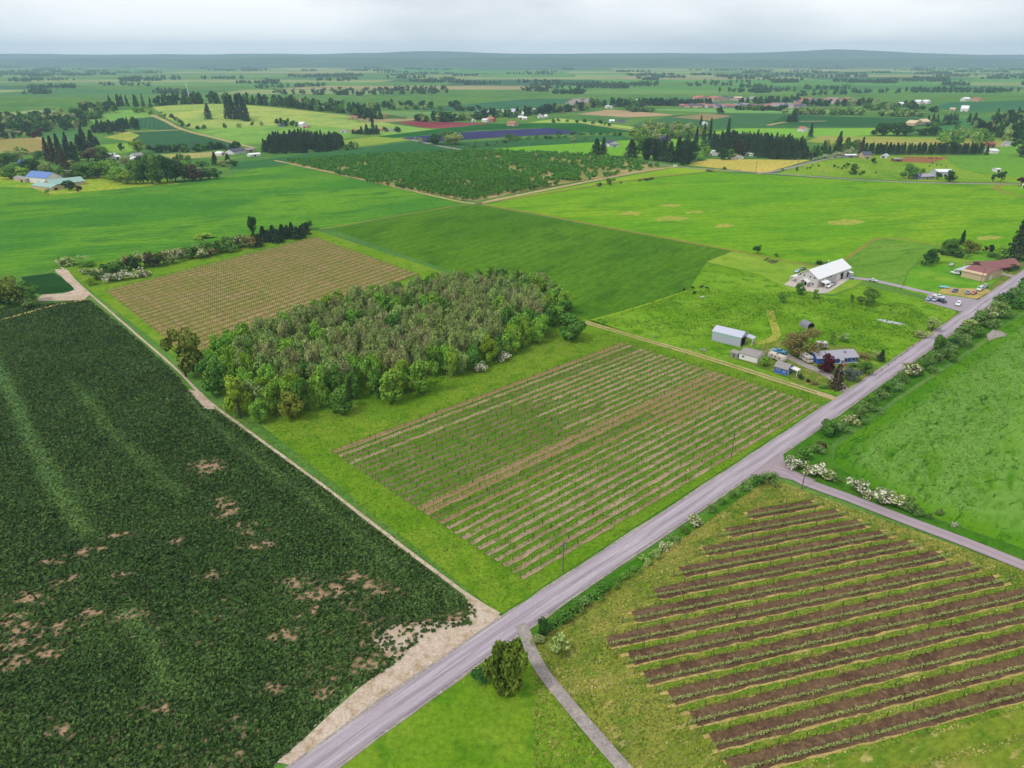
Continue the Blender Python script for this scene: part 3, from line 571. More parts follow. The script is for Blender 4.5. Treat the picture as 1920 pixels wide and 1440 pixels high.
M_s4 = field('dark_tilth', (124, 99, 76), (102, 78, 62), (146, 120, 90), big=.12, mid=.8, fine=2.0, bmp=1.0, speck=((126, 124, 60), .6, .6, .5))
M_s6 = field('row_shadow_soil', (112, 98, 60), (124, 108, 66), None, big=.08, fine=.8, bmp=.3)  # soil colour darkened to paint in the shadow line along the vines
M_s5 = field('green_row', (104, 128, 52), (92, 128, 42), (130, 124, 76), big=.08, mid=.35, fine=1.8, bmp=.3)
post_me = MB().box(-.055, -.055, -.2, .055, .055, 1.75).me('post', M_post); end_me = MB().tube((-.35, 0, -.2), (.1, 0, 1.85), .09, .08, 6).me('end_post', M_endpost)
def vine_meshes(L, tag_, leaf, dens, zc=1.0, sp=2.0):
    n = int(L * dens); x = rng.random(n) * L; gaps = fbm(x * .22, np.full(n, rng.random() * 50), 3); x = x[gaps > .2]; n = len(x)
    C = np.column_stack([x, rng.normal(0, .13, n), zc + rng.normal(0, .16, n)])
    lf = leafcloud('vine_foliage', C, leaf * (.7 + .6 * rng.random(n)), np.clip(rng.normal(.5, .25, n), 0, 1), M_vinef if tag_ == 'fore' else M_vine)
    b = MB(); k = sp / 2
    while k < L: b.box(k - .03, -.03, -.1, k + .03, .03, zc); k += sp
    b.box(0, -.012, zc - .02, L, .012, zc + .005)
    return lf, b.me('vine_stems', M_stem)
def vine_row(a, b, meshes, label, group, post_sp=6.2, posts=True, ends=True):
    d = Vector((b.x - a.x, b.y - a.y, 0)); L = d.length; rz = math.atan2(d.y, d.x)
    e = empty('vine_row', (a.x, a.y, LAY * 1.2 + HZ(a.x, a.y)), rz, label, 'vine row', group)
    lf, st = meshes; L0 = float(lf.get('len', L)); s = L / L0
    for nm, me in (('vine_foliage', lf), ('vine_stems', st)):
        o = link(nm, me, e); o.scale = (s, 1, 1); o['kind'] = 'stuff'
    if posts:
        n = max(2, int(L / post_sp))
        for i in range(n + 1):
            o = link('end_post' if i in (0, n) and ends else 'post', end_me if i in (0, n) and ends else post_me, e, (L * i / n, 0, 0))
            if i == n and ends: o.rotation_euler = (0, 0, math.pi)
    else:
        m = MB(); k = 0.
        while k < L: m.box(k - .04, -.04, -.2, k + .04, .04, 1.5); k += 4.6
        o = link('post_line', m.me('post_line', M_post), e); o['kind'] = 'stuff'
    return e
ORD = 'first second third fourth fifth sixth seventh eighth ninth tenth eleventh twelfth thirteenth fourteenth fifteenth sixteenth seventeenth eighteenth nineteenth twentieth twenty-first twenty-second twenty-third twenty-fourth twenty-fifth twenty-sixth twenty-seventh twenty-eighth twenty-ninth thirtieth thirty-first thirty-second thirty-third thirty-fourth thirty-fifth thirty-sixth thirty-seventh thirty-eighth thirty-ninth fortieth forty-first forty-second forty-third forty-fourth forty-fifth forty-sixth forty-seventh forty-eighth forty-ninth fiftieth'.split()
for tn, tz in (('fifty', 'sixtieth'), ('sixty', 'seventieth'), ('seventy', 'eightieth'), ('eighty', 'ninetieth'), ('ninety', 'hundredth')): ORD += [tn + '-' + w for w in ORD[:9]] + [tz]
ORD += ['hundred-and-' + w for w in ORD[:60]]
# block beside the road: 28 rows
A0, B0, A1, B1 = G(625, 848), G(1170, 644), G(977, 1083), G(1531, 757)
VM = [vine_meshes(138., 'near', .24, 13.0, .9) for _ in range(4)]
for lf, st in VM: lf['len'] = 138.
WIDE = {0: 2.3, 14: 2.6, 15: 2.4, 17: 1.8}
for i in range(28):
    t = i / 27; a = A0.lerp(A1, t); b = B0.lerp(B1, t); u = (b - a).normalized(); nn = Vector((-u.y, u.x, 0))
    w = WIDE.get(i, 1.45 + .2 * math.sin(i * 2.3)); m = M_s3 if i in WIDE else (M_s1 if i > 17 or i in (1, 3, 5) else (M_s2 if i % 3 else M_s5))
    off = nn * (-.35 if i not in WIDE else -.2)
    if 4 <= i <= 13:   # the far end of these rows is barer and paler
        c = a.lerp(b, .45 + .05 * (i % 4)); ribbon('bare_strip', a + off, c + off, w * .95, M_s2, 3, rag=.6); ribbon('bare_strip', c + off, b + off, w, M_s1, 3, rag=.6)
    elif i in (16, 18, 19):
        c = a.lerp(b, .62 + .04 * (i % 3)); ribbon('bare_strip', a + off, c + off, w * .9, m, 3, rag=.8); ribbon('bare_strip', c + off, b + off, 2.0, M_s3, 3, rag=.5)
    else: ribbon('bare_strip', a + off, b + off, w, m, 3, rag=.55)
    vine_row(a, b, VM[i % 4], '%s vine row counted from the paved road, in the block below the grove' % ORD[27 - i] if i < 27 else 'vine row nearest the paved road in the block below the grove', 'vine rows in the block below the grove')
sheet_pts('row_grass', [A0, B0, B1, A1], field('row_grass', (78, 126, 28), (92, 138, 34), (104, 142, 44), big=.05, mid=.2, fine=.9), 2, 'green strips between the vine rows', wob=.6)
# block beyond the grove
P1, P2, P3, P4 = G(200, 546), G(592, 445), G(784, 514), G(352, 668)
NB = int(((P4 - P1).length + (P3 - P2).length) / 2 / 2.53)
sheet_pts('vineyard_floor', [P1, P2, P3, P4], field('back_floor', (168, 148, 92), (150, 144, 74), (136, 146, 62), big=.04, mid=.12, fine=.6, speck=((118, 142, 50), .6, .6, .08)), 2, 'tan and olive floor of the vineyard block beyond the grove', wob=1.)
VB = [vine_meshes(135., 'far', .30, 2.2, .9, 1.1) for _ in range(3)]
for lf, st in VB: lf['len'] = 135.
for i in range(NB):
    t = i / (NB - 1); a = P1.lerp(P4, t); b = P2.lerp(P3, t)
    ribbon('row_shadow_strip' if i % 2 else 'straw_strip', a, b, .9 if i % 2 else 1.1, M_s6 if i % 2 else M_s1, 3, rag=.5, step=2.5)
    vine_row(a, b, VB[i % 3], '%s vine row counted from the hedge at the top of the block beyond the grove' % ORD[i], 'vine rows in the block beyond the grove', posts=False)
M_vergeg2 = field('alley_grass', (94, 138, 34), (112, 148, 40), (150, 160, 64), big=.08, mid=.3, fine=1.4, speck=((184, 176, 90), .6, .6, .5))
# small roadside block on the right, every second alley tilled
VP = [G(*q) for q in [(1392, 962), (1401, 972), (1352, 1002), (1318, 1032), (1284, 1064), (1247, 1096), (1209, 1130), (1170, 1166), (1136, 1205), (1164, 1237), (1230, 1300), (1330, 1400), (1420, 1520), (2300, 1520), (2060, 1165), (1833, 1064), (1777, 1042), (1725, 1022), (1675, 1003), (1628, 984), (1583, 964), (1540, 947), (1516, 937)]]
ang = math.radians(14.9); D = Vector((math.cos(ang), math.sin(ang))); Nn = Vector((-D.y, D.x))
def clip_line(c):
    ts = []
    for i in range(len(VP)):
        p, q = VP[i], VP[(i + 1) % len(VP)]; s0 = p.x * Nn.x + p.y * Nn.y - c; s1 = q.x * Nn.x + q.y * Nn.y - c
        if (s0 > 0) != (s1 > 0): k = s0 / (s0 - s1); r = p.lerp(q, k); ts.append(r.x * D.x + r.y * D.y)
    ts.sort(); return (ts[0], ts[-1]) if len(ts) >= 2 else None
PT = lambda t, c: Vector((D.x * t + Nn.x * c, D.y * t + Nn.y * c, 0))
off0 = .9631 * 0
c_low = 130.2 - 0.0
# reconcile the row offsets with this block's direction
ref = G(1470, 960); c_ref = ref.x * Nn.x + ref.y * Nn.y
k = 0; VF = [vine_meshes(100., 'fore', .22, 34.0, .75) for _ in range(3)]
for lf, st in VF: lf['len'] = 100.
VFY = vine_meshes(100., 'young', .20, 6.0, .6); VFY[0]['len'] = 100.
while k < 13:
    cl = c_ref - k * 5.32; cu = cl + 2.65
    for nm, c in (('lower', cl), ('upper', cu)):
        r = clip_line(c)
        if not r or r[1] - r[0] < 6: continue
        a, b = PT(r[0], c), PT(r[1], c)
        vine_row(a, b, VF[k % 3] if nm == 'lower' else VFY, ('leafy' if nm == 'lower' else 'sparse young') + ' vine row along the %s edge of the %s tilled strip from the junction' % ('near' if nm == 'lower' else 'far', ORD[k]), 'vine rows in the small roadside block', post_sp=5.6)
    r = clip_line((cl + cu) / 2 - .1) or clip_line(cl)
    if r: ribbon('tilled_shadow_strip', PT(r[0] + rng.uniform(.2, 2.2), (cl + cu) / 2 - .35), PT(r[1] - rng.uniform(-.2, 1.6), (cl + cu) / 2 - .35), 3.5, M_s4, 4, rag=.3, step=.9)  # tilled soil, its brown carried past the near row as painted shadow
    if r:
        for oo in (-2.2, 1.55): ribbon('straw_edge', PT(r[0] + .2, (cl + cu) / 2 - .35 + oo * .8), PT(r[1] + .4, (cl + cu) / 2 - .35 + oo * .8), .75, M_straw, 3, rag=.9, step=.9)
        ribbon('grass_alley', PT(r[0] + 2, cl - 1.35), PT(r[1] - 1, cl - 1.35), 1.3, M_vergeg2, 2, rag=.8, step=1.2)
    k += 1
# ------------------------------------------------------------------ trees: prototypes one unit high and one unit across, then placed and sized one by one
M_bark = plain('bark', (96, 84, 74), .95, .05); M_darkbark = plain('dark_bark', (66, 54, 46), .95, .05); M_twig = plain('twig', (158, 152, 112), .95, .05)
LM = {
 'fresh': leafmat('leaf_fresh', (98, 154, 44), (156, 202, 80)),
 'green': leafmat('leaf_green', (68, 116, 40), (114, 158, 66)),
 'yellowgreen': leafmat('leaf_yellowgreen', (116, 154, 38), (164, 194, 70), hue=.01),
 'sage': leafmat('leaf_sage', (124, 154, 74), (174, 196, 114)),
 'grey': leafmat('leaf_greybrown', (146, 156, 92), (190, 198, 130)),
 'dark': leafmat('leaf_dark', (40, 76, 36), (70, 112, 52)),
 'olive': leafmat('leaf_olive', (108, 102, 56), (144, 136, 80), hue=.01),
 'bronze': leafmat('leaf_bronze', (104, 122, 42), (146, 156, 66), hue=.01),
 'maroon': leafmat('leaf_maroon', (74, 26, 44), (104, 44, 58), hue=.01),
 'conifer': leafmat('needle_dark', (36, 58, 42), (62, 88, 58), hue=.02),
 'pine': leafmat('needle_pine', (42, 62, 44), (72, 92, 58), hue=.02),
 'browncon': leafmat('needle_brown', (66, 62, 46), (96, 84, 62), hue=.02),
 'cypress': leafmat('cypress', (66, 92, 30), (116, 136, 52), hue=.01),
 'orchard': leafmat('hazel_leaf', (56, 116, 34), (108, 160, 56), hue=.015),
 'white': leafmat('blossom', (106, 132, 66), (140, 158, 96), flower=(232, 228, 206), amount=.5),
 'cream': leafmat('cream_blossom', (110, 136, 60), (150, 166, 90), flower=(222, 214, 180), amount=.34),
 'shrub': leafmat('leaf_shrub', (84, 122, 56), (134, 164, 92)),
 'spruce': leafmat('needle_blue', (74, 92, 84), (120, 134, 120), hue=.01),
}
def blobs(n, zlo, zhi, rad, seed):
    r = np.random.default_rng(seed); out = []
    while len(out) < n:
        p = r.uniform(-1, 1, 3); q = np.array([p[0] * .5, p[1] * .5, zlo + (p[2] + 1) / 2 * (zhi - zlo)]); h = (q[2] - (zlo + zhi) / 2) / ((zhi - zlo) / 2)
        lim = .5 * math.sqrt(max(0, 1 - h * h * .9)) - rad * .55
        if math.hypot(q[0], q[1]) <= max(lim, .02): out.append(q)
    return np.array(out)
def crown_pts(seed, n, nb, zlo, zhi, rad, fill=.35):
    B = blobs(nb, zlo, zhi, rad, seed); r = np.random.default_rng(seed + 100); k = r.integers(nb, size=n); d = r.normal(size=(n, 3)); d /= np.linalg.norm(d, axis=1)[:, None]
    rr = rad * (1 - fill * r.random(n) ** 2) * r.uniform(.7, 1.15, nb)[k]; P = B[k] + d * rr[:, None] * np.array([1, 1, .85]); P[:, 2] = np.clip(P[:, 2], .02, 1.0)
    bt = r.uniform(.1, .9, nb)[k]; return P, d, np.clip(bt * .6 + r.random(n) * .4, 0, 1)
def trunk_me(name, zt, r, mat, limbs=5, seed=0):
    b = MB(); rr = random.Random(seed); b.tube((0, 0, -.04), (rr.uniform(-.02, .02), rr.uniform(-.02, .02), zt), r, r * .45, 6)
    for k in range(limbs):
        a = 2 * math.pi * k / max(limbs, 1) + rr.random(); z0 = zt * (.45 + .45 * k / max(limbs, 1)); b.tube((0, 0, z0), (.28 * math.cos(a), .28 * math.sin(a), min(.92, z0 + .28)), r * .5, r * .15, 4, False)
    return b.me(name, mat)
PROTO = {}
def proto(shape, leafm, var):
    key = (shape, str(leafm), int(var)); leafm = str(leafm)
    if key in PROTO: return PROTO[key]
    s = int(var) * 13 + 5; mats = [LM[leafm], M_twig]
    if shape == 'broad': P, d, t = crown_pts(s, 1900, 16, .10, .95, .19); c = leafcloud('crown', P, .06, t, mats, out=d); tr = ('b', .6, .035)
    elif shape == 'small': P, d, t = crown_pts(s, 420, 9, .18, .95, .22); c = leafcloud('crown', P, .10, t, mats, out=d); tr = ('b', .6, .035)
    elif shape == 'poplar': P, d, t = crown_pts(s, 1800, 18, .10, .97, .18); c = leafcloud('crown', P, .055, t, mats, out=d); tr = ('b', .8, .022)
    elif shape == 'sparse':
        P, d, t = crown_pts(s, 1250, 16, .14, .97, .17, .6); c0 = P; n = 170
        n = 120; r = np.random.default_rng(s + 5); th = r.random(n) * 6.28; rr = r.random(n) ** .6 * .42; z = r.uniform(.25, .98, n)
        rr *= np.sqrt(np.clip(1 - ((z - .5) / .55) ** 2, .05, 1)); T = np.column_stack([rr * np.cos(th), rr * np.sin(th), z])
        C = np.concatenate([P, T]); o = np.concatenate([d, np.column_stack([np.cos(th), np.sin(th), 0 * th]) * 3])
        c = leafcloud('crown', C, np.concatenate([np.full(len(P), .046), np.full(n, .045)]), np.concatenate([t, r.random(n)]), mats, out=o, mi=np.concatenate([np.zeros(len(P)), np.ones(n)]))
        tr = ('b', .9, .02)
    elif shape == 'shrub': P, d, t = crown_pts(s, 520, 10, .0, .9, .24); c = leafcloud('crown', P, .085, t, mats, out=d); tr = ('b', .4, .03)
    elif shape == 'column': P, d, t = crown_pts(s, 2600, 26, .03, .95, .20, .3); c = leafcloud('crown', P, .07, t, mats, out=d); tr = ('b', .5, .03)
    elif shape in ('conifer', 'spire', 'windbreak'):
        n = {'conifer': 1100, 'spire': 700, 'windbreak': 520}[shape]; r = np.random.default_rng(s); tiers = {'conifer': 13, 'spire': 10, 'windbreak': 8}[shape]; zb = {'conifer': .04, 'spire': .05, 'windbreak': .16}[shape]
        k = r.integers(tiers, size=n); zk = zb + (1 - zb) * (k / tiers) ** .95; th = r.random(n) * 6.283
        arm = np.floor(th / 6.283 * 9) ; prof = (1 - (zk - zb) / (1 - zb)) ** (.8 if shape != 'windbreak' else .55)
        amp = .5 * prof * (.72 + .28 * np.sin(arm * 2.4 + k * 1.7)) + .02; rr = amp * np.sqrt(r.uniform(.25, 1.0, n)); z = zk + .05 * (1 - rr / .5) + r.normal(0, .012, n) - .04 * rr
        P = np.column_stack([rr * np.cos(th), rr * np.sin(th), np.clip(z, .01, 1.0)]); d = np.column_stack([np.cos(th), np.sin(th), .4 + 0 * th])
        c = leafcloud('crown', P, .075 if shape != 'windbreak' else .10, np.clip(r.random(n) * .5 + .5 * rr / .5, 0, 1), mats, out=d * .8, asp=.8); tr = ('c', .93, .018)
    elif shape == 'wide':   # broad low spreading crown, twiggy
        P, d, t = crown_pts(s, 2600, 26, .12, .92, .15); c = leafcloud('crown', P, .035, t, mats, out=d); tr = ('b', .5, .03)
    elif shape == 'far':    P, d, t = crown_pts(s, 150, 8, .05, .92, .24); c = leafcloud('crown', P, .19, t, mats, out=d); tr = None
    elif shape == 'farcon':
        r = np.random.default_rng(s); n = 130; z = r.random(n) ** 1.3; th = r.random(n) * 6.283; rr = .5 * (1 - z) ** .75 * r.uniform(.6, 1, n)
        P = np.column_stack([rr * np.cos(th), rr * np.sin(th), z * .96 + .02]); c = leafcloud('crown', P, .17, r.random(n), mats, out=np.column_stack([np.cos(th), np.sin(th), .5 + 0 * th])); tr = None
    trunk = None
    if tr: trunk = trunk_me('trunk', tr[1], tr[2], M_bark if tr[0] == 'b' else M_darkbark, 5 if tr[0] == 'b' else 0, s)
    PROTO[key] = (c, trunk); return PROTO[key]
def plant(name, p, h, w, shape, leafm, label, cat='tree', group=None, rz=None, var=None, sink=0.0):
    c, tr = proto(shape, leafm, rng.integers(3) if var is None else var); rz = random.random() * 6.28 if rz is None else rz
    w2 = w * random.uniform(.94, 1.06)
    if tr is None:
        o = link(name, c); o.location = (p.x, p.y, p.z - sink); o.rotation_euler = (0, 0, rz); o.scale = (w, w2, h); return tag(o, label, cat, group)
    e = empty(name, (p.x, p.y, p.z - sink), rz, label, cat, group); e.scale = (w, w2, h)
    link('trunk', tr, e); link('crown', c, e); return e
def tree(name, px, base, top, wpx, shape, leafm, label, cat='tree', group=None, **k):
    p = G(px, base); h = max(tall(p, top), .5); w = wpx / scl(p)
    # the row of 'base' is the foot of the foliage, which stands forward of the stem
    p = p + Vector((p.x, p.y, 0)).normalized() * (w * .22); p.z = HZ(p.x, p.y)
    return plant(name, p, max(tall(p, top), .5), w, shape, leafm, label, cat, group, **k)

# --- the grove in the middle of the property
GP = [G(*q) for q in [(380, 706), (440, 742), (500, 785), (560, 778), (620, 768), (690, 752), (770, 735), (850, 710), (930, 684), (1000, 648), (1040, 622), (1070, 604), (1062, 580), (1020, 556), (945, 542), (860, 546), (760, 562), (640, 588), (520, 628), (440, 655)]]
GA = np.array([[p.x, p.y] for p in GP])
u41 = np.array([math.cos(math.radians(48)), math.sin(math.radians(48))]); v41 = np.array([-u41[1], u41[0]]); pts = []
c0 = GA.mean(0)
for i in range(-30, 31):
    for j in range(-30, 31): pts.append(c0 + u41 * (i * 6.1 + (j % 2) * 3.0) + v41 * j * 6.1 + rng.normal(0, 1.2, 2))
pts = np.array(pts); pts = pts[inside(pts, GA)]
def edge_d(q):
    d = 1e9
    for i in range(len(GA)):
        a, b = GA[i], GA[(i + 1) % len(GA)]; t = np.clip(np.dot(q - a, b - a) / np.dot(b - a, b - a), 0, 1); d = min(d, np.linalg.norm(q - a - t * (b - a)))
    return d
def zone(q):
    a_, b_ = (q - c0) @ u41, (q - c0) @ v41
    return ('near its right end' if a_ > 28 else ('near its left end' if a_ < -28 else 'in its middle')) + (', far side' if b_ > 14 else (', near side' if b_ < -14 else ''))
for q in pts:
    e = edge_d(q); r = rng.random(); p = Vector((q[0], q[1], 0)); back = (q - c0) @ v41 > 8
    mott = float(fbm(np.float64(q[0] * .035), np.float64(q[1] * .035), 3))
    green = (.95 if e < 8 else .28) + (.25 if back else 0) + (mott - .5) * 1.6 - (.25 if q[0] < -25 and not back and e > 5 else 0)
    h = rng.uniform(11.5, 15.0) * (.85 if e < 5 else 1.0)
    if r < green:
        lf = rng.choice(['fresh', 'green', 'fresh', 'yellowgreen', 'fresh', 'sage']) if e < 9 else rng.choice(['fresh', 'green', 'sage', 'sage'])
        plant('grove_tree', p, h, rng.uniform(7.0, 9.2), 'poplar', lf, {'fresh': 'fresh green', 'green': 'mid green', 'yellowgreen': 'yellow green', 'sage': 'pale green'}[str(lf)] + (' leafy tree at the rim of the grove ' if e < 6 else ' leafy tree inside the grove ') + zone(q), 'tree', 'leafy trees of the grove')
    else:
        plant('poplar_tree', p, h * 1.04, rng.uniform(6.4, 8.2), 'sparse', (gl := str(rng.choice(['grey', 'sage', 'sage', 'sage']))), ('grey brown' if gl == 'grey' else 'grey green') + (' tall' if h > 12 else ' short') + ' thin poplar in the grove ' + zone(q), 'tree', 'thin grey poplars of the grove')
n = 5200; Q = scatter(GP, n); e = np.array([edge_d(q) for q in Q]); Q = Q[(e < 7) | (rng.random(n) < .25)]
zz = rng.random(len(Q)) ** 1.4 * 2.4
M_under = leafmat('undergrowth_leaf', (46, 96, 34), (100, 150, 62), hue=0, val=0)
tag(link('undergrowth', leafcloud('undergrowth', np.column_stack([Q + rng.normal(0, 1.0, Q.shape), zz]), .55, rng.random(len(Q)), M_under)), 'leafy undergrowth at the foot of the grove', kind='stuff')
# single trees round the grove
tree('bronze_tree', 350, 712, 618, 72, 'broad', 'bronze', 'tall bronze green tree alone at the left end of the grove')
tree('broadleaf_tree', 400, 745, 672, 62, 'broad', 'green', 'broad green tree between the bronze tree and the grove')
tree('broadleaf_tree', 452, 788, 705, 62, 'broad', 'yellowgreen', 'yellow green tree at the front left corner of the grove')
tree('broadleaf_tree', 548, 790, 733, 56, 'broad', 'bronze', 'low rounded bronze tree at the front of the grove')
tree('broadleaf_tree', 488, 797, 748, 40, 'broad', 'fresh', 'small fresh green tree beside the low bronze tree')
tree('broadleaf_tree', 742, 758, 690, 60, 'broad', 'fresh', 'bright green tree bulging from the front of the grove')
tree('broadleaf_tree', 798, 742, 672, 56, 'broad', 'fresh', 'taller bright green tree next to the bulging one')
tree('broadleaf_tree', 640, 778, 722, 56, 'broad', 'green', 'rounded green tree at the middle of the grove front')
tree('round_tree', 1072, 642, 588, 60, 'column', 'green', 'dense round green tree standing clear at the right end of the grove')
tree('blossom_shrub', 945, 680, 655, 28, 'shrub', 'white', 'white flowering shrub at the foot of the grove', 'shrub')
tree('blossom_shrub', 902, 700, 676, 24, 'shrub', 'white', 'smaller white flowering shrub left of the other one at the grove', 'shrub')
tree('broadleaf_tree', 935, 540, 500, 48, 'broad', 'green', 'green round crown at the back of the grove beside the dark field')
tree('bronze_tree', 972, 535, 508, 30, 'broad', 'bronze', 'brownish crown at the back rim of the grove')
tree('poplar_tree', 1010, 562, 512, 52, 'sparse', 'sage', 'pale grey willow-like crown at the back right of the grove')

# --- hedge at the top of the property
for i in range(46):
    t = i / 45; px = 175 + t * 400; by = 524 - t * 82 + random.uniform(-5, 5)
    if 470 < px: sh, lf, w, h = 'conifer', random.choice(['conifer', 'pine']), random.uniform(22, 30), random.uniform(22, 30)
    elif 230 < px < 300: sh, lf, w, h = 'small', random.choice(['grey', 'dark', 'browncon']), random.uniform(26, 34), random.uniform(24, 30)
    else: sh, lf, w, h = 'small', random.choice(['green', 'shrub', 'sage', 'olive', 'cream']), random.uniform(24, 34), random.uniform(20, 30)
    nm = 'hedge_conifer' if sh == 'conifer' else 'hedge_tree'
    tree(nm, px, by, by - h, w, sh, lf, {'conifer': 'dark conifer in the hedge above the far vineyard block'}.get(sh, {'grey': 'grey bare-looking hedge tree above the far vineyard block', 'dark': 'dark hedge tree above the far vineyard block', 'browncon': 'brownish hedge tree above the far vineyard block', 'olive': 'olive brown hedge tree above the far vineyard block', 'cream': 'cream flecked hedge tree above the far vineyard block'}.get(lf, 'leafy green hedge tree above the far vineyard block')) + ', %s from the turning place' % ORD[i], 'tree', 'trees of the hedge above the far vineyard block')
for px, by, tp, w, lf, lb in [(207, 530, 512, 26, 'white', 'white blossoming shrub at the left end of the blossom row'), (232, 526, 506, 34, 'white', 'big white blossoming shrub in the middle of the blossom row'), (266, 520, 502, 40, 'cream', 'white and green blossoming shrub at the right end of the blossom row'), (155, 515, 502, 20, 'cream', 'pinkish white shrub in the corner by the turning place'), (172, 536, 518, 24, 'yellowgreen', 'yellow green shrub below the blossom row'), (135, 498, 478, 54, 'sage', 'pale grey green willow shrub on the meadow edge'), (378, 448, 436, 46, 'yellowgreen', 'pale yellow green willow behind the hedge'), (165, 500, 488, 36, 'green', 'green shrub at the hedge corner')]:
    tree('corner_shrub' if lf not in ('white', 'cream') else 'blossom_shrub', px, by, tp, w, 'shrub', lf, lb, 'shrub')
tree('tall_pine', 475, 440, 402, 18, 'broad', 'dark', 'tall dark tree rising out of the hedge')
tree('broadleaf_tree', 578, 432, 414, 26, 'small', 'dark', 'dark round tree at the far corner of the vineyard')
# bushes at the left edge
for px, by, tp, w, lf, lb in [(20, 575, 518, 70, 'bronze', 'large bronze green tree at the left edge above the crop'), (56, 572, 528, 46, 'green', 'green tree right of the bronze one above the crop'), (-20, 560, 505, 60, 'green', 'green tree partly out of view above the crop'), (45, 578, 555, 40, 'shrub', 'low green bush at the crop edge below the trees'), (-5, 584, 555, 44, 'dark', 'dark low bush at the crop edge below the trees')]:
    tree('broadleaf_tree' if tp < 530 else 'hedge_shrub', px, by, tp, w, 'broad' if tp < 530 else 'shrub', lf, lb, 'tree' if tp < 530 else 'shrub')

# --- orchard
OP = [G(*q) for q in [(535, 303), (700, 343), (872, 376), (895, 377), (1050, 346), (1250, 313), (1180, 300), (1090, 289), (890, 284), (700, 292)]]
OA = np.array([[p.x, p.y] for p in OP]); d1 = np.array(G(895, 377).xy) ; d2 = np.array(G(1250, 313).xy); uo = (d2 - d1) / np.linalg.norm(d2 - d1); vo = np.array([-uo[1], uo[0]])
pts = np.array([d1 + uo * i * 5.8 + vo * j * 5.8 + rng.normal(0, .5, 2) for i in range(-10, 75) for j in range(-10, 75)]); pts = pts[inside(pts, OA)]
gap = fbm(pts[:, 0] * .035, pts[:, 1] * .035, 3) + np.clip((pts[:, 0] + 40) / 400, 0, .3); pts = pts[(gap < .66) | (rng.random(len(pts)) < .45)]
order = np.argsort(np.hypot(pts[:, 0], pts[:, 1])); near, rest = pts[order[:298]], pts[order[298:]]
for q in near:
    e1 = abs((q - d1) @ vo) < 9 or abs((q - d1) @ uo) < 9
    plant('hazelnut_tree', Vector((q[0], q[1], 0)), rng.uniform(3.6, 5.2), rng.uniform(4.6, 6.4), 'small', 'orchard', 'round green orchard tree in the outermost row beside the tan tracks' if e1 else 'round green orchard tree in the near rows of the big orchard', 'tree', 'trees in the near rows of the orchard')
Cs, Ts, Ss, Os = [], [], [], []
for q in rest:
    P, d, t = crown_pts(int(rng.integers(40)), 70, 6, .12, .9, .26); w, h = rng.uniform(4.6, 6.4), rng.uniform(3.6, 5.2); Cs.append(P * np.array([w, w, h]) + np.array([q[0], q[1], 0])); Ts.append(t * .8 + rng.random() * .2); Os.append(d); Ss.append(np.full(len(P), 1.15))
tag(link('orchard_canopy', leafcloud('orchard_canopy', np.concatenate(Cs), np.concatenate(Ss), np.concatenate(Ts), LM['orchard'], out=np.concatenate(Os))), 'far rows of the big green orchard', kind='stuff')
sheet_pts('orchard_floor', OP, field('orchard_floor', (150, 146, 84), (190, 170, 120), (110, 134, 60), big=.02, mid=.12, fine=.8), 3, 'tan and grassy ground under the orchard')

# --- hedge of bushes along the right side of the paved road
HB = [(1478, 872, 26, 'white'), (1492, 880, 30, 'white'), (1512, 886, 30, 'cream'), (1530, 892, 36, 'white'), (1550, 897, 34, 'cream'), (1568, 902, 22, 'shrub'), (1604, 925, 40, 'white'), (1622, 932, 24, 'cream'), (1655, 945, 44, 'white'), (1678, 950, 38, 'cream'), (1702, 958, 34, 'shrub'), (1720, 966, 20, 'shrub'),
      (1500, 860, 34, 'green'), (1530, 850, 26, 'shrub'), (1540, 838, 18, 'maroon'), (1552, 815, 36, 'dark'), (1575, 808, 30, 'shrub'), (1592, 795, 28, 'cream'), (1606, 782, 30, 'shrub'), (1622, 770, 28, 'shrub'), (1636, 760, 30, 'green'), (1652, 748, 30, 'shrub'), (1664, 738, 26, 'dark'), (1676, 728, 30, 'shrub'), (1690, 716, 28, 'shrub'), (1704, 704, 34, 'cream'), (1716, 700, 26, 'shrub'),
      (1728, 690, 28, 'green'), (1740, 684, 30, 'shrub'), (1752, 676, 28, 'shrub'), (1764, 668, 30, 'shrub'), (1776, 660, 30, 'shrub'), (1788, 650, 30, 'dark'), (1798, 641, 30, 'shrub'), (1808, 632, 34, 'shrub'), (1818, 622, 34, 'sage'), (1830, 612, 36, 'shrub'), (1842, 604, 34, 'shrub'), (1852, 594, 34, 'cream'), (1866, 584, 34, 'sage'), (1878, 574, 32, 'green'), (1890, 566, 32, 'dark'), (1902, 556, 32, 'shrub'), (1914, 546, 32, 'green'), (1926, 538, 34, 'dark'), (1940, 528, 34, 'shrub'),
      (1810, 648, 26, 'shrub'), (1832, 630, 28, 'green'), (1856, 612, 28, 'shrub'), (1880, 594, 28, 'shrub'), (1904, 576, 30, 'green'), (1780, 674, 24, 'green'), (1750, 696, 22, 'shrub'), (1645, 772, 22, 'shrub'), (1618, 792, 20, 'green'),
      (1760, 962, 16, 'shrub'), (1786, 985, 14, 'white'), (1740, 970, 16, 'green')]
cnt = {}
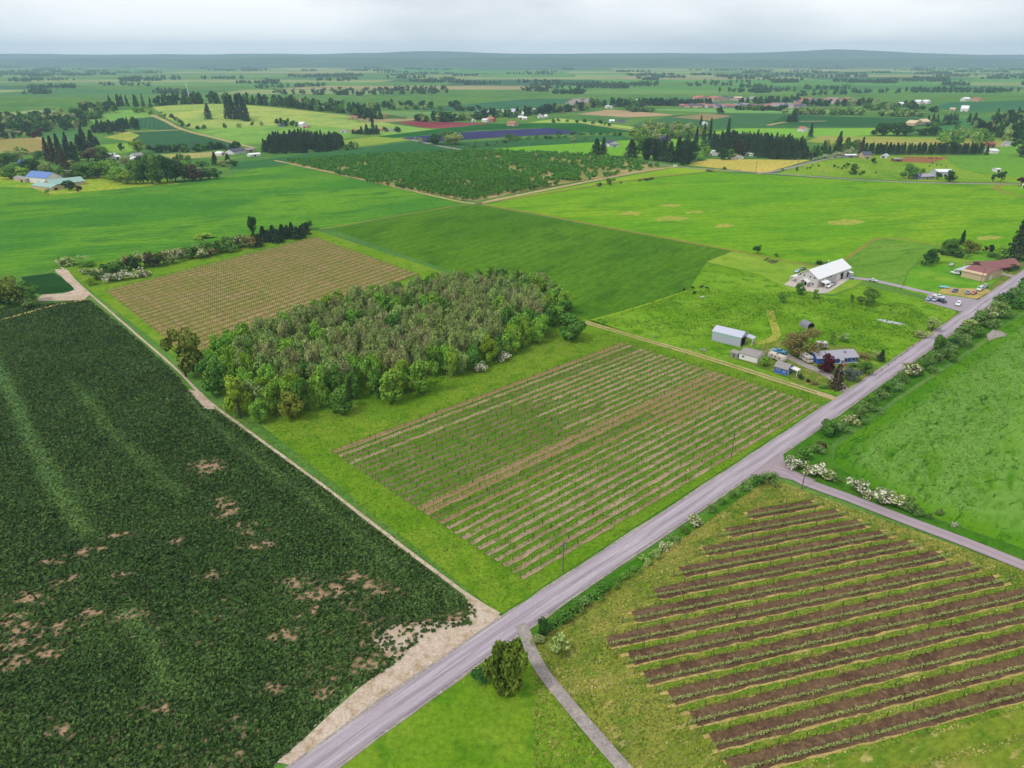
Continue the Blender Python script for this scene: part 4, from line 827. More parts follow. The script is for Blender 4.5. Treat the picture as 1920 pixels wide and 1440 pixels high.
for i, (px, by, w, lf) in enumerate(HB):
    if lf in ('white', 'cream'): nm, lb = 'blossom_shrub', ('white blossoming hawthorn shrub' if lf == 'white' else 'cream flecked blossoming shrub')
    else: nm, lb = 'hedge_shrub', {'shrub': 'grey green bush', 'green': 'green bush', 'dark': 'dark green round bush', 'sage': 'pale sage bush', 'maroon': 'reddish bush'}[lf]
    where = ' beside the narrow side road' if by > 868 else (' between the junction and the blue house' if by > 730 else ' in the dense hedge along the paved road')
    hgt = w * .78 * random.uniform(.85, 1.1); tree(nm, px, by + 4, by + 4 - hgt, w * 1.08, 'shrub' if w < 33 else 'small', lf, '%s, %s%s' % (lb, ORD[cnt.setdefault(where, 0)] + ' from the junction', where), 'shrub', 'bushes along the paved road'); cnt[where] += 1
for px, by, tp, w, sh, lf, lb in [(1757, 657, 626, 24, 'column', 'green', 'rounded green tree at the road edge in the hedge'), (1552, 818, 786, 34, 'column', 'green', 'dense round green bush by the road junction')]: tree('round_tree', px, by, tp, w, sh, lf, lb)
# --- low hedge on the small vineyard's side of the road
for i, (px, by, w, lf) in enumerate([(1445, 905, 34, 'shrub'), (1420, 908, 30, 'green'), (1398, 918, 26, 'shrub'), (1376, 930, 22, 'green'), (1355, 942, 20, 'green'), (1335, 956, 20, 'shrub'), (1303, 985, 30, 'cream'), (1285, 998, 20, 'green'), (1262, 1014, 22, 'shrub'), (1246, 1028, 24, 'cream'), (1228, 1042, 26, 'sage'), (1210, 1056, 24, 'sage'), (1192, 1070, 20, 'green'), (1172, 1082, 22, 'green'), (1152, 1098, 22, 'green'), (1132, 1112, 30, 'green'), (1112, 1126, 32, 'green'), (1094, 1140, 32, 'shrub'), (1076, 1152, 34, 'green'), (1058, 1166, 34, 'green'), (1040, 1176, 30, 'green')]):
    tree('verge_shrub', px, by + 5, by + 5 - w * .75, w * 1.1, 'shrub', lf, {'green': 'bright green', 'shrub': 'grey green', 'cream': 'cream flecked', 'sage': 'pale sage'}[lf]  + ' bush in the low hedge by the small vineyard, %s from the junction' % ORD[i], 'shrub', 'bushes between the road and the small vineyard')
tree('round_tree', 1019, 1195, 1158, 26, 'column', 'dark', 'dark upright shrub at the bend of the gravel driveway', 'shrub')
tree('corner_shrub', 1045, 1236, 1192, 46, 'small', 'sage', 'pale silvery bush beside the gravel driveway', 'shrub')
tree('corner_shrub', 1008, 1212, 1194, 28, 'shrub', 'grey', 'low grey bush at the bend of the gravel driveway', 'shrub')
tree('cypress_tree', 950, 1312, 1196, 76, 'column', 'cypress', 'dense olive green rounded cypress beside the road and driveway')
tree('corner_shrub', 905, 1275, 1250, 50, 'shrub', 'dark', 'dark low bush left of the cypress', 'shrub')
# ------------------------------------------------------------------ trees of the middle distance and the far valley
def cut(t):
    w = t.split()
    return ' '.join(w[:16]) if len(w) > 16 else t
def put(name, px, base, h, w, shape, lf, label, group, cat='tree', dx=0.0, dy=0.0):
    p = G(px, base); p = Vector((p.x + dx, p.y + dy, 0)); p.z = HZ(p.x, p.y); return plant(name, p, h, w, shape, lf, label, cat, group)
def line(name, px, n, h, w, shape, leaves, desc, frm, group, jit=3.0, cat='tree', push=0.0):
    """n plants along a line of photo points, each labelled by its count from a landmark"""
    P = [G(*q) for q in px]; L = [0.0]
    for a, b in zip(P[:-1], P[1:]): L.append(L[-1] + (b - a).length)
    for i in range(n):
        s = L[-1] * (i + .5) / n; k = max(j for j in range(len(L)) if L[j] <= s); k = min(k, len(P) - 2); p = P[k].lerp(P[k + 1], (s - L[k]) / max(L[k + 1] - L[k], 1e-6))
        p = Vector((p.x + rng.normal(0, jit), p.y + rng.normal(0, jit) + push, 0)); p.z = HZ(p.x, p.y)
        plant(name, p, rng.uniform(*h), rng.uniform(*w), shape if isinstance(shape, str) else str(rng.choice(shape)), rng.choice(leaves), cut('%s %s, from %s' % (ORD[i], desc, frm)), cat, group)
def mass(name, px, n, h, w, shape, leaves, label, group, gap=3.0):
    P = [G(*q) for q in px]; got = []; Q = scatter(P, n * 14)
    for q in Q:
        if len(got) >= n: break
        if all((q[0] - g[0]) ** 2 + (q[1] - g[1]) ** 2 > gap * gap for g in got): got.append(q)
    xs_ = sorted(q[0] / q[1] for q in got); ds_ = sorted(q[1] for q in got); m_ = len(got)
    for q in got:
        v = q[0] / q[1]; part = ('left part' if v < xs_[m_ // 3] else ('middle' if v < xs_[2 * m_ // 3] else 'right part')) + (', near side' if q[1] < ds_[m_ // 2] else ', far side')
        p = Vector((q[0], q[1], HZ(q[0], q[1]))); hh = rng.uniform(*h); plant(name, p, hh, rng.uniform(*w), shape if isinstance(shape, str) else str(rng.choice(shape)), rng.choice(leaves), cut(('taller ' if hh > (h[0] + h[1]) / 2 else 'shorter ') + label + ', ' + part), 'tree', group)
# far left
mass('woodland_tree', [(-60, 252), (0, 250), (60, 250), (130, 246), (160, 236), (200, 222), (235, 204), (215, 201), (150, 207), (130, 216), (40, 222), (-60, 228)], 150, (11, 17), (11, 17), 'far', ['dark', 'green', 'dark', 'grey'], 'dark green tree in the wooded fold left of the far hill', 'wooded fold left of the far hill', 7)
line('skyline_conifer', [(205, 202), (222, 199), (262, 199), (285, 200)], 14, (17, 24), (7, 9), 'farcon', ['conifer', 'dark'], 'tall dark conifer on the skyline left of the hill pasture', 'the wooded fold', 'skyline conifers left of the hill pasture', 8)
line('hill_tree', [(250, 213), (262, 208), (285, 214)], 6, (8, 10), (9, 12), 'far', ['yellowgreen', 'fresh'], 'pale green tree below the skyline conifers', 'the field corner', 'pale trees below the skyline conifers', 4)
line('ridge_tree', [(288, 200.5), (330, 197), (420, 194.5), (520, 201), (600, 210), (650, 216), (700, 226)], 110, (15, 23), (12, 18), ['far', 'far', 'farcon'], ['dark', 'green', 'dark', 'conifer'], 'dark tree on the ridge behind the hill pasture', 'the white mast', 'ridge trees behind the hill pasture', 7, push=22)
line('ridge_tree', [(640, 212), (700, 207), (740, 200)], 20, (12, 17), (11, 16), 'far', ['dark', 'green', 'sage'], 'dark tree on the slope right of the ridge', 'the hill pasture', 'trees on the slope right of the ridge', 14, push=30)
for px, b, t, w, lb in [(391, 224, 194, 20, 'dark blunt conifer standing alone on the hill pasture'), (428, 223, 181, 20, 'dark conifer at the left of the tall clump on the hill pasture'), (438, 224, 179, 22, 'tall dark conifer inside the clump on the hill pasture'), (448, 224, 180, 22, 'tallest dark conifer in the clump on the hill pasture'), (458, 226, 184, 20, 'dark conifer at the right of the clump on the hill pasture'), (464, 228, 194, 16, 'shortest conifer of the clump on the hill pasture')]:
    tree('hill_conifer', px, b, t, w, 'conifer', 'conifer', lb, 'tree', 'conifers on the hill pasture')
line('hill_shrub', [(300, 217), (316, 221), (330, 229), (352, 240), (372, 242), (397, 241), (430, 240), (445, 239), (474, 236), (484, 236), (496, 236), (505, 236)], 14, (5, 10), (6, 11), 'far', ['green', 'dark', 'sage'], 'rounded shrub along the hedge line crossing the hill', 'the field corner', 'shrubs on the hedge line crossing the hill', 3, 'shrub')
mass('copse_tree', [(173, 249), (205, 253), (238, 247), (266, 241), (262, 234), (185, 238)], 34, (12, 15), (8, 11), ['far', 'farcon'], ['conifer', 'dark', 'conifer'], 'dark tree in the copse beside the tan hill track', 'copse beside the tan hill track', 5)
line('edge_tree', [(0, 262), (12, 260), (30, 259), (72, 257), (76, 254)], 10, (8, 11), (9, 12), 'far', ['dark', 'maroon', 'browncon'], 'dark tree at the top of the stubble field', 'the frame edge side', 'trees at the top of the stubble field', 4)
for i, (px, b, t, w) in enumerate([(92, 303, 258, 22), (104, 307, 255, 24), (117, 309, 251, 24), (132, 314, 262, 26), (124, 324, 274, 28), (150, 284, 252, 22), (160, 283, 239, 26), (176, 283, 244, 26), (186, 289, 257, 22), (142, 303, 266, 24), (128, 285, 248, 18)]):
    tree('farm_conifer', px, b, t, w, 'conifer', random.choice(['conifer', 'browncon', 'conifer']), '%s tall dark conifer of the clump behind the blue-roofed barn, counted from the pond side' % ORD[i], 'tree', 'tall conifers behind the blue-roofed barn')
LF = [(20, 336, 308, 44, 'green'), (38, 336, 312, 38, 'fresh'), (63, 333, 298, 44, 'dark'), (92, 336, 303, 38, 'sage'), (111, 339, 310, 32, 'green'), (146, 336, 304, 46, 'green'), (165, 333, 308, 38, 'green'), (186, 336, 302, 46, 'green'), (206, 339, 300, 46, 'fresh'), (225, 343, 312, 46, 'fresh'), (240, 346, 318, 38, 'yellowgreen'), (256, 346, 300, 36, 'green'), (270, 345, 292, 38, 'dark'), (286, 347, 290, 42, 'green'), (300, 345, 289, 42, 'green'), (315, 344, 290, 42, 'dark'), (330, 342, 295, 40, 'dark'), (346, 339, 300, 28, 'fresh'), (361, 340, 308, 36, 'browncon'), (376, 339, 315, 32, 'browncon'), (394, 337, 315, 34, 'dark'), (408, 336, 320, 20, 'dark'),
      (260, 290, 258, 28, 'yellowgreen'), (26, 304, 280, 42, 'sage'), (42, 300, 274, 28, 'sage'), (8, 312, 285, 44, 'green'), (70, 299, 282, 28, 'green'), (180, 302, 276, 36, 'olive'), (166, 304, 280, 32, 'browncon'), (198, 302, 272, 38, 'green'), (228, 284, 268, 14, 'dark'), (-20, 322, 285, 50, 'green'), (236, 312, 292, 22, 'grey'), (350, 312, 288, 26, 'green'), (338, 300, 287, 22, 'dark'), (420, 313, 298, 26, 'sage'), (440, 312, 300, 18, 'dark'), (380, 318, 298, 28, 'green'), (130, 318, 300, 28, 'grey')]
for i, (px, b, t, w, lf) in enumerate(LF):
    tree('farm_tree', px, b, t, w, 'broad' if w > 34 else 'small', lf, '%s %s tree of the belt round the left farm, counted from its barns' % (ORD[i], {'green': 'mid green', 'fresh': 'fresh green', 'dark': 'dark green', 'sage': 'grey green', 'yellowgreen': 'yellow green', 'browncon': 'brownish', 'olive': 'olive brown', 'grey': 'grey'}[lf]), 'tree', 'trees round the left farm')
for px, b, t, w, lb in [(404, 310, 285, 18, 'left one of two dark conifers by the house beyond the belt'), (428, 307, 288, 18, 'right one of two dark conifers by the house beyond the belt')]: tree('farm_conifer', px, b, t, w, 'conifer', 'conifer', lb)
tree('corner_tree', 91, 365, 352, 14, 'small', 'sage', 'small grey green tree in front of the long green-roofed shed'); tree('farm_tree', 130, 358, 338, 24, 'broad', 'dark', 'round dark green tree before the long green-roofed shed'); tree('maroon_tree', 148, 361, 347, 14, 'small', 'maroon', 'small maroon tree at the right end of the long shed'); tree('maroon_tree', 424, 284, 274, 9, 'small', 'maroon', 'purple leaved tree in the far hedge line'); tree('maroon_tree', 42, 331, 322, 10, 'small', 'maroon', 'small maroon tree behind the tan shed')
line('hedgerow_tree', [(278, 286), (320, 285), (360, 285), (400, 281), (445, 277)], 30, (6, 10), (8, 12), 'far', ['dark', 'green', 'dark'], 'dark tree in the long far hedge below the hill', 'the yellow green tree', 'trees of the long hedge below the hill', 3)
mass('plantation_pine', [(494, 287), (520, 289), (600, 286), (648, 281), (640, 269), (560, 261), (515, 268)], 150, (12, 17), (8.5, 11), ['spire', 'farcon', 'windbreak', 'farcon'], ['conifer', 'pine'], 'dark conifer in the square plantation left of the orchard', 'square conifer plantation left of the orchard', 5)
line('plantation_edge_tree', [(648, 281), (660, 279), (665, 277)], 4, (6, 9), (8, 11), 'far', ['green', 'sage'], 'green tree at the right edge of the square plantation', 'the plantation', 'trees at the right edge of the square plantation', 2)
for i, (px, b, t, w) in enumerate([(678, 252, 237, 12), (688, 253, 233, 16), (700, 252, 212, 11), (707, 252, 234, 14), (696, 228, 212, 12), (675, 222, 213, 16), (684, 224, 217, 10)]): tree('farm_conifer', px, b, t, w, 'conifer', 'conifer', '%s dark tree by the houses right of the hill, counted from the plantation' % ORD[i], 'tree', 'dark trees by the houses right of the hill')
line('house_tree', [(520, 236), (530, 237), (545, 237), (556, 238)], 8, (8, 13), (8, 11), 'far', ['dark', 'green'], 'dark tree by the white house on the hill', 'the hedge line', 'trees by the white house on the hill', 4)
line('house_tree', [(648, 252), (660, 252), (730, 247), (745, 248), (760, 247)], 7, (6, 10), (8, 12), 'far', ['dark', 'green'], 'dark tree by the farm houses right of the plantation', 'the plantation', 'trees by the farm houses right of the plantation', 4)
BELTS = [([(790, 228), (800, 227), (812, 227)], 8, (10, 16), ['dark', 'green', 'sage'], 'tree in the group behind the red field', 'the hill'), ([(818, 228), (830, 227), (846, 227)], 12, (14, 18), ['dark'], 'dark tree in the block behind the red field', 'the red field edge'), ([(852, 226), (880, 224), (905, 223)], 14, (8, 13), ['sage', 'green', 'dark'], 'tree in the belt right of the dark block', 'the dark block'),
 ([(900, 222), (930, 220), (960, 219), (985, 216), (1010, 213), (1040, 210)], 34, (12, 19), ['dark', 'green', 'conifer'], 'tree in the long belt behind the farm roofs', 'the pink-roofed farm'), ([(1040, 212), (1075, 208), (1100, 206)], 22, (12, 20), ['dark', 'sage', 'conifer'], 'tree in the belt before the brown field', 'the farm roofs'), ([(1105, 202), (1150, 200), (1180, 201), (1200, 207)], 26, (14, 22), ['conifer', 'dark', 'green'], 'dark tree beside the brown field', 'the brown field'), ([(1205, 198), (1240, 198), (1290, 199), (1330, 199)], 44, (14, 20), ['conifer', 'conifer', 'dark'], 'blue-dark conifer in the wood before the town', 'the brown field'),
 ([(1175, 208), (1195, 210), (1220, 210)], 12, (9, 13), ['dark', 'green'], 'bushy tree at the end of the brown field', 'the brown field'), ([(1390, 206), (1430, 207), (1470, 208)], 18, (8, 12), ['dark', 'green'], 'bushy tree along the field below the town', 'the lone hill oak'), ([(1480, 214), (1530, 215), (1580, 215), (1615, 216)], 30, (11, 15), ['sage', 'sage', 'green'], 'pale green tree in the belt behind the long crop field', 'the dark conifer pair'), ([(1395, 195), (1440, 193), (1470, 192), (1500, 192)], 26, (12, 18), ['conifer', 'dark'], 'dark tree among the town roofs', 'the white town buildings'), ([(1500, 198), (1560, 199), (1600, 198), (1640, 196)], 30, (12, 18), ['conifer', 'dark', 'sage'], 'dark tree right of the town roofs', 'the town roofs'), ([(1620, 207), (1650, 206), (1690, 204)], 18, (12, 15), ['dark', 'green', 'sage'], 'tree in the belt right of the pale belt', 'the pale belt'), ([(1664, 218), (1690, 218), (1718, 218)], 16, (10, 14), ['sage', 'green'], 'pale green tree in the second pale belt', 'the small conifer'), ([(1690, 198), (1720, 208), (1760, 210)], 14, (10, 14), ['dark', 'conifer'], 'dark tree by the far white barns', 'the white barns'), ([(760, 200), (800, 199), (815, 200)], 6, (12, 16), ['dark'], 'dark tree on the far meadow left of the greenhouses', 'the slope'), ([(735, 206), (760, 205), (790, 205), (815, 206), (835, 207)], 9, (9, 13), ['sage', 'green'], 'pale tree in the row across the far meadow', 'the slope'), ([(845, 200), (856, 199), (860, 199)], 5, (11, 14), ['dark'], 'dark tree in the clump before the greenhouses', 'the greenhouses'), ([(860, 207), (872, 208), (890, 208)], 6, (7, 12), ['dark', 'green'], 'bush beside the far white greenhouses', 'the greenhouses')]
for pl, n, hh, lv, d, frm in BELTS: line('valley_tree', pl, n, hh, (13, 19), ['far', 'far', 'farcon'] if 'conifer' in lv else 'far', lv, d, frm, d.replace('tree in the', 'trees of the'), 8)
mass('riverside_tree', [(1178, 254), (1215, 238), (1320, 243), (1335, 255), (1250, 264), (1195, 261)], 90, (8, 13), (9, 14), 'far', ['sage', 'grey', 'green', 'yellowgreen'], 'pale grey green tree in the belt beyond the bright meadow', 'tree belt beyond the bright meadow', 7)
line('field_shrub', [(885, 276), (930, 272), (970, 262), (1010, 262), (1060, 258), (1090, 253), (1150, 254), (1190, 256)], 34, (3, 7), (5, 9), 'far', ['green', 'dark', 'shrub'], 'low shrub along the dark plastic field', 'the grey lane', 'shrubs along the dark plastic field', 4, 'shrub')
for px, b, t, w, lf, lb in [(815, 272, 249, 34, 'dark', 'big dark bush before the dark plastic field'), (851, 272, 248, 38, 'sage', 'big pale bush before the dark plastic field'), (840, 268, 244, 30, 'green', 'green bush between the two big ones by the plastic field'), (786, 268, 257, 20, 'sage', 'small pale bush left of the two big ones by the plastic field'), (955, 260, 250, 20, 'green', 'green bush in front of the plastic field'), (1048, 258, 247, 12, 'dark', 'small dark bush right of the plastic field'), (1075, 266, 252, 18, 'sage', 'pale tree standing in the dark field beyond the orchard'), (1097, 264, 257, 8, 'green', 'small bush in the dark field beyond the orchard')]: tree('field_tree', px, b, t, w, 'broad' if w > 25 else 'small', lf, lb)
line('meadow_tree', [(1035, 231), (1045, 229), (1068, 229), (1100, 232), (1125, 235), (1145, 237), (1155, 236)], 9, (5, 9), (6, 9), 'far', ['dark', 'green'], 'small dark tree on the narrow far meadow', 'the farm roofs', 'small trees on the narrow far meadow', 3)
# right of the orchard
RC_ = [(1118, 291, 260, 30, 'conifer', 'conifer'), (1131, 289, 258, 20, 'conifer', 'conifer'), (1183, 296, 262, 38, 'conifer', 'conifer'), (1216, 301, 257, 28, 'column', 'conifer'), (1229, 302, 254, 26, 'column', 'conifer'), (1243, 303, 262, 26, 'conifer', 'conifer'), (1256, 305, 266, 28, 'conifer', 'pine'), (1270, 305, 257, 30, 'conifer', 'conifer'), (1284, 305, 254, 28, 'column', 'conifer'), (1292, 309, 264, 24, 'column', 'conifer'), (1279, 310, 288, 14, 'conifer', 'conifer'), (1304, 279, 238, 15, 'conifer', 'conifer'), (1318, 276, 232, 16, 'spire', 'conifer'), (1329, 276, 221, 14, 'spire', 'conifer'), (1361, 284, 222, 20, 'spire', 'conifer'), (1248, 290, 252, 20, 'spire', 'browncon'), (1336, 280, 246, 18, 'conifer', 'conifer')]
for i, (px, b, t, w, sh, lf) in enumerate(RC_): tree('lane_conifer', px, b, t, w, sh, lf, '%s dark conifer by the lane corner right of the orchard, counted from the white house' % ORD[i], 'tree', 'conifers by the lane corner right of the orchard')
RB = [(1198, 288, 250, 44, 'green'), (1310, 302, 280, 24, 'fresh'), (1322, 294, 272, 24, 'fresh'), (1352, 300, 277, 26, 'dark'), (1368, 300, 279, 24, 'green'), (1300, 300, 270, 26, 'dark'), (1385, 293, 262, 28, 'browncon'), (1345, 270, 262, 14, 'yellowgreen'), (1265, 303, 285, 20, 'maroon')]
for i, (px, b, t, w, lf) in enumerate(RB): tree('lane_tree', px, b, t, w, 'broad' if w > 25 else 'small', lf, '%s broadleaf tree by the lane corner houses, counted from the white house' % ORD[i], 'tree', 'broadleaf trees by the lane corner houses')
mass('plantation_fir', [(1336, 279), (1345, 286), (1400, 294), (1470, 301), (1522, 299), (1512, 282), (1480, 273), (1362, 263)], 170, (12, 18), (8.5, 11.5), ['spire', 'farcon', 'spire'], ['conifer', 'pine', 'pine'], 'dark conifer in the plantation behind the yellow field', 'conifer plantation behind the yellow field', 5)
mass('lane_edge_tree', [(1470, 302), (1520, 300), (1560, 292), (1620, 282), (1610, 272), (1530, 280)], 30, (8, 14), (8, 11), ['small', 'spire'], ['green', 'pine', 'sage', 'dark'], 'green tree beside the lane past the yellow field', 'trees beside the lane past the yellow field', 6)
line('lane_shrub', [(1522, 302), (1540, 300), (1560, 296), (1580, 290), (1600, 285)], 12, (4, 6.5), (6, 9), 'small', ['cream', 'white', 'sage'], 'pale flowering bush along the lane past the yellow field', 'the yellow field', 'pale bushes along the lane past the yellow field', 2, 'shrub')
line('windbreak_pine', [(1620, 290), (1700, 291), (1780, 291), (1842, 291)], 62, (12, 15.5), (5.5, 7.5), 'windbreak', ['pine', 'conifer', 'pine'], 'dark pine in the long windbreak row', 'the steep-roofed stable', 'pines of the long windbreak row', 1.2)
for px, b, t, w, sh, lf, lb in [(1614, 291, 257, 15, 'conifer', 'browncon', 'brownish conifer at the left end of the windbreak'), (1570, 290, 247, 22, 'conifer', 'pine', 'tall pine with bare stem by the lane bend'), (1849, 291, 271, 10, 'conifer', 'conifer', 'small dark conifer at the right end of the windbreak'), (1519, 257, 231, 14, 'conifer', 'conifer', 'dark conifer by the pink house beyond the plantation'), (1487, 229, 208, 24, 'conifer', 'conifer', 'dark conifer pair standing in the long crop field'), (1478, 229, 216, 14, 'conifer', 'conifer', 'smaller dark conifer in the long crop field'), (1653, 218, 211, 8, 'conifer', 'conifer', 'tiny dark conifer at the end of the long crop field'), (1350, 215, 199, 16, 'broad', 'dark', 'lone dark oak on top of the far orchard hill'), (1314, 234, 216, 9, 'conifer', 'conifer', 'dark conifer beside the white shed on the far orchard slope'), (1825, 236, 211, 14, 'conifer', 'conifer', 'tall conifer above the pale yellow roofs')]: tree('lone_tree', px, b, t, w, sh, lf, lb)
for i, (px, b, t, w) in enumerate([(1655, 255, 228, 36), (1682, 255, 227, 42), (1697, 254, 233, 30), (1735, 254, 239, 40), (1754, 255, 236, 28), (1640, 253, 243, 18)]): tree('oak_tree', px, b, t, w, 'broad', 'dark', '%s spreading dark oak beyond the windbreak, counted from the pink house' % ORD[i], 'tree', 'spreading oaks beyond the windbreak')
mass('birch_tree', [(1752, 268), (1800, 274), (1860, 270), (1850, 252), (1800, 250), (1765, 258)], 44, (9, 15), (8, 12), 'far', ['fresh', 'sage', 'green'], 'soft green tree in the thicket behind the windbreak', 'thicket behind the windbreak', 6)
mass('woodland_tree', [(1820, 250), (1850, 236), (1880, 226), (1990, 205), (1990, 268), (1900, 268), (1862, 262)], 130, (16, 25), (10, 16), ['far', 'farcon', 'far'], ['dark', 'conifer', 'dark', 'sage'], 'dark tree in the wood on the right-hand slope', 'wood on the right-hand slope', 7)
line('valley_conifer', [(1742, 232), (1752, 231), (1775, 229), (1795, 228), (1815, 230)], 12, (12, 17), (7, 9), 'farcon', ['conifer'], 'dark conifer behind the pale yellow roofs', 'the yellow roofs', 'conifers behind the pale yellow roofs', 6)
line('valley_tree', [(1745, 237), (1770, 235), (1800, 233)], 10, (6, 9), (9, 13), 'far', ['dark', 'green'], 'bushy tree beside the pale yellow roofs', 'the yellow roofs', 'bushes beside the pale yellow roofs', 5)
tree('broadleaf_tree', 1912, 295, 262, 44, 'broad', 'dark', 'large dark tree at the right edge above the green slope')
for px, b, t, w, lf, lb in [(1123, 351, 342, 11, 'dark', 'small dark bush left of the round one by the meadow track'), (1144, 348, 332, 18, 'green', 'round green bush by the meadow track'), (1164, 345, 339, 7, 'olive', 'tiny bush right of the round one by the meadow track'), (1358, 319, 312, 11, 'green', 'small bush at the edge of the yellow field'), (1331, 322, 317, 18, 'olive', 'low scrub at the lane bend by the yellow field'),
   (1703, 336, 307, 34, 'green', 'big green tree beside the blue-walled house'), (1726, 330, 315, 20, 'fresh', 'bright green tree behind the blue-walled house'), (1757, 338, 322, 14, 'dark', 'dark bush between the blue house and the pale barn'), (1781, 342, 319, 24, 'dark', 'round dark tree in front of the pale barn'), (1861, 341, 324, 8, 'dark', 'slim tree left of the pair by the small roof'), (1876, 342, 320, 18, 'dark', 'dark tree pair by the small white roof'), (1914, 350, 331, 20, 'maroon', 'dark maroon tree at the right edge of the meadow'), (1602, 321, 307, 20, 'green', 'round green tree on the lane-side pasture'), (1588, 313, 305, 12, 'dark', 'small dark tree left of the round one on the lane-side pasture'), (1637, 310, 295, 11, 'dark', 'dark tree beside the stable paddock'), (1597, 328, 320, 18, 'dark', 'low dark bush in front of the round tree'), (1618, 325, 319, 8, 'dark', 'tiny bush right of the round pasture tree')]: tree('meadow_bush' if w < 20 else 'field_tree', px, b, t, w, 'broad' if w > 22 else 'small', lf, lb, 'shrub' if w < 20 else 'tree')
line('sapling', [(1459, 321), (1480, 320), (1500, 316), (1512, 318), (1520, 314), (1546, 316), (1565, 315), (1575, 313), (1610, 330), (1628, 326), (1642, 326)], 20, (2.2, 3.6), (2.2, 3.4), 'small', ['dark', 'green'], 'small sapling on the lane-side pasture', 'the lane fork', 'saplings on the lane-side pasture', 4)
line('meadow_bush', [(1196, 341), (1210, 340), (1226, 336)], 9, (2, 3.4), (2.5, 3.6), 'small', ['dark', 'olive', 'maroon'], 'low dark bush in the short row by the meadow track', 'the round bush', 'short row of bushes by the meadow track', .5, 'shrub')
# trees round the barns and houses nearer by
NT = [('pasture_tree', 1419.5, 477, 459, 18, 'small', 'dark', 'round dark bush on the tan field edge'), ('meadow_bush', 1455, 482, 475, 9, 'small', 'dark', 'tiny dark bush on the tan field edge'), ('pasture_tree', 1500, 555, 531, 23, 'small', 'green', 'rounded tree right in front of the white barn house'), ('pasture_tree', 1528, 561, 543, 16, 'small', 'fresh', 'small tree in front of the right corner of the barn house pad'), ('pasture_tree', 1468, 569, 547, 22, 'small', 'green', 'small round tree left of the barn house in the pasture'), ('pasture_tree', 1595, 568, 551, 9, 'small', 'green', 'slim little tree left of the big pasture tree'), ('pasture_tree', 1624.5, 575, 539, 40, 'broad', 'green', 'big round dark green tree in the open pasture'),
 ('yard_tree', 1778, 481, 444, 32, 'column', 'green', 'tall green tree behind the maroon-roofed house lawn'), ('yard_tree', 1792, 481, 460, 26, 'small', 'green', 'lower green tree right of the tall lawn tree'), ('yard_tree', 1750, 495, 465, 34, 'broad', 'dark', 'dark leaning tree on the lawn edge'), ('yard_tree', 1735, 500, 477, 26, 'small', 'dark', 'lower dark tree at the paddock fence'), ('yard_conifer', 1802, 460, 432, 16, 'conifer', 'conifer', 'slim dark conifer behind the maroon-roofed house'), ('yard_tree', 1818, 476, 451, 36, 'broad', 'bronze', 'bronze tree behind the maroon-roofed house'), ('yard_tree', 1846, 474, 461, 11, 'small', 'maroon', 'small red bush behind the maroon-roofed house'), ('yard_conifer', 1857, 474, 457, 10, 'column', 'conifer', 'narrow dark cypress behind the maroon-roofed house'), ('yard_conifer', 1900, 490, 410, 40, 'conifer', 'pine', 'huge dark conifer at the road bend'), ('yard_conifer', 1925, 478, 405, 40, 'conifer', 'pine', 'huge dark conifer partly out of view at the road bend'), ('yard_tree', 1874, 488, 462, 26, 'small', 'fresh', 'light green tree beside the huge conifers'), ('yard_shrub', 1880, 500, 486, 30, 'shrub', 'dark', 'dark hedge bush between the maroon-roofed house and road'), ('yard_shrub', 1896, 508, 494, 28, 'shrub', 'dark', 'dark hedge bush next to the road by the drive'), ('yard_shrub', 1862, 483, 472, 26, 'shrub', 'green', 'green bush at the corner of the maroon-roofed house'), ('yard_shrub', 1800, 484, 472, 36, 'shrub', 'dark', 'dark bush under the bronze tree'),
 ('yard_tree', 1497, 672, 613, 86, 'wide', 'olive', 'great brown spreading tree between shed and blue house'), ('maroon_tree', 1545, 700, 664, 38, 'broad', 'maroon', 'dark maroon tree in front of the blue house'), ('yard_conifer', 1558, 647, 621, 18, 'conifer', 'fresh', 'light green young conifer behind the blue house'), ('yard_tree', 1581, 641, 623, 26, 'small', 'sage', 'grey green small tree behind the blue house'), ('yard_conifer', 1651, 679, 656, 19, 'conifer', 'conifer', 'dark small spruce right of the blue house'), ('yard_tree', 1621, 703, 677, 30, 'broad', 'green', 'round green tree on the lawn by the road'), ('yard_conifer', 1594, 717, 688, 34, 'broad', 'spruce', 'blue grey gnarled cedar near the drive mouth'), ('yard_conifer', 1566, 732, 684, 36, 'conifer', 'browncon', 'loose brownish pine by the driveway pole'), ('yard_tree', 1433, 688, 667, 25, 'small', 'fresh', 'bright green small tree right of the white shed'), ('yard_shrub', 1502, 713, 702, 13, 'small', 'dark', 'round dark bush beside the drive'), ('yard_shrub', 1747, 622, 595, 34, 'small', 'sage', 'grey green tree at the pasture corner beside the road'), ('yard_shrub', 1729, 634, 618, 32, 'shrub', 'grey', 'grey bramble clump at the pasture edge by the road'), ('yard_shrub', 1624, 674, 661, 30, 'shrub', 'olive', 'brownish bush right of the blue house'), ('yard_shrub', 1640, 668, 657, 26, 'shrub', 'sage', 'pale bush behind the dark spruce'), ('yard_shrub', 1600, 690, 680, 16, 'shrub', 'green', 'small bush in front of the blue house porch'), ('yard_shrub', 1526, 722, 714, 18, 'shrub', 'olive', 'olive bush in the rough strip along the lane'), ('yard_shrub', 1545, 729, 721, 18, 'shrub', 'green', 'green bush in the rough strip along the lane'), ('yard_shrub', 1515, 718, 711, 12, 'shrub', 'maroon', 'reddish bush in the rough strip along the lane'), ('yard_shrub', 1540, 497, 488, 24, 'shrub', 'dark', 'dark bush behind the white barn house'), ('yard_shrub', 1318, 660, 652, 12, 'shrub', 'white', 'small white flowered bush by the wire fence'), ('yard_shrub', 1228, 634, 628, 7, 'small', 'white', 'tiny white flowered bush beside the lane')]
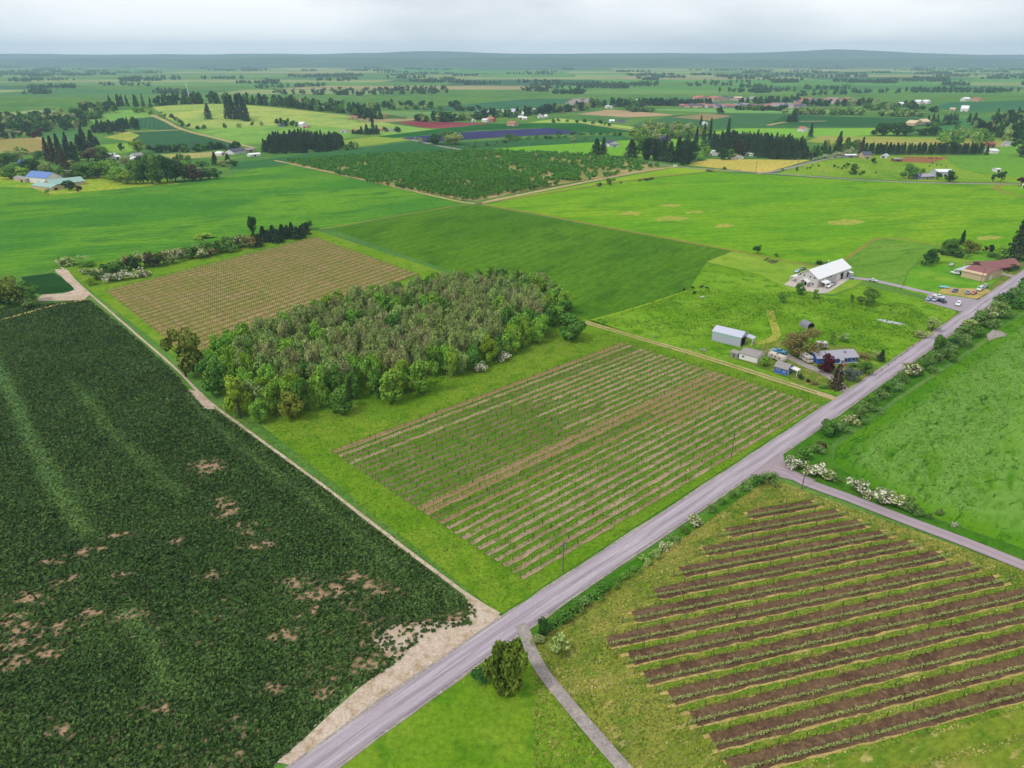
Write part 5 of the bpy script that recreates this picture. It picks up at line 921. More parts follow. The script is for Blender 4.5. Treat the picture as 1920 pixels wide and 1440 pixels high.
for nm, px, b, t, w, sh, lf, lb in NT: tree(nm, px, b, t, w, sh, lf, lb, 'shrub' if 'shrub' in nm or 'bush' in nm else 'tree')
# woods of the valley beyond the photo's upper edge
Cs, Ts, Ss, Os = [], [], [], []
for c in range(210):
    yy_ = 2350 * (4.0 ** rng.random()); xx_ = rng.uniform(-1, 1) * yy_ * .85; L = rng.uniform(60, 380); a_ = rng.normal(0, .35); m = int(rng.integers(14, 40))
    for k in range(m):
        t = rng.uniform(-.5, .5); q = (xx_ + math.cos(a_) * L * t, yy_ + math.sin(a_) * L * t + rng.normal(0, 14)); h, w = rng.uniform(11, 19), rng.uniform(11, 18); n = 16 if yy_ > 4000 else 30
        P, d, tt = crown_pts(int(rng.integers(30)), n, 5, .05, .9, .26); Cs.append(P * np.array([w, w, h]) + np.array([q[0], q[1], HZ(*q)])); Ts.append(tt); Os.append(d); Ss.append(np.full(n, 6.5 if n == 16 else 4.5))
tag(link('far_woods', leafcloud('far_woods', np.concatenate(Cs), np.concatenate(Ss), np.concatenate(Ts), LM['dark'], out=np.concatenate(Os))), 'far woods and tree belts fading into the haze', kind='stuff')
# ------------------------------------------------------------------ buildings
M_white = plain('white_paint', (238, 234, 232), .7, .3, 0, .05); M_wall = plain('pale_siding', (214, 204, 202), .7, .3, 0, .06, 1.0, 3.0); M_wroof = plain('white_metal_roof', (250, 250, 252), .5, .4, 0, .04, .6, 2.0)
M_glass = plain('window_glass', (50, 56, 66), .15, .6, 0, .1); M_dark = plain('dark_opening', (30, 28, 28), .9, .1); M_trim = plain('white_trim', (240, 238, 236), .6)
M_maroof = plain('maroon_shingles', (146, 98, 96), .85, .2, 0, .15, 3.0); M_cream = plain('cream_siding', (216, 190, 156), .7, .2, 0, .05, 1.0, 3.0); M_brownw = plain('brown_wall', (104, 70, 62), .8)
M_greyroof = plain('grey_shingles', (172, 168, 180), .8, .2, 0, .08, 3.0); M_worn = plain('worn_roof', (158, 152, 148), .9, .1, 0, .22, .8); M_bluew = plain('blue_siding', (62, 112, 200), .7, .3, 0, .06, 1.0, 3.0)
M_galv = plain('galvanised_sheet', (196, 200, 214), .5, .4, 0, .10, .7, 3.0); M_galvr = plain('pale_metal_roof', (206, 208, 226), .45, .4, 0, .05, .5, 2.5); M_green = plain('green_metal_roof', (150, 190, 178), .5, .4, 0, .06, .5, 2.5); M_blueroof = plain('blue_metal_roof', (96, 132, 200), .5, .4, 0, .05, .5, 2.5)
M_tanw = plain('tan_wall', (206, 180, 150), .8); M_pink = plain('reddish_roof', (186, 118, 104), .8, .2, 0, .1, 2.0); M_slate = plain('slate_roof', (92, 90, 112), .8, .2, 0, .12, 2.0); M_greyw = plain('grey_wall', (150, 146, 150), .8); M_bluew2 = plain('slate_blue_wall', (92, 104, 168), .8); M_timber = plain('timber', (120, 96, 78), .9, .1); M_navyroof = plain('navy_roof', (70, 72, 104), .8); M_yellowroof = plain('pale_yellow_roof', (220, 200, 160), .7); M_minttrim = plain('mint_trim', (160, 222, 196), .6); M_rust = plain('rusty_wall', (150, 88, 72), .85)
def gable(P0, P1, depth, h, rise, wall, roof, name, label, cat='house', ridge='u', over=.4, wins=(), doors=(), kind='gable', group=None, chimney=None, extra=None, parts=True):
    """a building on the ground line P0-P1 (its front as the camera sees it), depth behind it, ridge along the front (u) or away from it (v)"""
    P0 = Vector((P0.x, P0.y, 0)); P1 = Vector((P1.x, P1.y, 0)); u = P1 - P0; L = u.length; rz = math.atan2(u.y, u.x); D = depth; z0 = min(HZ(P0.x, P0.y), HZ(P1.x, P1.y))
    e = empty(name, (P0.x, P0.y, z0), rz, label, cat, group); w = MB(); r = MB(); th = .18
    w.box(0, 0, -.6, L, D, h)
    if kind == 'gable':
        if ridge == 'u':
            for x in (0.003, L - .003):
                x2 = x + (.12 if x < 1 else -.12); w.add([(x, 0, h), (x, D, h), (x, D / 2, h + rise), (x2, 0, h), (x2, D, h), (x2, D / 2, h + rise)], [(0, 2, 1), (3, 4, 5), (0, 1, 4, 3), (1, 2, 5, 4), (2, 0, 3, 5)])
            s = rise / (D / 2); o = over
            for sg in (0, 1):
                ya, yb = (-o, D / 2) if sg == 0 else (D + o, D / 2); za, zb = h - s * o + .03, h + rise + .03
                r.add([(-o, ya, za), (L + o, ya, za), (L + o, yb, zb), (-o, yb, zb), (-o, ya, za + th), (L + o, ya, za + th), (L + o, yb, zb + th), (-o, yb, zb + th)], [(0, 3, 2, 1), (4, 5, 6, 7), (0, 1, 5, 4), (1, 2, 6, 5), (2, 3, 7, 6), (3, 0, 4, 7)] if sg == 0 else [(0, 1, 2, 3), (4, 7, 6, 5), (0, 4, 5, 1), (1, 5, 6, 2), (2, 6, 7, 3), (3, 7, 4, 0)])
        else:
            for y in (0.003, D - .003):
                y2 = y + (.12 if y < 1 else -.12); w.add([(0, y, h), (L, y, h), (L / 2, y, h + rise), (0, y2, h), (L, y2, h), (L / 2, y2, h + rise)], [(0, 1, 2), (3, 5, 4), (0, 3, 4, 1), (1, 4, 5, 2), (2, 5, 3, 0)])
            s = rise / (L / 2); o = over
            for sg in (0, 1):
                xa, xb = (-o, L / 2) if sg == 0 else (L + o, L / 2); za, zb = h - s * o + .03, h + rise + .03
                r.add([(xa, -o, za), (xa, D + o, za), (xb, D + o, zb), (xb, -o, zb), (xa, -o, za + th), (xa, D + o, za + th), (xb, D + o, zb + th), (xb, -o, zb + th)], [(0, 1, 2, 3), (4, 7, 6, 5), (0, 4, 5, 1), (1, 5, 6, 2), (2, 6, 7, 3), (3, 7, 4, 0)] if sg == 0 else [(0, 3, 2, 1), (4, 5, 6, 7), (0, 1, 5, 4), (1, 2, 6, 5), (2, 3, 7, 6), (3, 0, 4, 7)])
    elif kind == 'hip':
        o = over; k = min(L, D) / 2; a = (-o, -o), (L + o, -o), (L + o, D + o), (-o, D + o)
        r1, r2 = ((k, D / 2), (L - k, D / 2)) if L > D else ((L / 2, k), (L / 2, D - k)); zb = h - .1
        r.add([(x, y, zb) for x, y in a] + [(r1[0], r1[1], h + rise), (r2[0], r2[1], h + rise)] + [(x, y, zb - .15) for x, y in a], ([(0, 1, 5, 4), (1, 2, 5), (2, 3, 4, 5), (3, 0, 4)] if L > D else [(0, 1, 4), (1, 2, 5, 4), (2, 3, 5), (3, 0, 4, 5)]) + [(0, 6, 7, 1), (1, 7, 8, 2), (2, 8, 9, 3), (3, 9, 6, 0), (6, 9, 8, 7)])
    else:   # low single slope falling to the front
        o = over; r.add([(-o, -o, h + .02), (L + o, -o, h + .02), (L + o, D + o, h + rise + .02), (-o, D + o, h + rise + .02), (-o, -o, h + .2), (L + o, -o, h + .2), (L + o, D + o, h + rise + .2), (-o, D + o, h + rise + .2)], [(0, 3, 2, 1), (4, 5, 6, 7), (0, 1, 5, 4), (1, 2, 6, 5), (2, 3, 7, 6), (3, 0, 4, 7)])
        if rise: w.add([(0, .002, h), (L, .002, h), (L, D - .002, h), (0, D - .002, h), (L, D - .002, h + rise), (0, D - .002, h + rise)], [(0, 1, 4, 5), (1, 2, 4), (3, 0, 5), (2, 3, 5, 4)])
    link('wall', w.me('wall', wall), e); rf = link('roof', r.me('roof', roof), e)
    def face(side, t, z, ww, hh, d=.06):      # a box lying on a wall: f front, b back, l left end, r right end
        b = MB(); q = dict(f=(t * L, 0), b=(t * L, D), l=(0, t * D), r=(L, t * D))[side]
        if side == 'f': b.box(q[0] - ww / 2, -d, z, q[0] + ww / 2, .05, z + hh)
        elif side == 'b': b.box(q[0] - ww / 2, D - .05, z, q[0] + ww / 2, D + d, z + hh)
        elif side == 'l': b.box(-d, q[1] - ww / 2, z, .05, q[1] + ww / 2, z + hh)
        else: b.box(L - .05, q[1] - ww / 2, z, L + d, q[1] + ww / 2, z + hh)
        return b
    for side, t, z, ww, hh in wins:
        f = link('window', face(side, t, z - .12, ww + .24, hh + .24, .06).me('window', M_trim), e); link('pane', face(side, t, z, ww, hh, .09).me('pane', M_glass), f)
    for side, t, ww, hh, m in doors:
        d_ = link('door' if ww < 2 else 'garage_door', face(side, t, 0, ww, hh, .07).me('door', m), e)
        if m is not M_dark: link('handle', face(side, t + .3 * ww / (L if side in 'fb' else D), 1.0, .12, .12, .13).me('handle', M_dark), d_)
    if chimney: x, y, ch = chimney; link('chimney', MB().box(x * L - .3, y * D - .3, h, x * L + .3, y * D + .3, h + rise + ch).me('chimney', M_greyw), e)
    e['L'] = L; e['D'] = D; return e
def canopy(e, x0, y0, x1, y1, zl, zh, roof, low='y0', posts=True, nm='porch_roof'):
    """a lean-to or porch roof on posts, in the building's own frame"""
    z = {'y0': (zl, zl, zh, zh), 'x0': (zl, zh, zh, zl), 'x1': (zh, zl, zl, zh), 'y1': (zh, zh, zl, zl)}[low]; c = [(x0, y0), (x1, y0), (x1, y1), (x0, y1)]
    m = MB().add([(a, b, k) for (a, b), k in zip(c, z)] + [(a, b, k + .15) for (a, b), k in zip(c, z)], [(0, 3, 2, 1), (4, 5, 6, 7), (0, 1, 5, 4), (1, 2, 6, 5), (2, 3, 7, 6), (3, 0, 4, 7)])
    o = link(nm, m.me(nm, roof), e)
    if posts:
        ends = {'y0': [(x0 + .2, y0 + .2), (x1 - .2, y0 + .2)], 'x0': [(x0 + .2, y0 + .2), (x0 + .2, y1 - .2)], 'x1': [(x1 - .2, y0 + .2), (x1 - .2, y1 - .2)], 'y1': [(x0 + .2, y1 - .2), (x1 - .2, y1 - .2)]}[low]
        for a, b in ends: link('porch_post', MB().box(a - .1, b - .1, -.3, a + .1, b + .1, zl + .05).me('porch_post', M_trim), o)
    return o
def perp_depth(P0, P1, P2): u = (P1 - P0).normalized(); v = P2 - P1; return abs(u.x * v.y - u.y * v.x)
# white barn house: gable end facing the camera's left, long side with garage doors
B0, B1, B2 = G(1492.5, 531), G(1531.5, 540.5), G(1576, 514.5); bd = perp_depth(B0, B1, B2)
bh = gable(B0, B1, bd, 5.0, 3.6, M_wall, M_wroof, 'barn_house', 'large white barn house with white metal roof and garage doors', 'house', 'v', .5,
  wins=[('f', .13, 5.0, .9, .9), ('f', .33, 4.9, .9, .9), ('f', .62, 4.7, .9, .9), ('f', .82, 4.6, .9, .9), ('f', .78, 1.1, 1.0, 1.1), ('r', .16, 3.6, .7, .8), ('r', .27, 3.7, .7, .8), ('r', .37, 3.6, 1.6, .8), ('l', .3, 1.2, 1.2, 1.2), ('l', .6, 1.2, 1.2, 1.2)],
  doors=[('r', .62, 3.4, 3.6, M_trim), ('r', .74, 3.0, 3.6, M_dark), ('r', .70, .001 + 1.9, 2.2, M_trim), ('r', .85, 2.6, 3.4, M_trim), ('r', .2, 1.1, 2.1, M_dark), ('f', .45, 1.2, 2.1, M_dark), ('r', .94, 1.4, 2.6, M_dark)])
L_ = bh['L']; canopy(bh, -4.2, .5, -.02, bd * .5, 2.7, 3.5, M_wroof, 'x0'); canopy(bh, L_ + .02, 2.0, L_ + 3.4, 7.5, 2.7, 3.4, M_wroof, 'x1'); canopy(bh, L_ + .02, bd - 3, L_ + 2.4, bd - .5, 2.7, 3.2, M_wroof, 'x1')
pr = MB()
for xa, xb in ((L_ * .22, L_ * .45), (L_ * .68, L_ * .45)): pr.add([(xa, -3.4, 2.6), (xb, -3.4, 4.0), (xb, .0, 4.0), (xa, .0, 2.6), (xa, -3.4, 2.75), (xb, -3.4, 4.15), (xb, 0, 4.15), (xa, 0, 2.75)], [(0, 1, 2, 3), (7, 6, 5, 4), (4, 5, 1, 0), (5, 6, 2, 1), (6, 7, 3, 2), (7, 4, 0, 3)])
po = link('porch_roof', pr.me('porch_roof', M_wroof), bh)
for x in (L_ * .25, L_ * .65): link('porch_post', MB().box(x - .12, -3.3, -.3, x + .12, -3.06, 2.7).me('porch_post', M_trim), po)
link('vent_pipe', MB().tube((L_ * .3, bd * .72, 6), (L_ * .3, bd * .72, 9.6), .15, .15).me('vent_pipe', M_galv), bh)
# maroon-roofed house and its cream garage
mh = gable(G(1816, 505), G(1848, 514), perp_depth(G(1816, 505), G(1848, 514), G(1869, 494)), 2.7, 2.4, M_brownw, M_maroof, 'ranch_house', 'low house with wide maroon shingle roof by the road', 'house', 'v', .8, wins=[('f', .25, 1.0, 1.4, 1.1), ('f', .7, 1.0, 1.4, 1.1), ('r', .4, 1.0, 1.5, 1.1), ('r', .75, 1.0, 1.5, 1.1)], doors=[('f', .5, 1.0, 2.1, M_dark)], chimney=(.3, .3, .9))
canopy(mh, -4.0, .5, -.8, 4.5, 2.6, 3.3, M_maroof, 'x0', True, 'wing_roof'); canopy(mh, -4.2, 7.5, .6, 11.5, 2.6, 3.6, M_maroof, 'x0', True, 'wing_roof')
link('wing_wall', MB().box(-3.9, 7.9, -.3, -.02, 11.1, 2.62).me('wing_wall', M_brownw), mh)
g0, g1, g2 = G(1801, 519), G(1844, 529), G(1862, 515); gg = gable(g0, g1, perp_depth(g0, g1, g2), 3.4, 1.7, M_cream, M_maroof, 'garage', 'cream sided garage with maroon roof in front of the maroon-roofed house', 'garage', 'u', .35, wins=[('r', .75, 1.2, .8, .8)], doors=[('r', .35, 2.6, 2.4, M_trim)])
lo = MB().add([(-.2, -.36, 3.2), (gg['L'] + .2, -.36, 3.2), (gg['L'] + .2, 1.5, 4.06), (-.2, 1.5, 4.06)], [(0, 1, 2, 3)]); ll = [(x, y, z + .22) for x, y, z in lo.v]; lo.v += [(x, y, z + .28) for x, y, z in lo.v[:4]]; lo.f = [(4, 5, 6, 7), (0, 1, 5, 4), (1, 2, 6, 5), (2, 3, 7, 6), (3, 0, 4, 7)]
link('roof_sheet', lo.me('roof_sheet', M_cream), gg); canopy(gg, -5.0, 1.5, -.02, gg['D'] - .3, 2.6, 3.2, M_galvr, 'x0', True, 'carport_roof')
# blue house by the road
b0, b1, b2 = G(1556, 684), G(1606, 680), G(1595, 658)
blue = gable(b0, b1, 7.6, 2.6, 1.5, M_bluew, M_greyroof, 'blue_house', 'long bright blue house with pale grey roof near the road', 'house', 'u', .45, wins=[('f', .56, 1.0, 1.3, 1.1), ('f', .86, 1.0, 1.3, 1.1), ('r', .5, 1.0, 1.2, 1.0)], doors=[('f', .4, 1.0, 2.05, M_trim)], chimney=(.62, .3, .35))
canopy(blue, blue['L'] * .26, -1.8, blue['L'] * .42, -.02, 2.2, 2.9, M_greyroof, 'y0'); link('skirting', MB().box(.02, -.05, -.5, blue['L'] - .02, .02, .42).me('skirting', M_trim), blue); link('porch_steps', MB().box(blue['L'] * .33, -2.6, -.2, blue['L'] * .5, -1.0, .5).me('porch_steps', M_rust), blue)
bw = gable(G(1514, 671), G(1531, 683), 9.5, 2.5, 1.4, M_bluew, M_greyroof, 'blue_wing', 'blue gabled outbuilding with grey roof beside the maroon tree', 'outbuilding', 'v', .4, wins=[('f', .5, 1.0, 1.0, 1.0)], doors=[])
sh = gable(G(1451, 698), G(1474, 705), 5.0, 2.6, 1.3, M_bluew, M_worn, 'blue_shed', 'small bright blue shed with worn grey roof beside the lane', 'shed', 'u', .35, wins=[('f', .3, 1.3, .8, .7), ('f', .8, 1.1, .7, .5), ('r', .7, 1.2, .6, 1.0)], doors=[('r', .25, 1.0, 2.0, M_trim)])
canopy(sh, sh['L'] + .02, 2.0, sh['L'] + 3.2, 4.8, 2.3, 2.6, M_white, 'x1', True, 'side_roof')
ws = gable(G(1385, 673), G(1419, 682), perp_depth(G(1385, 673), G(1419, 682), G(1431, 671)), 2.5, .9, M_white, M_worn, 'white_shed', 'long white shed with stained grey roof by the lane', 'shed', 'u', .2, wins=[('f', .22, 1.3, .9, .6), ('r', .5, 1.2, .6, .6)], doors=[('r', .75, .9, 2.0, M_greyw)])
gs = gable(G(1369, 668.5), G(1382, 673), 3.2, 2.0, .7, M_greyw, M_worn, 'grey_shed', 'tiny weathered shed at the left end of the white shed', 'shed', 'u', .2, doors=[('f', .5, .9, 1.8, M_timber)])
q0, q1, q2 = G(1334, 638), G(1387, 651), G(1402, 642); pb = gable(q0, q1, perp_depth(q0, q1, q2), 4.2, 1.5, M_galv, M_galvr, 'pole_barn', 'pale metal pole barn with mint edging beside the lane', 'barn', 'u', .25, doors=[('r', .4, 4.2, 3.6, M_dark), ('r', .86, 1.2, 2.6, M_tanw)])
link('eave_trim', MB().box(-.1, -.10, 3.55, pb['L'] + .1, .02, 4.0).me('eave_trim', M_minttrim), pb); canopy(pb, pb['L'] + .26, pb['D'] * .55, pb['L'] + 3.6, pb['D'] + .2, 3.1, 3.7, M_galvr, 'x1', True, 'side_roof')
for k in range(18): x = pb['L'] * (k + .5) / 18; link('siding_rib', MB().box(x - .06, -.05, .1, x + .06, .01, 3.5).me('siding_rib', M_galv), pb)
# dark tunnel tent in the pasture
t0 = G(1520, 616.5); tent = empty('tent_shelter', (t0.x, t0.y, 0), .35, 'round-topped grey tent shelter with dark open front in the pasture', 'shelter')
ob = MB(); ib = MB(); N = 10; W2, TH, TD = 2.1, 2.7, 5.0
arc = [(W2 * math.cos(math.pi * k / N), TH * math.sin(math.pi * k / N) ** .8) for k in range(N + 1)]
ob.add([(x, 0, z) for x, z in arc] + [(x, TD, z) for x, z in arc], [(k + 1, k, N + 1 + k, N + 2 + k) for k in range(N)]); ib.add([(x * .97, 0.02, z * .97) for x, z in arc] + [(x * .97, TD, z * .97) for x, z in arc], [(k, k + 1, N + 2 + k, N + 1 + k) for k in range(N)] + [tuple(range(2 * N + 1, N, -1))])
link('tent_cover', ob.me('tent_cover', plain('grey_canvas', (136, 136, 148), .8)), tent); link('tent_lining', ib.me('tent_lining', plain('dark_canvas', (58, 56, 60), .9)), tent); link('tent_frame', MB().tube((-W2, 0, 0), (-W2 * .9, 0, 1.2), .06, .06).tube((W2, 0, 0), (W2 * .9, 0, 1.2), .06, .06).me('tent_frame', M_trim), tent)
# left farm
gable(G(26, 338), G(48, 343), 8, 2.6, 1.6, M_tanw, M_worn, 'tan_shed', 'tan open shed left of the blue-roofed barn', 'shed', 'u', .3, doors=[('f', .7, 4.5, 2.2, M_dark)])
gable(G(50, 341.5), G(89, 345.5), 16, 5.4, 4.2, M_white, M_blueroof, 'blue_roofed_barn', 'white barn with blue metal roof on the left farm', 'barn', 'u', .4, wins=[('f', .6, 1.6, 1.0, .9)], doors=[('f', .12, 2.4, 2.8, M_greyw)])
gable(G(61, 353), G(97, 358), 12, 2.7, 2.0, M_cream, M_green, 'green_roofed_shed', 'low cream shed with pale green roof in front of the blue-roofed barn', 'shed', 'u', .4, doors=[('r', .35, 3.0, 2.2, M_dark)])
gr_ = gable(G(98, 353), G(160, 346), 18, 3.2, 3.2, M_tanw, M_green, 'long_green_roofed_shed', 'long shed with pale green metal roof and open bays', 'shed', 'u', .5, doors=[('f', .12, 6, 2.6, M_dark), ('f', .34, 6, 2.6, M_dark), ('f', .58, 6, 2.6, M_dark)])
gable(G(36, 309), G(50, 308), 9, 2.5, 1.8, M_bluew2, M_blueroof, 'blue_shed', 'small blue-roofed shed among the trees of the left farm', 'shed', 'u'); gable(G(122, 336), G(132, 336), 8, 5.5, 2.5, M_tanw, M_worn, 'tan_house', 'narrow tan house between the farm trees', 'house', 'u', wins=[('f', .5, 1.2, 1.2, 1.2)])
SMALL = [ # px0, base0, px1, base1, depth, wall h, rise, wall, roof, name, label
 (118, 266, 124, 266, 8, 3, 2, M_white, M_white, 'white_house', 'tiny white house among the tall farm conifers'), (203, 296, 214, 296, 9, 3, 2, M_white, M_wroof, 'white_house', 'white house by the pink bush beyond the tree belt'), (216, 299, 226, 298, 8, 2.6, 1.5, M_white, M_wroof, 'white_shed', 'white shed beside the leaning pole'), (252, 297, 270, 295, 10, 3, 2.2, M_white, M_worn, 'grey_roofed_house', 'house with grey roof below the yellow green tree'), (246, 303, 262, 302, 8, 2.6, 1.6, M_white, M_wroof, 'white_shed', 'low white shed in front of the grey-roofed house'), (438, 290, 462, 286, 12, 3, 2.8, M_white, M_slate, 'slate_roofed_house', 'white house with slate roof at the end of the far hedge'), (463, 286, 478, 284, 9, 2.7, 1.8, M_tanw, M_worn, 'tan_shed', 'tan shed beside the slate-roofed house'), (468, 294, 489, 292, 7, 2.2, 1.2, M_white, M_wroof, 'poly_tunnel', 'long white low building left of the dark plantation'), (414, 292, 424, 290, 8, 2.6, 1.6, M_white, M_wroof, 'white_shed', 'white shed before the slate-roofed house'),
 (557, 237, 567, 239, 12, 5, 2.8, M_white, M_wroof, 'white_house', 'white house on the hill above the plantation'), (568, 240, 575, 241, 8, 2.6, 1.4, M_tanw, M_pink, 'tan_shed', 'tan shed right of the white hill house'), (522, 238, 533, 238, 9, 2.5, 1.6, M_greyw, M_slate, 'grey_house', 'dark roofed house in the trees on the hill'), (655, 222, 668, 223, 10, 3, 1.8, M_tanw, M_pink, 'tan_barn', 'tan barn on the slope right of the ridge'), (657, 248, 667, 250, 9, 3, 2, M_tanw, M_pink, 'pink_roofed_house', 'low house with pinkish roof right of the plantation'), (638, 248, 648, 249, 8, 2.6, 1.5, M_white, M_worn, 'white_shed', 'white shed just right of the plantation'), (711, 246, 722, 247, 9, 3, 2, M_tanw, M_pink, 'tan_house', 'tan house behind the tall conifer pair'), (723, 246, 732, 247, 8, 2.6, 1.4, M_white, M_worn, 'white_shed', 'white shed right of the tan house'),
 (558, 192, 575, 193, 16, 5, 3, M_white, M_pink, 'pink_roofed_barn', 'pale barn with pink roof on the far plain'), (608, 200, 618, 200, 14, 4, 2, M_white, M_wroof, 'white_barn', 'white barn by the far lone conifer'), (903, 228, 912, 229, 10, 3.5, 2, M_white, M_white, 'white_house', 'white house left of the red-roofed farm'), (911, 228, 923, 229, 12, 5, 3, M_pink, M_pink, 'red_roofed_barn', 'reddish barn behind the red field'), (950, 236, 964, 237, 14, 4.5, 3, M_tanw, M_pink, 'orange_house', 'orange tan house at the end of the plastic field'), (885, 229, 892, 229, 9, 3, 1.5, M_white, M_wroof, 'white_shed', 'white shed beyond the red field'),
 (973, 218, 982, 218, 14, 5, 3, M_white, M_wroof, 'white_barn', 'large white barn among the farm roofs'), (993, 214, 1001, 214, 12, 6, 3, M_white, M_wroof, 'white_barn', 'tall white barn by the dark tree belt'), (972, 224, 980, 224, 10, 4, 2, M_tanw, M_wroof, 'tan_barn', 'tan barn in front of the farm roofs'), (980, 225, 988, 225, 10, 3.5, 2, M_white, M_wroof, 'white_shed', 'long white shed among the farm roofs'), (1009, 222, 1019, 222, 12, 5, 3, M_white, M_greyroof, 'grey_roofed_barn', 'grey-roofed barn at the edge of the far orchard'), (1021, 222, 1026, 222, 10, 4, 2.5, M_white, M_wroof, 'white_shed', 'white shed right of the grey-roofed barn'), (1048, 211, 1056, 211, 12, 5, 3, M_white, M_wroof, 'white_house', 'pinkish white house in the tree belt'), (1073, 209, 1081, 209, 12, 5, 3, M_tanw, M_worn, 'arched_barn', 'barn with dark opening left of the brown field'), (1135, 203, 1149, 203, 14, 4, 2, M_white, M_wroof, 'white_barn', 'white farm buildings behind the brown field'), (1191, 193, 1198, 193, 14, 5, 3, M_white, M_wroof, 'white_house', 'small white house before the dark wood'), (1215, 198, 1222, 198, 12, 4, 2, M_white, M_wroof, 'white_house', 'white house at the left end of the dark wood'), (1143, 230, 1152, 230, 10, 3, 2, M_white, M_wroof, 'white_shed', 'white shed at the end of the narrow meadow'), (1160, 231, 1172, 231, 10, 3.5, 2.2, M_greyw, M_slate, 'grey_house', 'grey farmhouse at the end of the narrow meadow'), (1318, 235, 1327, 235, 10, 4, 1.5, M_white, M_wroof, 'white_shed', 'white shed on the far orchard slope'), (1495, 247, 1505, 248, 12, 5, 3, M_white, M_pink, 'pink_house', 'pink and white house beyond the plantation'), (1310, 190, 1335, 189, 30, 9, 4, M_tanw, M_pink, 'school_building', 'large tan building with pinkish roof in the town'), (1338, 191, 1365, 190, 30, 9, 4, M_tanw, M_pink, 'school_building', 'long tan building in the middle of the town'), (1378, 189, 1392, 189, 20, 7, 3, M_tanw, M_yellowroof, 'school_building', 'tan hall with red-roofed neighbour in the town'), (1268, 198, 1290, 198, 14, 4, 2, M_white, M_wroof, 'white_barn', 'long white building at the near edge of the town'),
 (1686, 200, 1700, 199, 18, 6, 3, M_white, M_wroof, 'white_barn', 'white barn left of the far pair of white barns'), (1714, 196, 1724, 196, 18, 7, 3, M_white, M_wroof, 'white_barn', 'left one of the far pair of white barns'), (1728, 195, 1739, 195, 18, 6, 3, M_white, M_wroof, 'white_barn', 'right one of the far pair of white barns'), (1800, 190, 1808, 190, 18, 6, 3, M_white, M_wroof, 'white_barn', 'white barn beyond the gravel yard'), (1820, 190, 1834, 190, 18, 5, 3, M_tanw, M_pink, 'tan_barn', 'tan and white barn at the far right fields'), (1800, 209, 1814, 209, 16, 6, 5, M_white, M_wroof, 'white_barn', 'white gambrel barn by the gravel yard'), (1780, 208, 1790, 208, 14, 4, 2, M_tanw, M_yellowroof, 'tan_shed', 'tan shed at the gravel yard'), (1714, 236, 1729, 234, 16, 4, 4, M_cream, M_yellowroof, 'yellow_roofed_barn', 'left one of two pale yellow roofed barns'), (1730, 233, 1744, 232, 16, 4, 4, M_cream, M_yellowroof, 'yellow_roofed_barn', 'right one of two pale yellow roofed barns'),
 (1133, 274, 1142, 276, 16, 4.5, 3.4, M_white, M_navyroof, 'white_house', 'white house with dark roof beyond the orchard'), (1143, 276, 1162, 275, 9, 3.0, 2.2, M_white, M_navyroof, 'white_garage', 'white garage with dark roof joined to the orchard house'), (1240, 266, 1258, 266, 12, 5.0, 3.0, M_slate, M_navyroof, 'slate_house', 'dark slate roofed house behind the conifers'), (1331, 291, 1335, 292, 9, 5.0, .6, M_white, M_white, 'white_shed', 'tall white shed behind the dark round tree'), (1371, 299, 1394, 298, 12, 2.8, 2.0, M_white, M_greyroof, 'grey_roofed_house', 'white house with grey roof behind the yellow field'), (1386, 291, 1400, 292, 8, 2.8, .6, M_white, M_wroof, 'white_shed', 'flat white shed behind the grey-roofed house'), (1403, 292, 1411, 293, 3, 2.6, .3, M_white, M_white, 'camper_trailer', 'small white camper parked beside the grey-roofed house'),
 (1618, 298, 1634, 298, 12, 4.5, 3.0, M_tanw, M_slate, 'stable', 'pinkish stable with dark blue roof at the windbreak'), (1585, 296, 1606, 296, 8, 3.0, .8, M_greyw, M_wroof, 'grey_shed', 'low grey shed with white roof by the lane bend'), (1650, 296, 1662, 297, 9, 2.5, 2.0, M_white, M_galvr, 'grey_barn', 'small barn with pale sheet roof beside the paddock'), (1676, 303, 1691, 303, 7, 2.6, .8, M_timber, M_worn, 'horse_shelter', 'weathered horse shelter beside the brown paddock'), (1712, 336, 1724, 337, 12, 3.0, 2.0, M_bluew2, M_slate, 'blue_walled_house', 'blue walled house at the meadow lane'), (1725, 337, 1752, 336, 10, 2.8, 2.0, M_greyw, M_greyroof, 'grey_roofed_house', 'long grey roofed part of house beside the blue walls'), (1757, 331, 1787, 331, 14, 4.5, 1.6, M_galv, M_wroof, 'pale_barn', 'pale blue and white metal barn behind the meadow house'), (1868, 323, 1876, 323, 8, 3, .6, M_white, M_white, 'white_shed', 'small white roofed shed behind the tree pair'), (1845, 285, 1858, 288, 9, 3.4, 1.4, M_white, M_wroof, 'white_shed', 'white metal shed at the right end of the windbreak'), (1856, 276, 1866, 276, 12, 4, 2, M_rust, M_rust, 'red_barn', 'dull red barn on the slope right of the windbreak'), (1877, 274, 1886, 275, 12, 4, 2.4, M_white, M_worn, 'white_house', 'white house with grey roof on the slope'), (1915, 352, 1925, 354, 8, 3.5, 2, M_white, M_white, 'white_shed', 'white shed at the right frame edge of the meadow')]
for a, b, c, d, dep, h, ri, wm, rm, nm, lb in SMALL:
    tiny = b < 232
    gable(G(a, b), G(c, d), dep, h, ri, wm, rm, nm, lb, 'shed' if 'shed' in nm or 'shelter' in nm else ('barn' if 'barn' in nm or 'stable' in nm else 'building'), 'u' if rng.random() < .75 else 'v', .4, wins=[] if tiny else [('f', .25, 1.1, 1.2, 1.1), ('f', .7, 1.1, 1.2, 1.1)], doors=[('f', .5, 1.0 if 'house' in nm else 2.4, 2.1, M_dark)] if 'camper' not in nm else [])
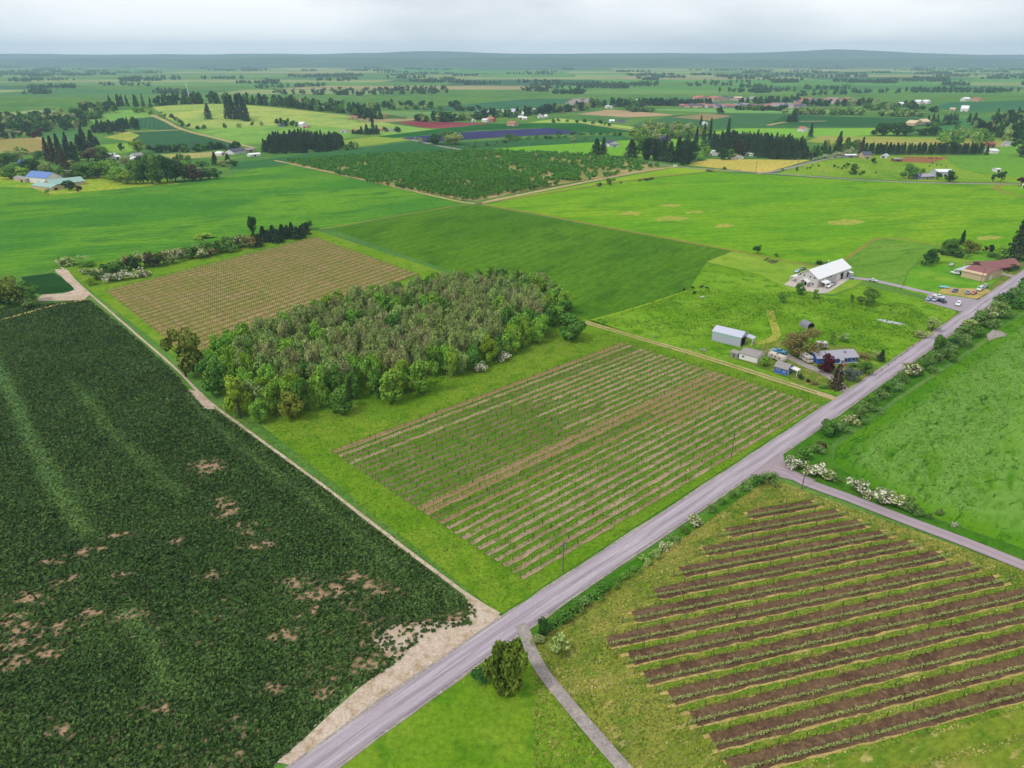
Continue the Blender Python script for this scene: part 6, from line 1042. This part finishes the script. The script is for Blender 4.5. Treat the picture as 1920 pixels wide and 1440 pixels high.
# town on the plain
TW = []
for px0, px1, y0, y1, n in [(1270, 1460, 199, 203, 46), (1440, 1510, 197, 203, 18), (1490, 1590, 188, 194, 26), (1560, 1600, 190, 196, 8), (1060, 1110, 188, 199, 16), (1300, 1420, 184, 190, 12)]:
    for k in range(n): TW.append((px0 + (px1 - px0) * (k + .5) / n + rng.uniform(-2, 2), rng.uniform(y0, y1)))
proto_h = {}
TWL = ['pale roofed town house at the far edge of the valley', 'grey roofed town house at the far edge of the valley', 'tan roofed town house at the far edge of the valley']
for px, py in TW:
    k = int(rng.integers(3)); p = G(px, py)
    if k not in proto_h:
        e = gable(p, p + Vector((13, 0, 0)), 10, 4.5, 3.0, [M_wall, M_tanw, M_greyw][k], [M_worn, M_slate, M_pink][k], 'town_house', TWL[k], 'house', 'u', .3, group='houses of the far town'); proto_h[k] = e; continue
    s = proto_h[k]; e = s.copy(); COL.objects.link(e); e.location = p; e.rotation_euler = (0, 0, rng.uniform(-.6, .6))
    for ch in list(s.children): c = ch.copy(); COL.objects.link(c); c.parent = e
# ------------------------------------------------------------------ vehicles, poles, fences, animals
M_tyre = plain('tyre', (34, 34, 36), .9, .1); M_rim = plain('rim', (160, 160, 164), .4, .5, .6); M_lamp = plain('lamp_glass', (240, 236, 220), .2, .6)
_paint = {}
def paint(c):
    if c not in _paint: _paint[c] = plain('car_paint', c, .3, .6, .1, .04)
    return _paint[c]
SHAPES = { # length, width, lower body profile, cabin (x0,x1,x2,x3 at base/top, z0,z1)
 'car': (4.5, 1.8, [(0, .35), (0, .75), (.35, .88), (1.2, .98), (3.7, .98), (4.4, .92), (4.5, .4)], (1.15, 1.85, 3.2, 4.05, .98, 1.45)),
 'hatchback': (4.1, 1.8, [(0, .35), (0, .8), (.3, .95), (1.1, 1.02), (3.9, 1.05), (4.1, .9), (4.1, .4)], (1.0, 1.7, 3.5, 4.0, 1.02, 1.52)),
 'suv': (4.7, 1.95, [(0, .4), (0, .95), (.3, 1.1), (1.3, 1.16), (4.6, 1.16), (4.7, 1.0), (4.7, .45)], (1.2, 1.75, 4.2, 4.6, 1.16, 1.8)),
 'pickup': (5.5, 1.95, [(0, .45), (0, 1.0), (.3, 1.12), (1.5, 1.18), (5.4, 1.18), (5.5, 1.1), (5.5, .5)], (1.45, 2.0, 3.2, 3.5, 1.18, 1.85)),
 'van': (5.6, 2.0, [(0, .4), (0, .95), (.5, 1.15), (.9, 1.2), (5.55, 1.2), (5.6, 1.0), (5.6, .45)], (.7, 1.4, 5.4, 5.55, 1.2, 2.1))}
def vehicle(kind, px, py, to, colr, label, name=None):
    p = G(px, py); q = G(*to); d = q - p; rz = math.atan2(-d.y, -d.x); L, W, prof, cab = SHAPES[kind]; m = paint(colr)
    e = empty(name or {'car': 'parked_car', 'hatchback': 'parked_car'}.get(kind, kind), (p.x, p.y, LAY * 6), rz, label, {'hatchback': 'car'}.get(kind, kind))
    b = MB().prism([(x - L / 2, z) for x, z in prof], -W / 2, W / 2); x0, x1, x2, x3, za, zb = cab
    c = [(x0 - L / 2, za), (x1 - L / 2, zb), (x2 - L / 2, zb), (x3 - L / 2, za)]; wt, wb = W / 2 * .78, W / 2 * .96
    vs = [(c[0][0], -wb, za - .02), (c[1][0], -wt, zb), (c[2][0], -wt, zb), (c[3][0], -wb, za - .02), (c[0][0], wb, za - .02), (c[1][0], wt, zb), (c[2][0], wt, zb), (c[3][0], wb, za - .02)]
    fs = [(0, 1, 2, 3), (7, 6, 5, 4), (0, 4, 5, 1), (1, 5, 6, 2), (2, 6, 7, 3)]
    if kind == 'pickup': b.f = b.f; b.box(3.6 - L / 2, -W / 2 + .12, 1.0, 5.35 - L / 2, W / 2 - .12, 1.181)
    bm_ = bmesh.new(); me0 = b.add(vs, fs).me('body', m); bm_.from_mesh(me0); bmesh.ops.bevel(bm_, geom=[ed for ed in bm_.edges if ed.calc_face_angle(0) > .5], offset=.05, segments=1, affect='EDGES'); bm_.to_mesh(me0); bm_.free(); link('body', me0, e)
    g = MB(); s = .03   # glass bands a little proud of the cabin faces
    def lerp(a, b, t): return tuple(a[i] + (b[i] - a[i]) * t for i in range(3))
    def quad(a, b, c_, d_, n):
        o = [tuple(v[i] + n[i] * s for i in range(3)) for v in (a, b, c_, d_)]; g.add(o + [a, b, c_, d_], [(0, 1, 2, 3), (0, 4, 5, 1), (1, 5, 6, 2), (2, 6, 7, 3), (3, 7, 4, 0)])
    def inset(f, n, a=.1, b_=.18):
        A, B, C_, D_ = [vs[i] for i in f]; m1 = lambda u, v: lerp(lerp(A, B, v), lerp(D_, C_, v), u); quad(m1(a, b_), m1(a, .88), m1(1 - a, .88), m1(1 - a, b_), n)
    inset((0, 1, 2, 3), (0, -1, .3)); inset((7, 6, 5, 4), (0, 1, .3)); inset((4, 5, 1, 0), (-1, 0, .5)); inset((3, 2, 6, 7), (1, 0, .5))
    link('windows', g.me('windows', M_glass), e)
    for x in (.85, L - .95):
        for y in (-W / 2 + .08, W / 2 - .08):
            w = link('wheel', MB().tube((x - L / 2, y - .13, .34), (x - L / 2, y + .13, .34), .34, .34, 12).me('wheel', M_tyre), e); yo = .14 if y > 0 else -.14; link('rim', MB().tube((x - L / 2, y, .34), (x - L / 2, y + yo, .34), .2, .2, 8).me('rim', M_rim), w)
    for y in (-W / 2 + .3, W / 2 - .3): link('headlight', MB().box(-L / 2 - .03, y - .18, .62, -L / 2 + .05, y + .18, .78).me('headlight', M_lamp), e)
    return e
VEH = [('hatchback', 1742, 564, (1734, 566), (150, 176, 206), 'pale blue car at the left end of the parking area'), ('car', 1753.5, 565, (1746, 567.5), (176, 178, 190), 'silver car between the pale blue and navy ones on the parking area'), ('pickup', 1764, 567, (1774, 571), (40, 48, 84), 'navy pickup in front of the white one on the parking area'), ('pickup', 1759, 559.5, (1770, 562.5), (236, 238, 242), 'white pickup behind the navy one on the parking area'), ('suv', 1796, 573, (1792, 579), (232, 234, 238), 'white car with dark front near the road'),
 ('car', 1790, 547.5, (1784, 551), (70, 84, 150), 'blue car alone on the straw lot'), ('car', 1813, 551, (1811, 556), (128, 138, 160), 'grey blue car on the straw lot beside the red one'), ('car', 1825, 552, (1818, 555), (202, 120, 124), 'faded red car on the straw lot'), ('van', 1837, 545, (1831, 548.5), (206, 222, 216), 'pale green van at the edge of the straw lot'), ('suv', 1846, 540, (1841, 543), (150, 176, 160), 'grey green car behind the pale van'), ('suv', 1790.5, 514.5, (1783, 513), (244, 244, 248), 'white suv beside the cream garage'), ('van', 1862, 509, (1867, 512), (240, 240, 242), 'white van behind the cream garage'), ('hatchback', 1784, 499, (1787, 497), (220, 222, 224), 'small white car at the lawn path'),
 ('pickup', 1554, 539, (1548, 543), (242, 242, 244), 'white pickup on the pad of the barn house'), ('car', 1562, 534, (1557, 538), (150, 156, 170), 'grey car behind the white pickup at the barn house'), ('car', 1596.5, 522, (1596, 527), (150, 168, 196), 'blue grey car at the top of the driveway'), ('car', 1636.5, 528, (1645, 530), (226, 226, 230), 'white car driving on the driveway'), ('car', 1495, 511, (1490, 514), (190, 220, 236), 'pale blue car behind the barn house'), ('car', 1505, 506, (1500, 508), (120, 124, 140), 'grey car behind the barn house'), ('pickup', 1461, 663, (1452, 661), (70, 150, 200), 'old bright blue pickup under the brown tree')]
for v in VEH: vehicle(*v)
def caravan(px, py, to, L, h, name, label, cab=False):
    p = G(px, py); q = G(*to); d = q - p; rz = math.atan2(-d.y, -d.x); e = empty(name, (p.x, p.y, LAY * 5), rz, label, 'camper'); W = 2.3
    prof = [(-L / 2, .5), (-L / 2, h * .6), (-L / 2 + .5, h), (L / 2 - .2, h), (L / 2, h - .3), (L / 2, .5)] if not cab else [(-L / 2, .5), (-L / 2, 1.2), (-L / 2 + 1.0, 1.3), (-L / 2 + 1.4, h * .68), (-L / 2 + .4, h * .7), (-L / 2 + .5, h), (L / 2 - .1, h), (L / 2, h - .2), (L / 2, .5)]
    link('body', MB().prism(prof, -W / 2, W / 2).me('body', plain('camper_shell', (214, 204, 192), .5, .3, 0, .1)), e); g = MB()
    for k in range(3): x = -L / 2 + L * (.25 + .25 * k); link('window', MB().box(x - .4, -W / 2 - .03, h * .55, x + .4, W / 2 + .03, h * .75).me('window', M_glass), e)
    link('stripe', MB().box(-L / 2 + .05, -W / 2 - .02, h * .38, L / 2 - .05, W / 2 + .02, h * .44).me('stripe', M_timber), e); link('door', MB().box(L * .2, -W / 2 - .04, .6, L * .2 + .7, -W / 2, h * .8).me('door', M_white), e); link('roof_vent', MB().box(-.3, -.3, h - .01, .4, .3, h + .2).me('roof_vent', M_dark), e)
    for x in ((-L / 2 + 1.1, L / 2 - 1.3) if cab else (.3,)):
        for y in (-W / 2 + .1, W / 2 - .1): link('wheel', MB().tube((x, y - .14, .36), (x, y + .14, .36), .36, .36, 12).me('wheel', M_tyre), e)
caravan(1456, 675.5, (1473, 682), 7.2, 2.4, 'travel_trailer', 'long white travel trailer behind the blue shed'); caravan(1511, 678, (1521, 684), 5.8, 2.7, 'motorhome', 'cream motorhome parked beside the blue gabled building', True); caravan(1540, 653, (1547, 653), 4.6, 2.6, 'motorhome', 'white camper behind the blue house', True)
bt = G(1770.5, 541); e = empty('covered_boat', (bt.x, bt.y, 0), -.4, 'small boat under a teal cover beside the straw lot', 'boat'); link('hull', MB().add([(-2.4, -.9, .9), (1.2, -.9, .9), (2.8, 0, 1.0), (1.2, .9, .9), (-2.4, .9, .9), (-2.2, -.5, .35), (1.0, -.4, .35), (2.2, 0, .5), (1.0, .4, .35), (-2.2, .5, .35)], [(0, 1, 6, 5), (1, 2, 7, 6), (2, 3, 8, 7), (3, 4, 9, 8), (4, 0, 5, 9), (5, 6, 7, 8, 9)]).me('hull', M_white), e)
link('cover', MB().add([(-2.5, -.95, .9), (1.2, -.95, .9), (2.9, 0, 1.0), (1.2, .95, .9), (-2.5, .95, .9), (-2.2, 0, 1.3), (.4, 0, 1.6)], [(0, 1, 6, 5), (1, 2, 6), (2, 3, 6), (3, 4, 5, 6), (4, 0, 5)]).me('cover', plain('teal_cover', (128, 196, 208), .7)), e)
for y in (-.8, .8): link('trailer_wheel', MB().tube((-.6, y - .1, .3), (-.6, y + .1, .3), .3, .3, 10).me('trailer_wheel', M_tyre), e)
# utility poles
M_pole = plain('grey_pole', (120, 108, 98), .9, .1); M_polel = plain('pale_pole', (168, 158, 148), .9, .1); M_ins = plain('insulator', (150, 158, 164), .3, .5)
def pole(px, base, top, label, arm=True, lamp=False, lean=0.0, pale=False, rz=.7):
    p = G(px, base); h = tall(p, top); e = empty('utility_pole', (p.x, p.y, p.z), rz, label, 'pole', 'utility poles'); m = M_polel if pale else M_pole; far = p.y > 600; k = 1.5 if far else 1.0
    link('shaft', MB().tube((0, 0, -.4), (lean * h, 0, h), .17 * k, .12 * k, 8).me('shaft', m), e)
    if arm:
        a = link('crossarm', MB().box(lean * h - 1.1, -.07, h - .75, lean * h + 1.1, .07, h - .6).me('crossarm', m), e)
        for x in (-1.0, 0.45, 1.0): link('insulator', MB().tube((lean * h + x, 0, h - .6), (lean * h + x, 0, h - .35), .06, .05).me('insulator', M_ins), a)
    if lamp: link('transformer', MB().tube((.35, 0, h - 2.0), (.35, 0, h - 1.1), .24, .24, 8).me('transformer', M_ins), e)
    return e
for q in [(1055, 1071, 1016, 'grey utility pole in the grass at the near corner of the vineyard', True, True), (1371, 858, 812, 'utility pole by the road edge halfway along the vineyard', True, False), (1503, 918, 862, 'slightly leaning utility pole at the junction', False, False, .02), (1567, 732, 688, 'utility pole in front of the loose pine by the blue house', True, True), (1432, 668, 640, 'thin pole behind the white shed', False, False), (1836, 540, 503, 'thin pole at the straw lot', False, False), (1908, 490, 466, 'leaning pale pole beside the huge conifers', False, False, .12, True), (1849, 505, 488, 'white pole in front of the maroon-roofed house', False, False, 0, True), (240, 298, 279, 'pale leaning pole behind the tree belt', False, False, -.05, True), (323, 284, 275, 'left one of three pale poles in the far hedge', False, False, 0, True), (340, 284, 272, 'middle one of three pale poles in the far hedge', True, False, 0, True), (354, 283, 265, 'tallest pale pole in the far hedge', True, False, -.03, True), (428, 279, 266, 'pale pole beside the purple leaved tree', False, False, 0, True), (851, 278, 264, 'thin pale pole by the grey lane', False, False, 0, True), (992, 287, 268, 'pale pole in the bright strip behind the orchard', False, False, 0, True), (1076, 288, 256, 'tall pale pole at the end of the lane', False, False, 0, True), (1175, 296, 270, 'stout pale pole in front of the big conifer', True, False, 0, True), (1288, 308, 287, 'pole with white box at the lane corner', False, False, .03, True), (1417, 324, 303, 'dark pole at the near edge of the yellow field', True, False), (1496, 309, 287, 'dark pole at the far edge of the yellow field', True, False), (1541, 333, 320, 'thin pole in the lane-side pasture', False, False, 0, True), (1700, 340, 324, 'pale pole before the big tree at the meadow house', False, False, .04, True), (708, 252, 236, 'pale pole among the dark trees right of the hill', False, False, 0, True), (684, 252, 238, 'thin pale pole by the plantation houses', False, False, 0, True)]: pole(*q)
mp0 = G(357.5, 195.2); mast = empty('white_mast', (mp0.x, mp0.y, mp0.z - .5), 0, 'white mast rising from the top of the hill', 'mast'); link('mast_shaft', MB().tube((0, 0, 0), (-2.5, 0, 42), .95, .5, 8).me('mast_shaft', M_white), mast); link('mast_base', MB().box(-6, -5, -.5, 6, 5, 2.4).me('mast_base', M_pink), mast)
# wire fences
def fence(px, label, sp=5.0, h=1.2, m=M_timber):
    P = [Vector((q.x, q.y)) for q in (G(*v) for v in px)]; P2 = resample(P, sp, False); e = empty('wire_fence', (P[0].x, P[0].y, 0), 0, label, 'fence'); o = Vector((P[0].x, P[0].y, 0)); w = MB(); pm = None
    for i, p in enumerate(P2):
        q = Vector((p.x, p.y, 0)) - o
        if pm is None: pm = MB().box(-.07, -.07, -.2, .07, .07, h).me('fence_post', m)
        link('fence_post', pm, e, q)
        if i:
            for z in (.35, .7, 1.05): w.tube(Vector((last.x, last.y, z)), Vector((q.x, q.y, z)), .02, .02, 3, False)
        last = q
    link('fence_wire', w.me('fence_wire', M_pole), e)
fence([(1278, 650), (1300, 636), (1320, 628), (1345, 622)], 'dark wire fence behind the pole barn'); fence([(1278, 650), (1320, 664), (1370, 676)], 'wire fence between lane and pole barn'); fence([(1370, 668), (1390, 655), (1402, 651)], 'wire fence joining shed and pole barn'); fence([(1690, 543), (1703, 510), (1736, 478)], 'wire fence along the paddock lawn', 6); fence([(1640, 706), (1700, 660), (1735, 634)], 'wire fence at the pasture edge by the road', 6)
# gateway box, bale-like white box at the orchard corner
wb = G(1266, 313); e = empty('white_box', (wb.x, wb.y, 0), .4, 'white crate at the orchard corner by the lane', 'box'); link('crate_body', MB().box(-2, -1.2, 0, 2, 1.2, 1.8).me('crate_body', M_white), e); link('crate_lid', MB().box(-2.1, -1.3, 1.8, 2.1, 1.3, 2.0).me('crate_lid', M_trim), e)
# garden beds by the barn house
for i, (px, py) in enumerate([(1437, 487), (1443, 490), (1449, 492), (1455, 492)]):
    p = G(px, py); e = empty('garden_bed', (p.x, p.y, 0), .9, '%s planted garden bed left of the barn house, counted from the field edge' % ORD[i], 'garden bed', 'garden beds'); link('bed_frame', MB().box(-3.2, -.7, 0, 3.2, .7, .35).me('bed_frame', M_timber), e); C = np.column_stack([rng.uniform(-3, 3, 90), rng.uniform(-.5, .5, 90), rng.uniform(.4, .8, 90)]); o = link('bed_plants', leafcloud('bed_plants', C, .35, rng.random(90), LM['green']), e); o['kind'] = 'stuff'
# cattle and horses: one continuous body each
def beast(name, px, py, colr, rz, label, group, lying=False, s=1.0):
    key = (colr, lying, name)
    if key not in _beast:
        me = bpy.data.meshes.new(name); z = .0 if not lying else -.55
        V = [(0, 0, 1.15 + z), (.75, 0, 1.18 + z), (-.7, 0, 1.15 + z), (1.05, 0, 1.35 + z), (1.35, 0, 1.25 + z), (1.62, 0, 1.05 + z), (-.9, 0, 1.0 + z), (-.98, 0, .6 + z)]; E_ = [(0, 1), (0, 2), (1, 3), (3, 4), (4, 5), (2, 6), (6, 7)]; R = [.42, .40, .38, .24, .2, .13, .08, .05]
        for x, hip, sg in ((.7, 1, 1), (.7, 1, -1), (-.65, 2, 1), (-.65, 2, -1)):
            n = len(V)
            if not lying: V += [(x, .2 * sg, .85), (x + (.04 if x > 0 else -.08), .22 * sg, .48), (x, .22 * sg, .04)]
            else: V += [(x + .1, .34 * sg, .35), (x + .35, .4 * sg, .16), (x + .55, .36 * sg, .08)]
            E_ += [(hip, n), (n, n + 1), (n + 1, n + 2)]; R += [.17, .1, .075]
        for sg in (1, -1): n = len(V); V += [(1.3, .2 * sg, 1.42 + z)]; E_ += [(4, n)]; R += [.05]
        me.from_pydata(V, E_, []); me.materials.append(plain('hide', colr, .85, .2, 0, .2, 3)); o = bpy.data.objects.new('tmp', me); COL.objects.link(o)
        md = o.modifiers.new('skin', 'SKIN'); sv = me.skin_vertices[0].data
        for i, r in enumerate(R): sv[i].radius = (r, r)
        sv[0].use_root = True; sb = o.modifiers.new('sub', 'SUBSURF'); sb.levels = sb.render_levels = 1
        dg = bpy.context.evaluated_depsgraph_get(); me2 = bpy.data.meshes.new_from_object(o.evaluated_get(dg)); me2.name = name; bpy.data.objects.remove(o); me2.polygons.foreach_set('use_smooth', np.ones(len(me2.polygons), dtype=bool)); _beast[key] = me2
    p = G(px, py); o = link(name, _beast[key]); o.location = (p.x, p.y, LAY * 2 + p.z); o.rotation_euler = (0, 0, rz); o.scale = (s, s, s); tag(o, label, name, group)
_beast = {}
for px, py, c, rz, ly, lb in [(1314.5, 541, (34, 30, 30), .2, False, 'black cow grazing behind the white calf'), (1326, 543.5, (34, 30, 30), 2.9, False, 'black cow grazing apart on the right of the herd'), (1301.6, 552, (34, 30, 30), .5, False, 'black cow grazing nearest the lane'), (1299, 542.5, (34, 30, 30), 3.4, False, 'black cow grazing at the left of the herd'), (1316, 559, (222, 212, 202), .4, True, 'white calf lying in front of the black cows'), (1282, 546, (34, 30, 30), 1.2, False, 'black cow standing on the boundary of the dark field')]: beast('cow', px, py, c, rz, lb, 'cattle in the near pasture', ly)
for i, (px, py, rz) in enumerate([(1742, 313, .3), (1756, 311, .1), (1764, 310.5, .6), (1773.4, 314, .9), (1748, 308, 2.8)]): beast('cow', px, py, (34, 30, 30), rz, '%s dark cow on the pasture above the pale barn, counted from the big tree' % ORD[i], 'cattle above the pale barn')
for i, (px, py) in enumerate([(1742, 298), (1747, 298), (1756, 298.5)]): beast('horse', px, py, (60, 40, 34), .4 + i, '%s dark horse in the brown paddock, counted from the shelter' % ORD[i], 'horses in the brown paddock', s=1.1)
# grass tufts where the ground is near enough to show them
M_tuft = leafmat('grass_tuft', (80, 124, 26), (150, 172, 66), hue=0, val=0); M_tuftd = leafmat('dry_tuft', (94, 124, 38), (200, 182, 112), hue=0, val=0)
PG = [G(*q) for q in [(380, 760), (600, 780), (1000, 650), (1140, 625), (1560, 748), (937, 1150)]]
Q = scatter(PG, 60000); k = fbm(Q[:, 0] * .12, Q[:, 1] * .12, 4); Q2 = Q[rng.random(len(Q)) < .35 + k]
tag(link('grass', leafcloud('grass', np.column_stack([Q2, .10 + .06 * rng.random(len(Q2))]), .18 + .22 * rng.random(len(Q2)), np.clip(rng.normal(.35, .22, len(Q2)), 0, 1), M_tuft, up=1.0)), 'short grass and straw bits on the vineyard floor', kind='stuff')
FG = [G(*q) for q in [(1000, 1196), (1290, 1000), (1440, 900), (1520, 925), (1700, 990), (1960, 1085), (2000, 1500), (1000, 1500)]]
Q = scatter(FG, 52000); k = fbm(Q[:, 0] * .2, Q[:, 1] * .2, 4); r_ = rng.random(len(Q)); pv = [(p.x, p.y) for p in VP]; tl = np.mod((Q @ np.array([Nn.x, Nn.y])) - (c_ref + 1.0) + 1.9, 5.32) < 3.7; Q = Q[~(tl & inside(Q, pv))]
tag(link('dry_grass', leafcloud('dry_grass', np.column_stack([Q, .12 + .08 * rng.random(len(Q))]), .16 + .24 * rng.random(len(Q)), np.clip(fbm(Q[:, 0] * .15, Q[:, 1] * .15, 3) * 1.5 - .35 + rng.normal(0, .2, len(Q)), 0, 1), M_tuftd, up=1.0)), 'rough dry grass round the roadside vineyard', kind='stuff')
PG = [G(*q) for q in [(1106, 604), (1290, 545), (1485, 548), (1560, 560), (1795, 580), (1660, 690), (1600, 645), (1450, 636), (1350, 640)]]
Q = scatter(PG, 16000); k = fbm(Q[:, 0] * .08, Q[:, 1] * .08, 4); Q = Q[rng.random(len(Q)) < np.clip(k * 2.2 - .6, .05, 1)]
tag(link('pasture_grass', leafcloud('pasture_grass', np.column_stack([Q, .14 + .1 * rng.random(len(Q))]), .3 + .4 * rng.random(len(Q)), np.clip(rng.normal(.25, .2, len(Q)), 0, 1), leafmat('pasture_tuft', (84, 128, 26), (128, 164, 46), hue=0, val=0), up=1.6)), 'tufty grass of the cattle pasture', kind='stuff')
# ------------------------------------------------------------------ haze
def build_haze():
    me = MB().box(-15800, -850, -1.2, 15800, 14900, 330).me('haze', [])
    m = bpy.data.materials.new('haze_air'); m.use_nodes = True; t = m.node_tree; t.nodes.clear()
    o = t.nodes.new('ShaderNodeOutputMaterial'); v = t.nodes.new('ShaderNodeVolumePrincipled')
    v.inputs['Color'].default_value = (.58, .76, 1.0, 1); v.inputs['Density'].default_value = .000085; v.inputs['Anisotropy'].default_value = .3
    t.links.new(v.outputs[0], o.inputs['Volume']); me.materials.append(m)
    tag(link('haze', me), 'pale summer haze over the valley', kind='stuff')
build_haze()
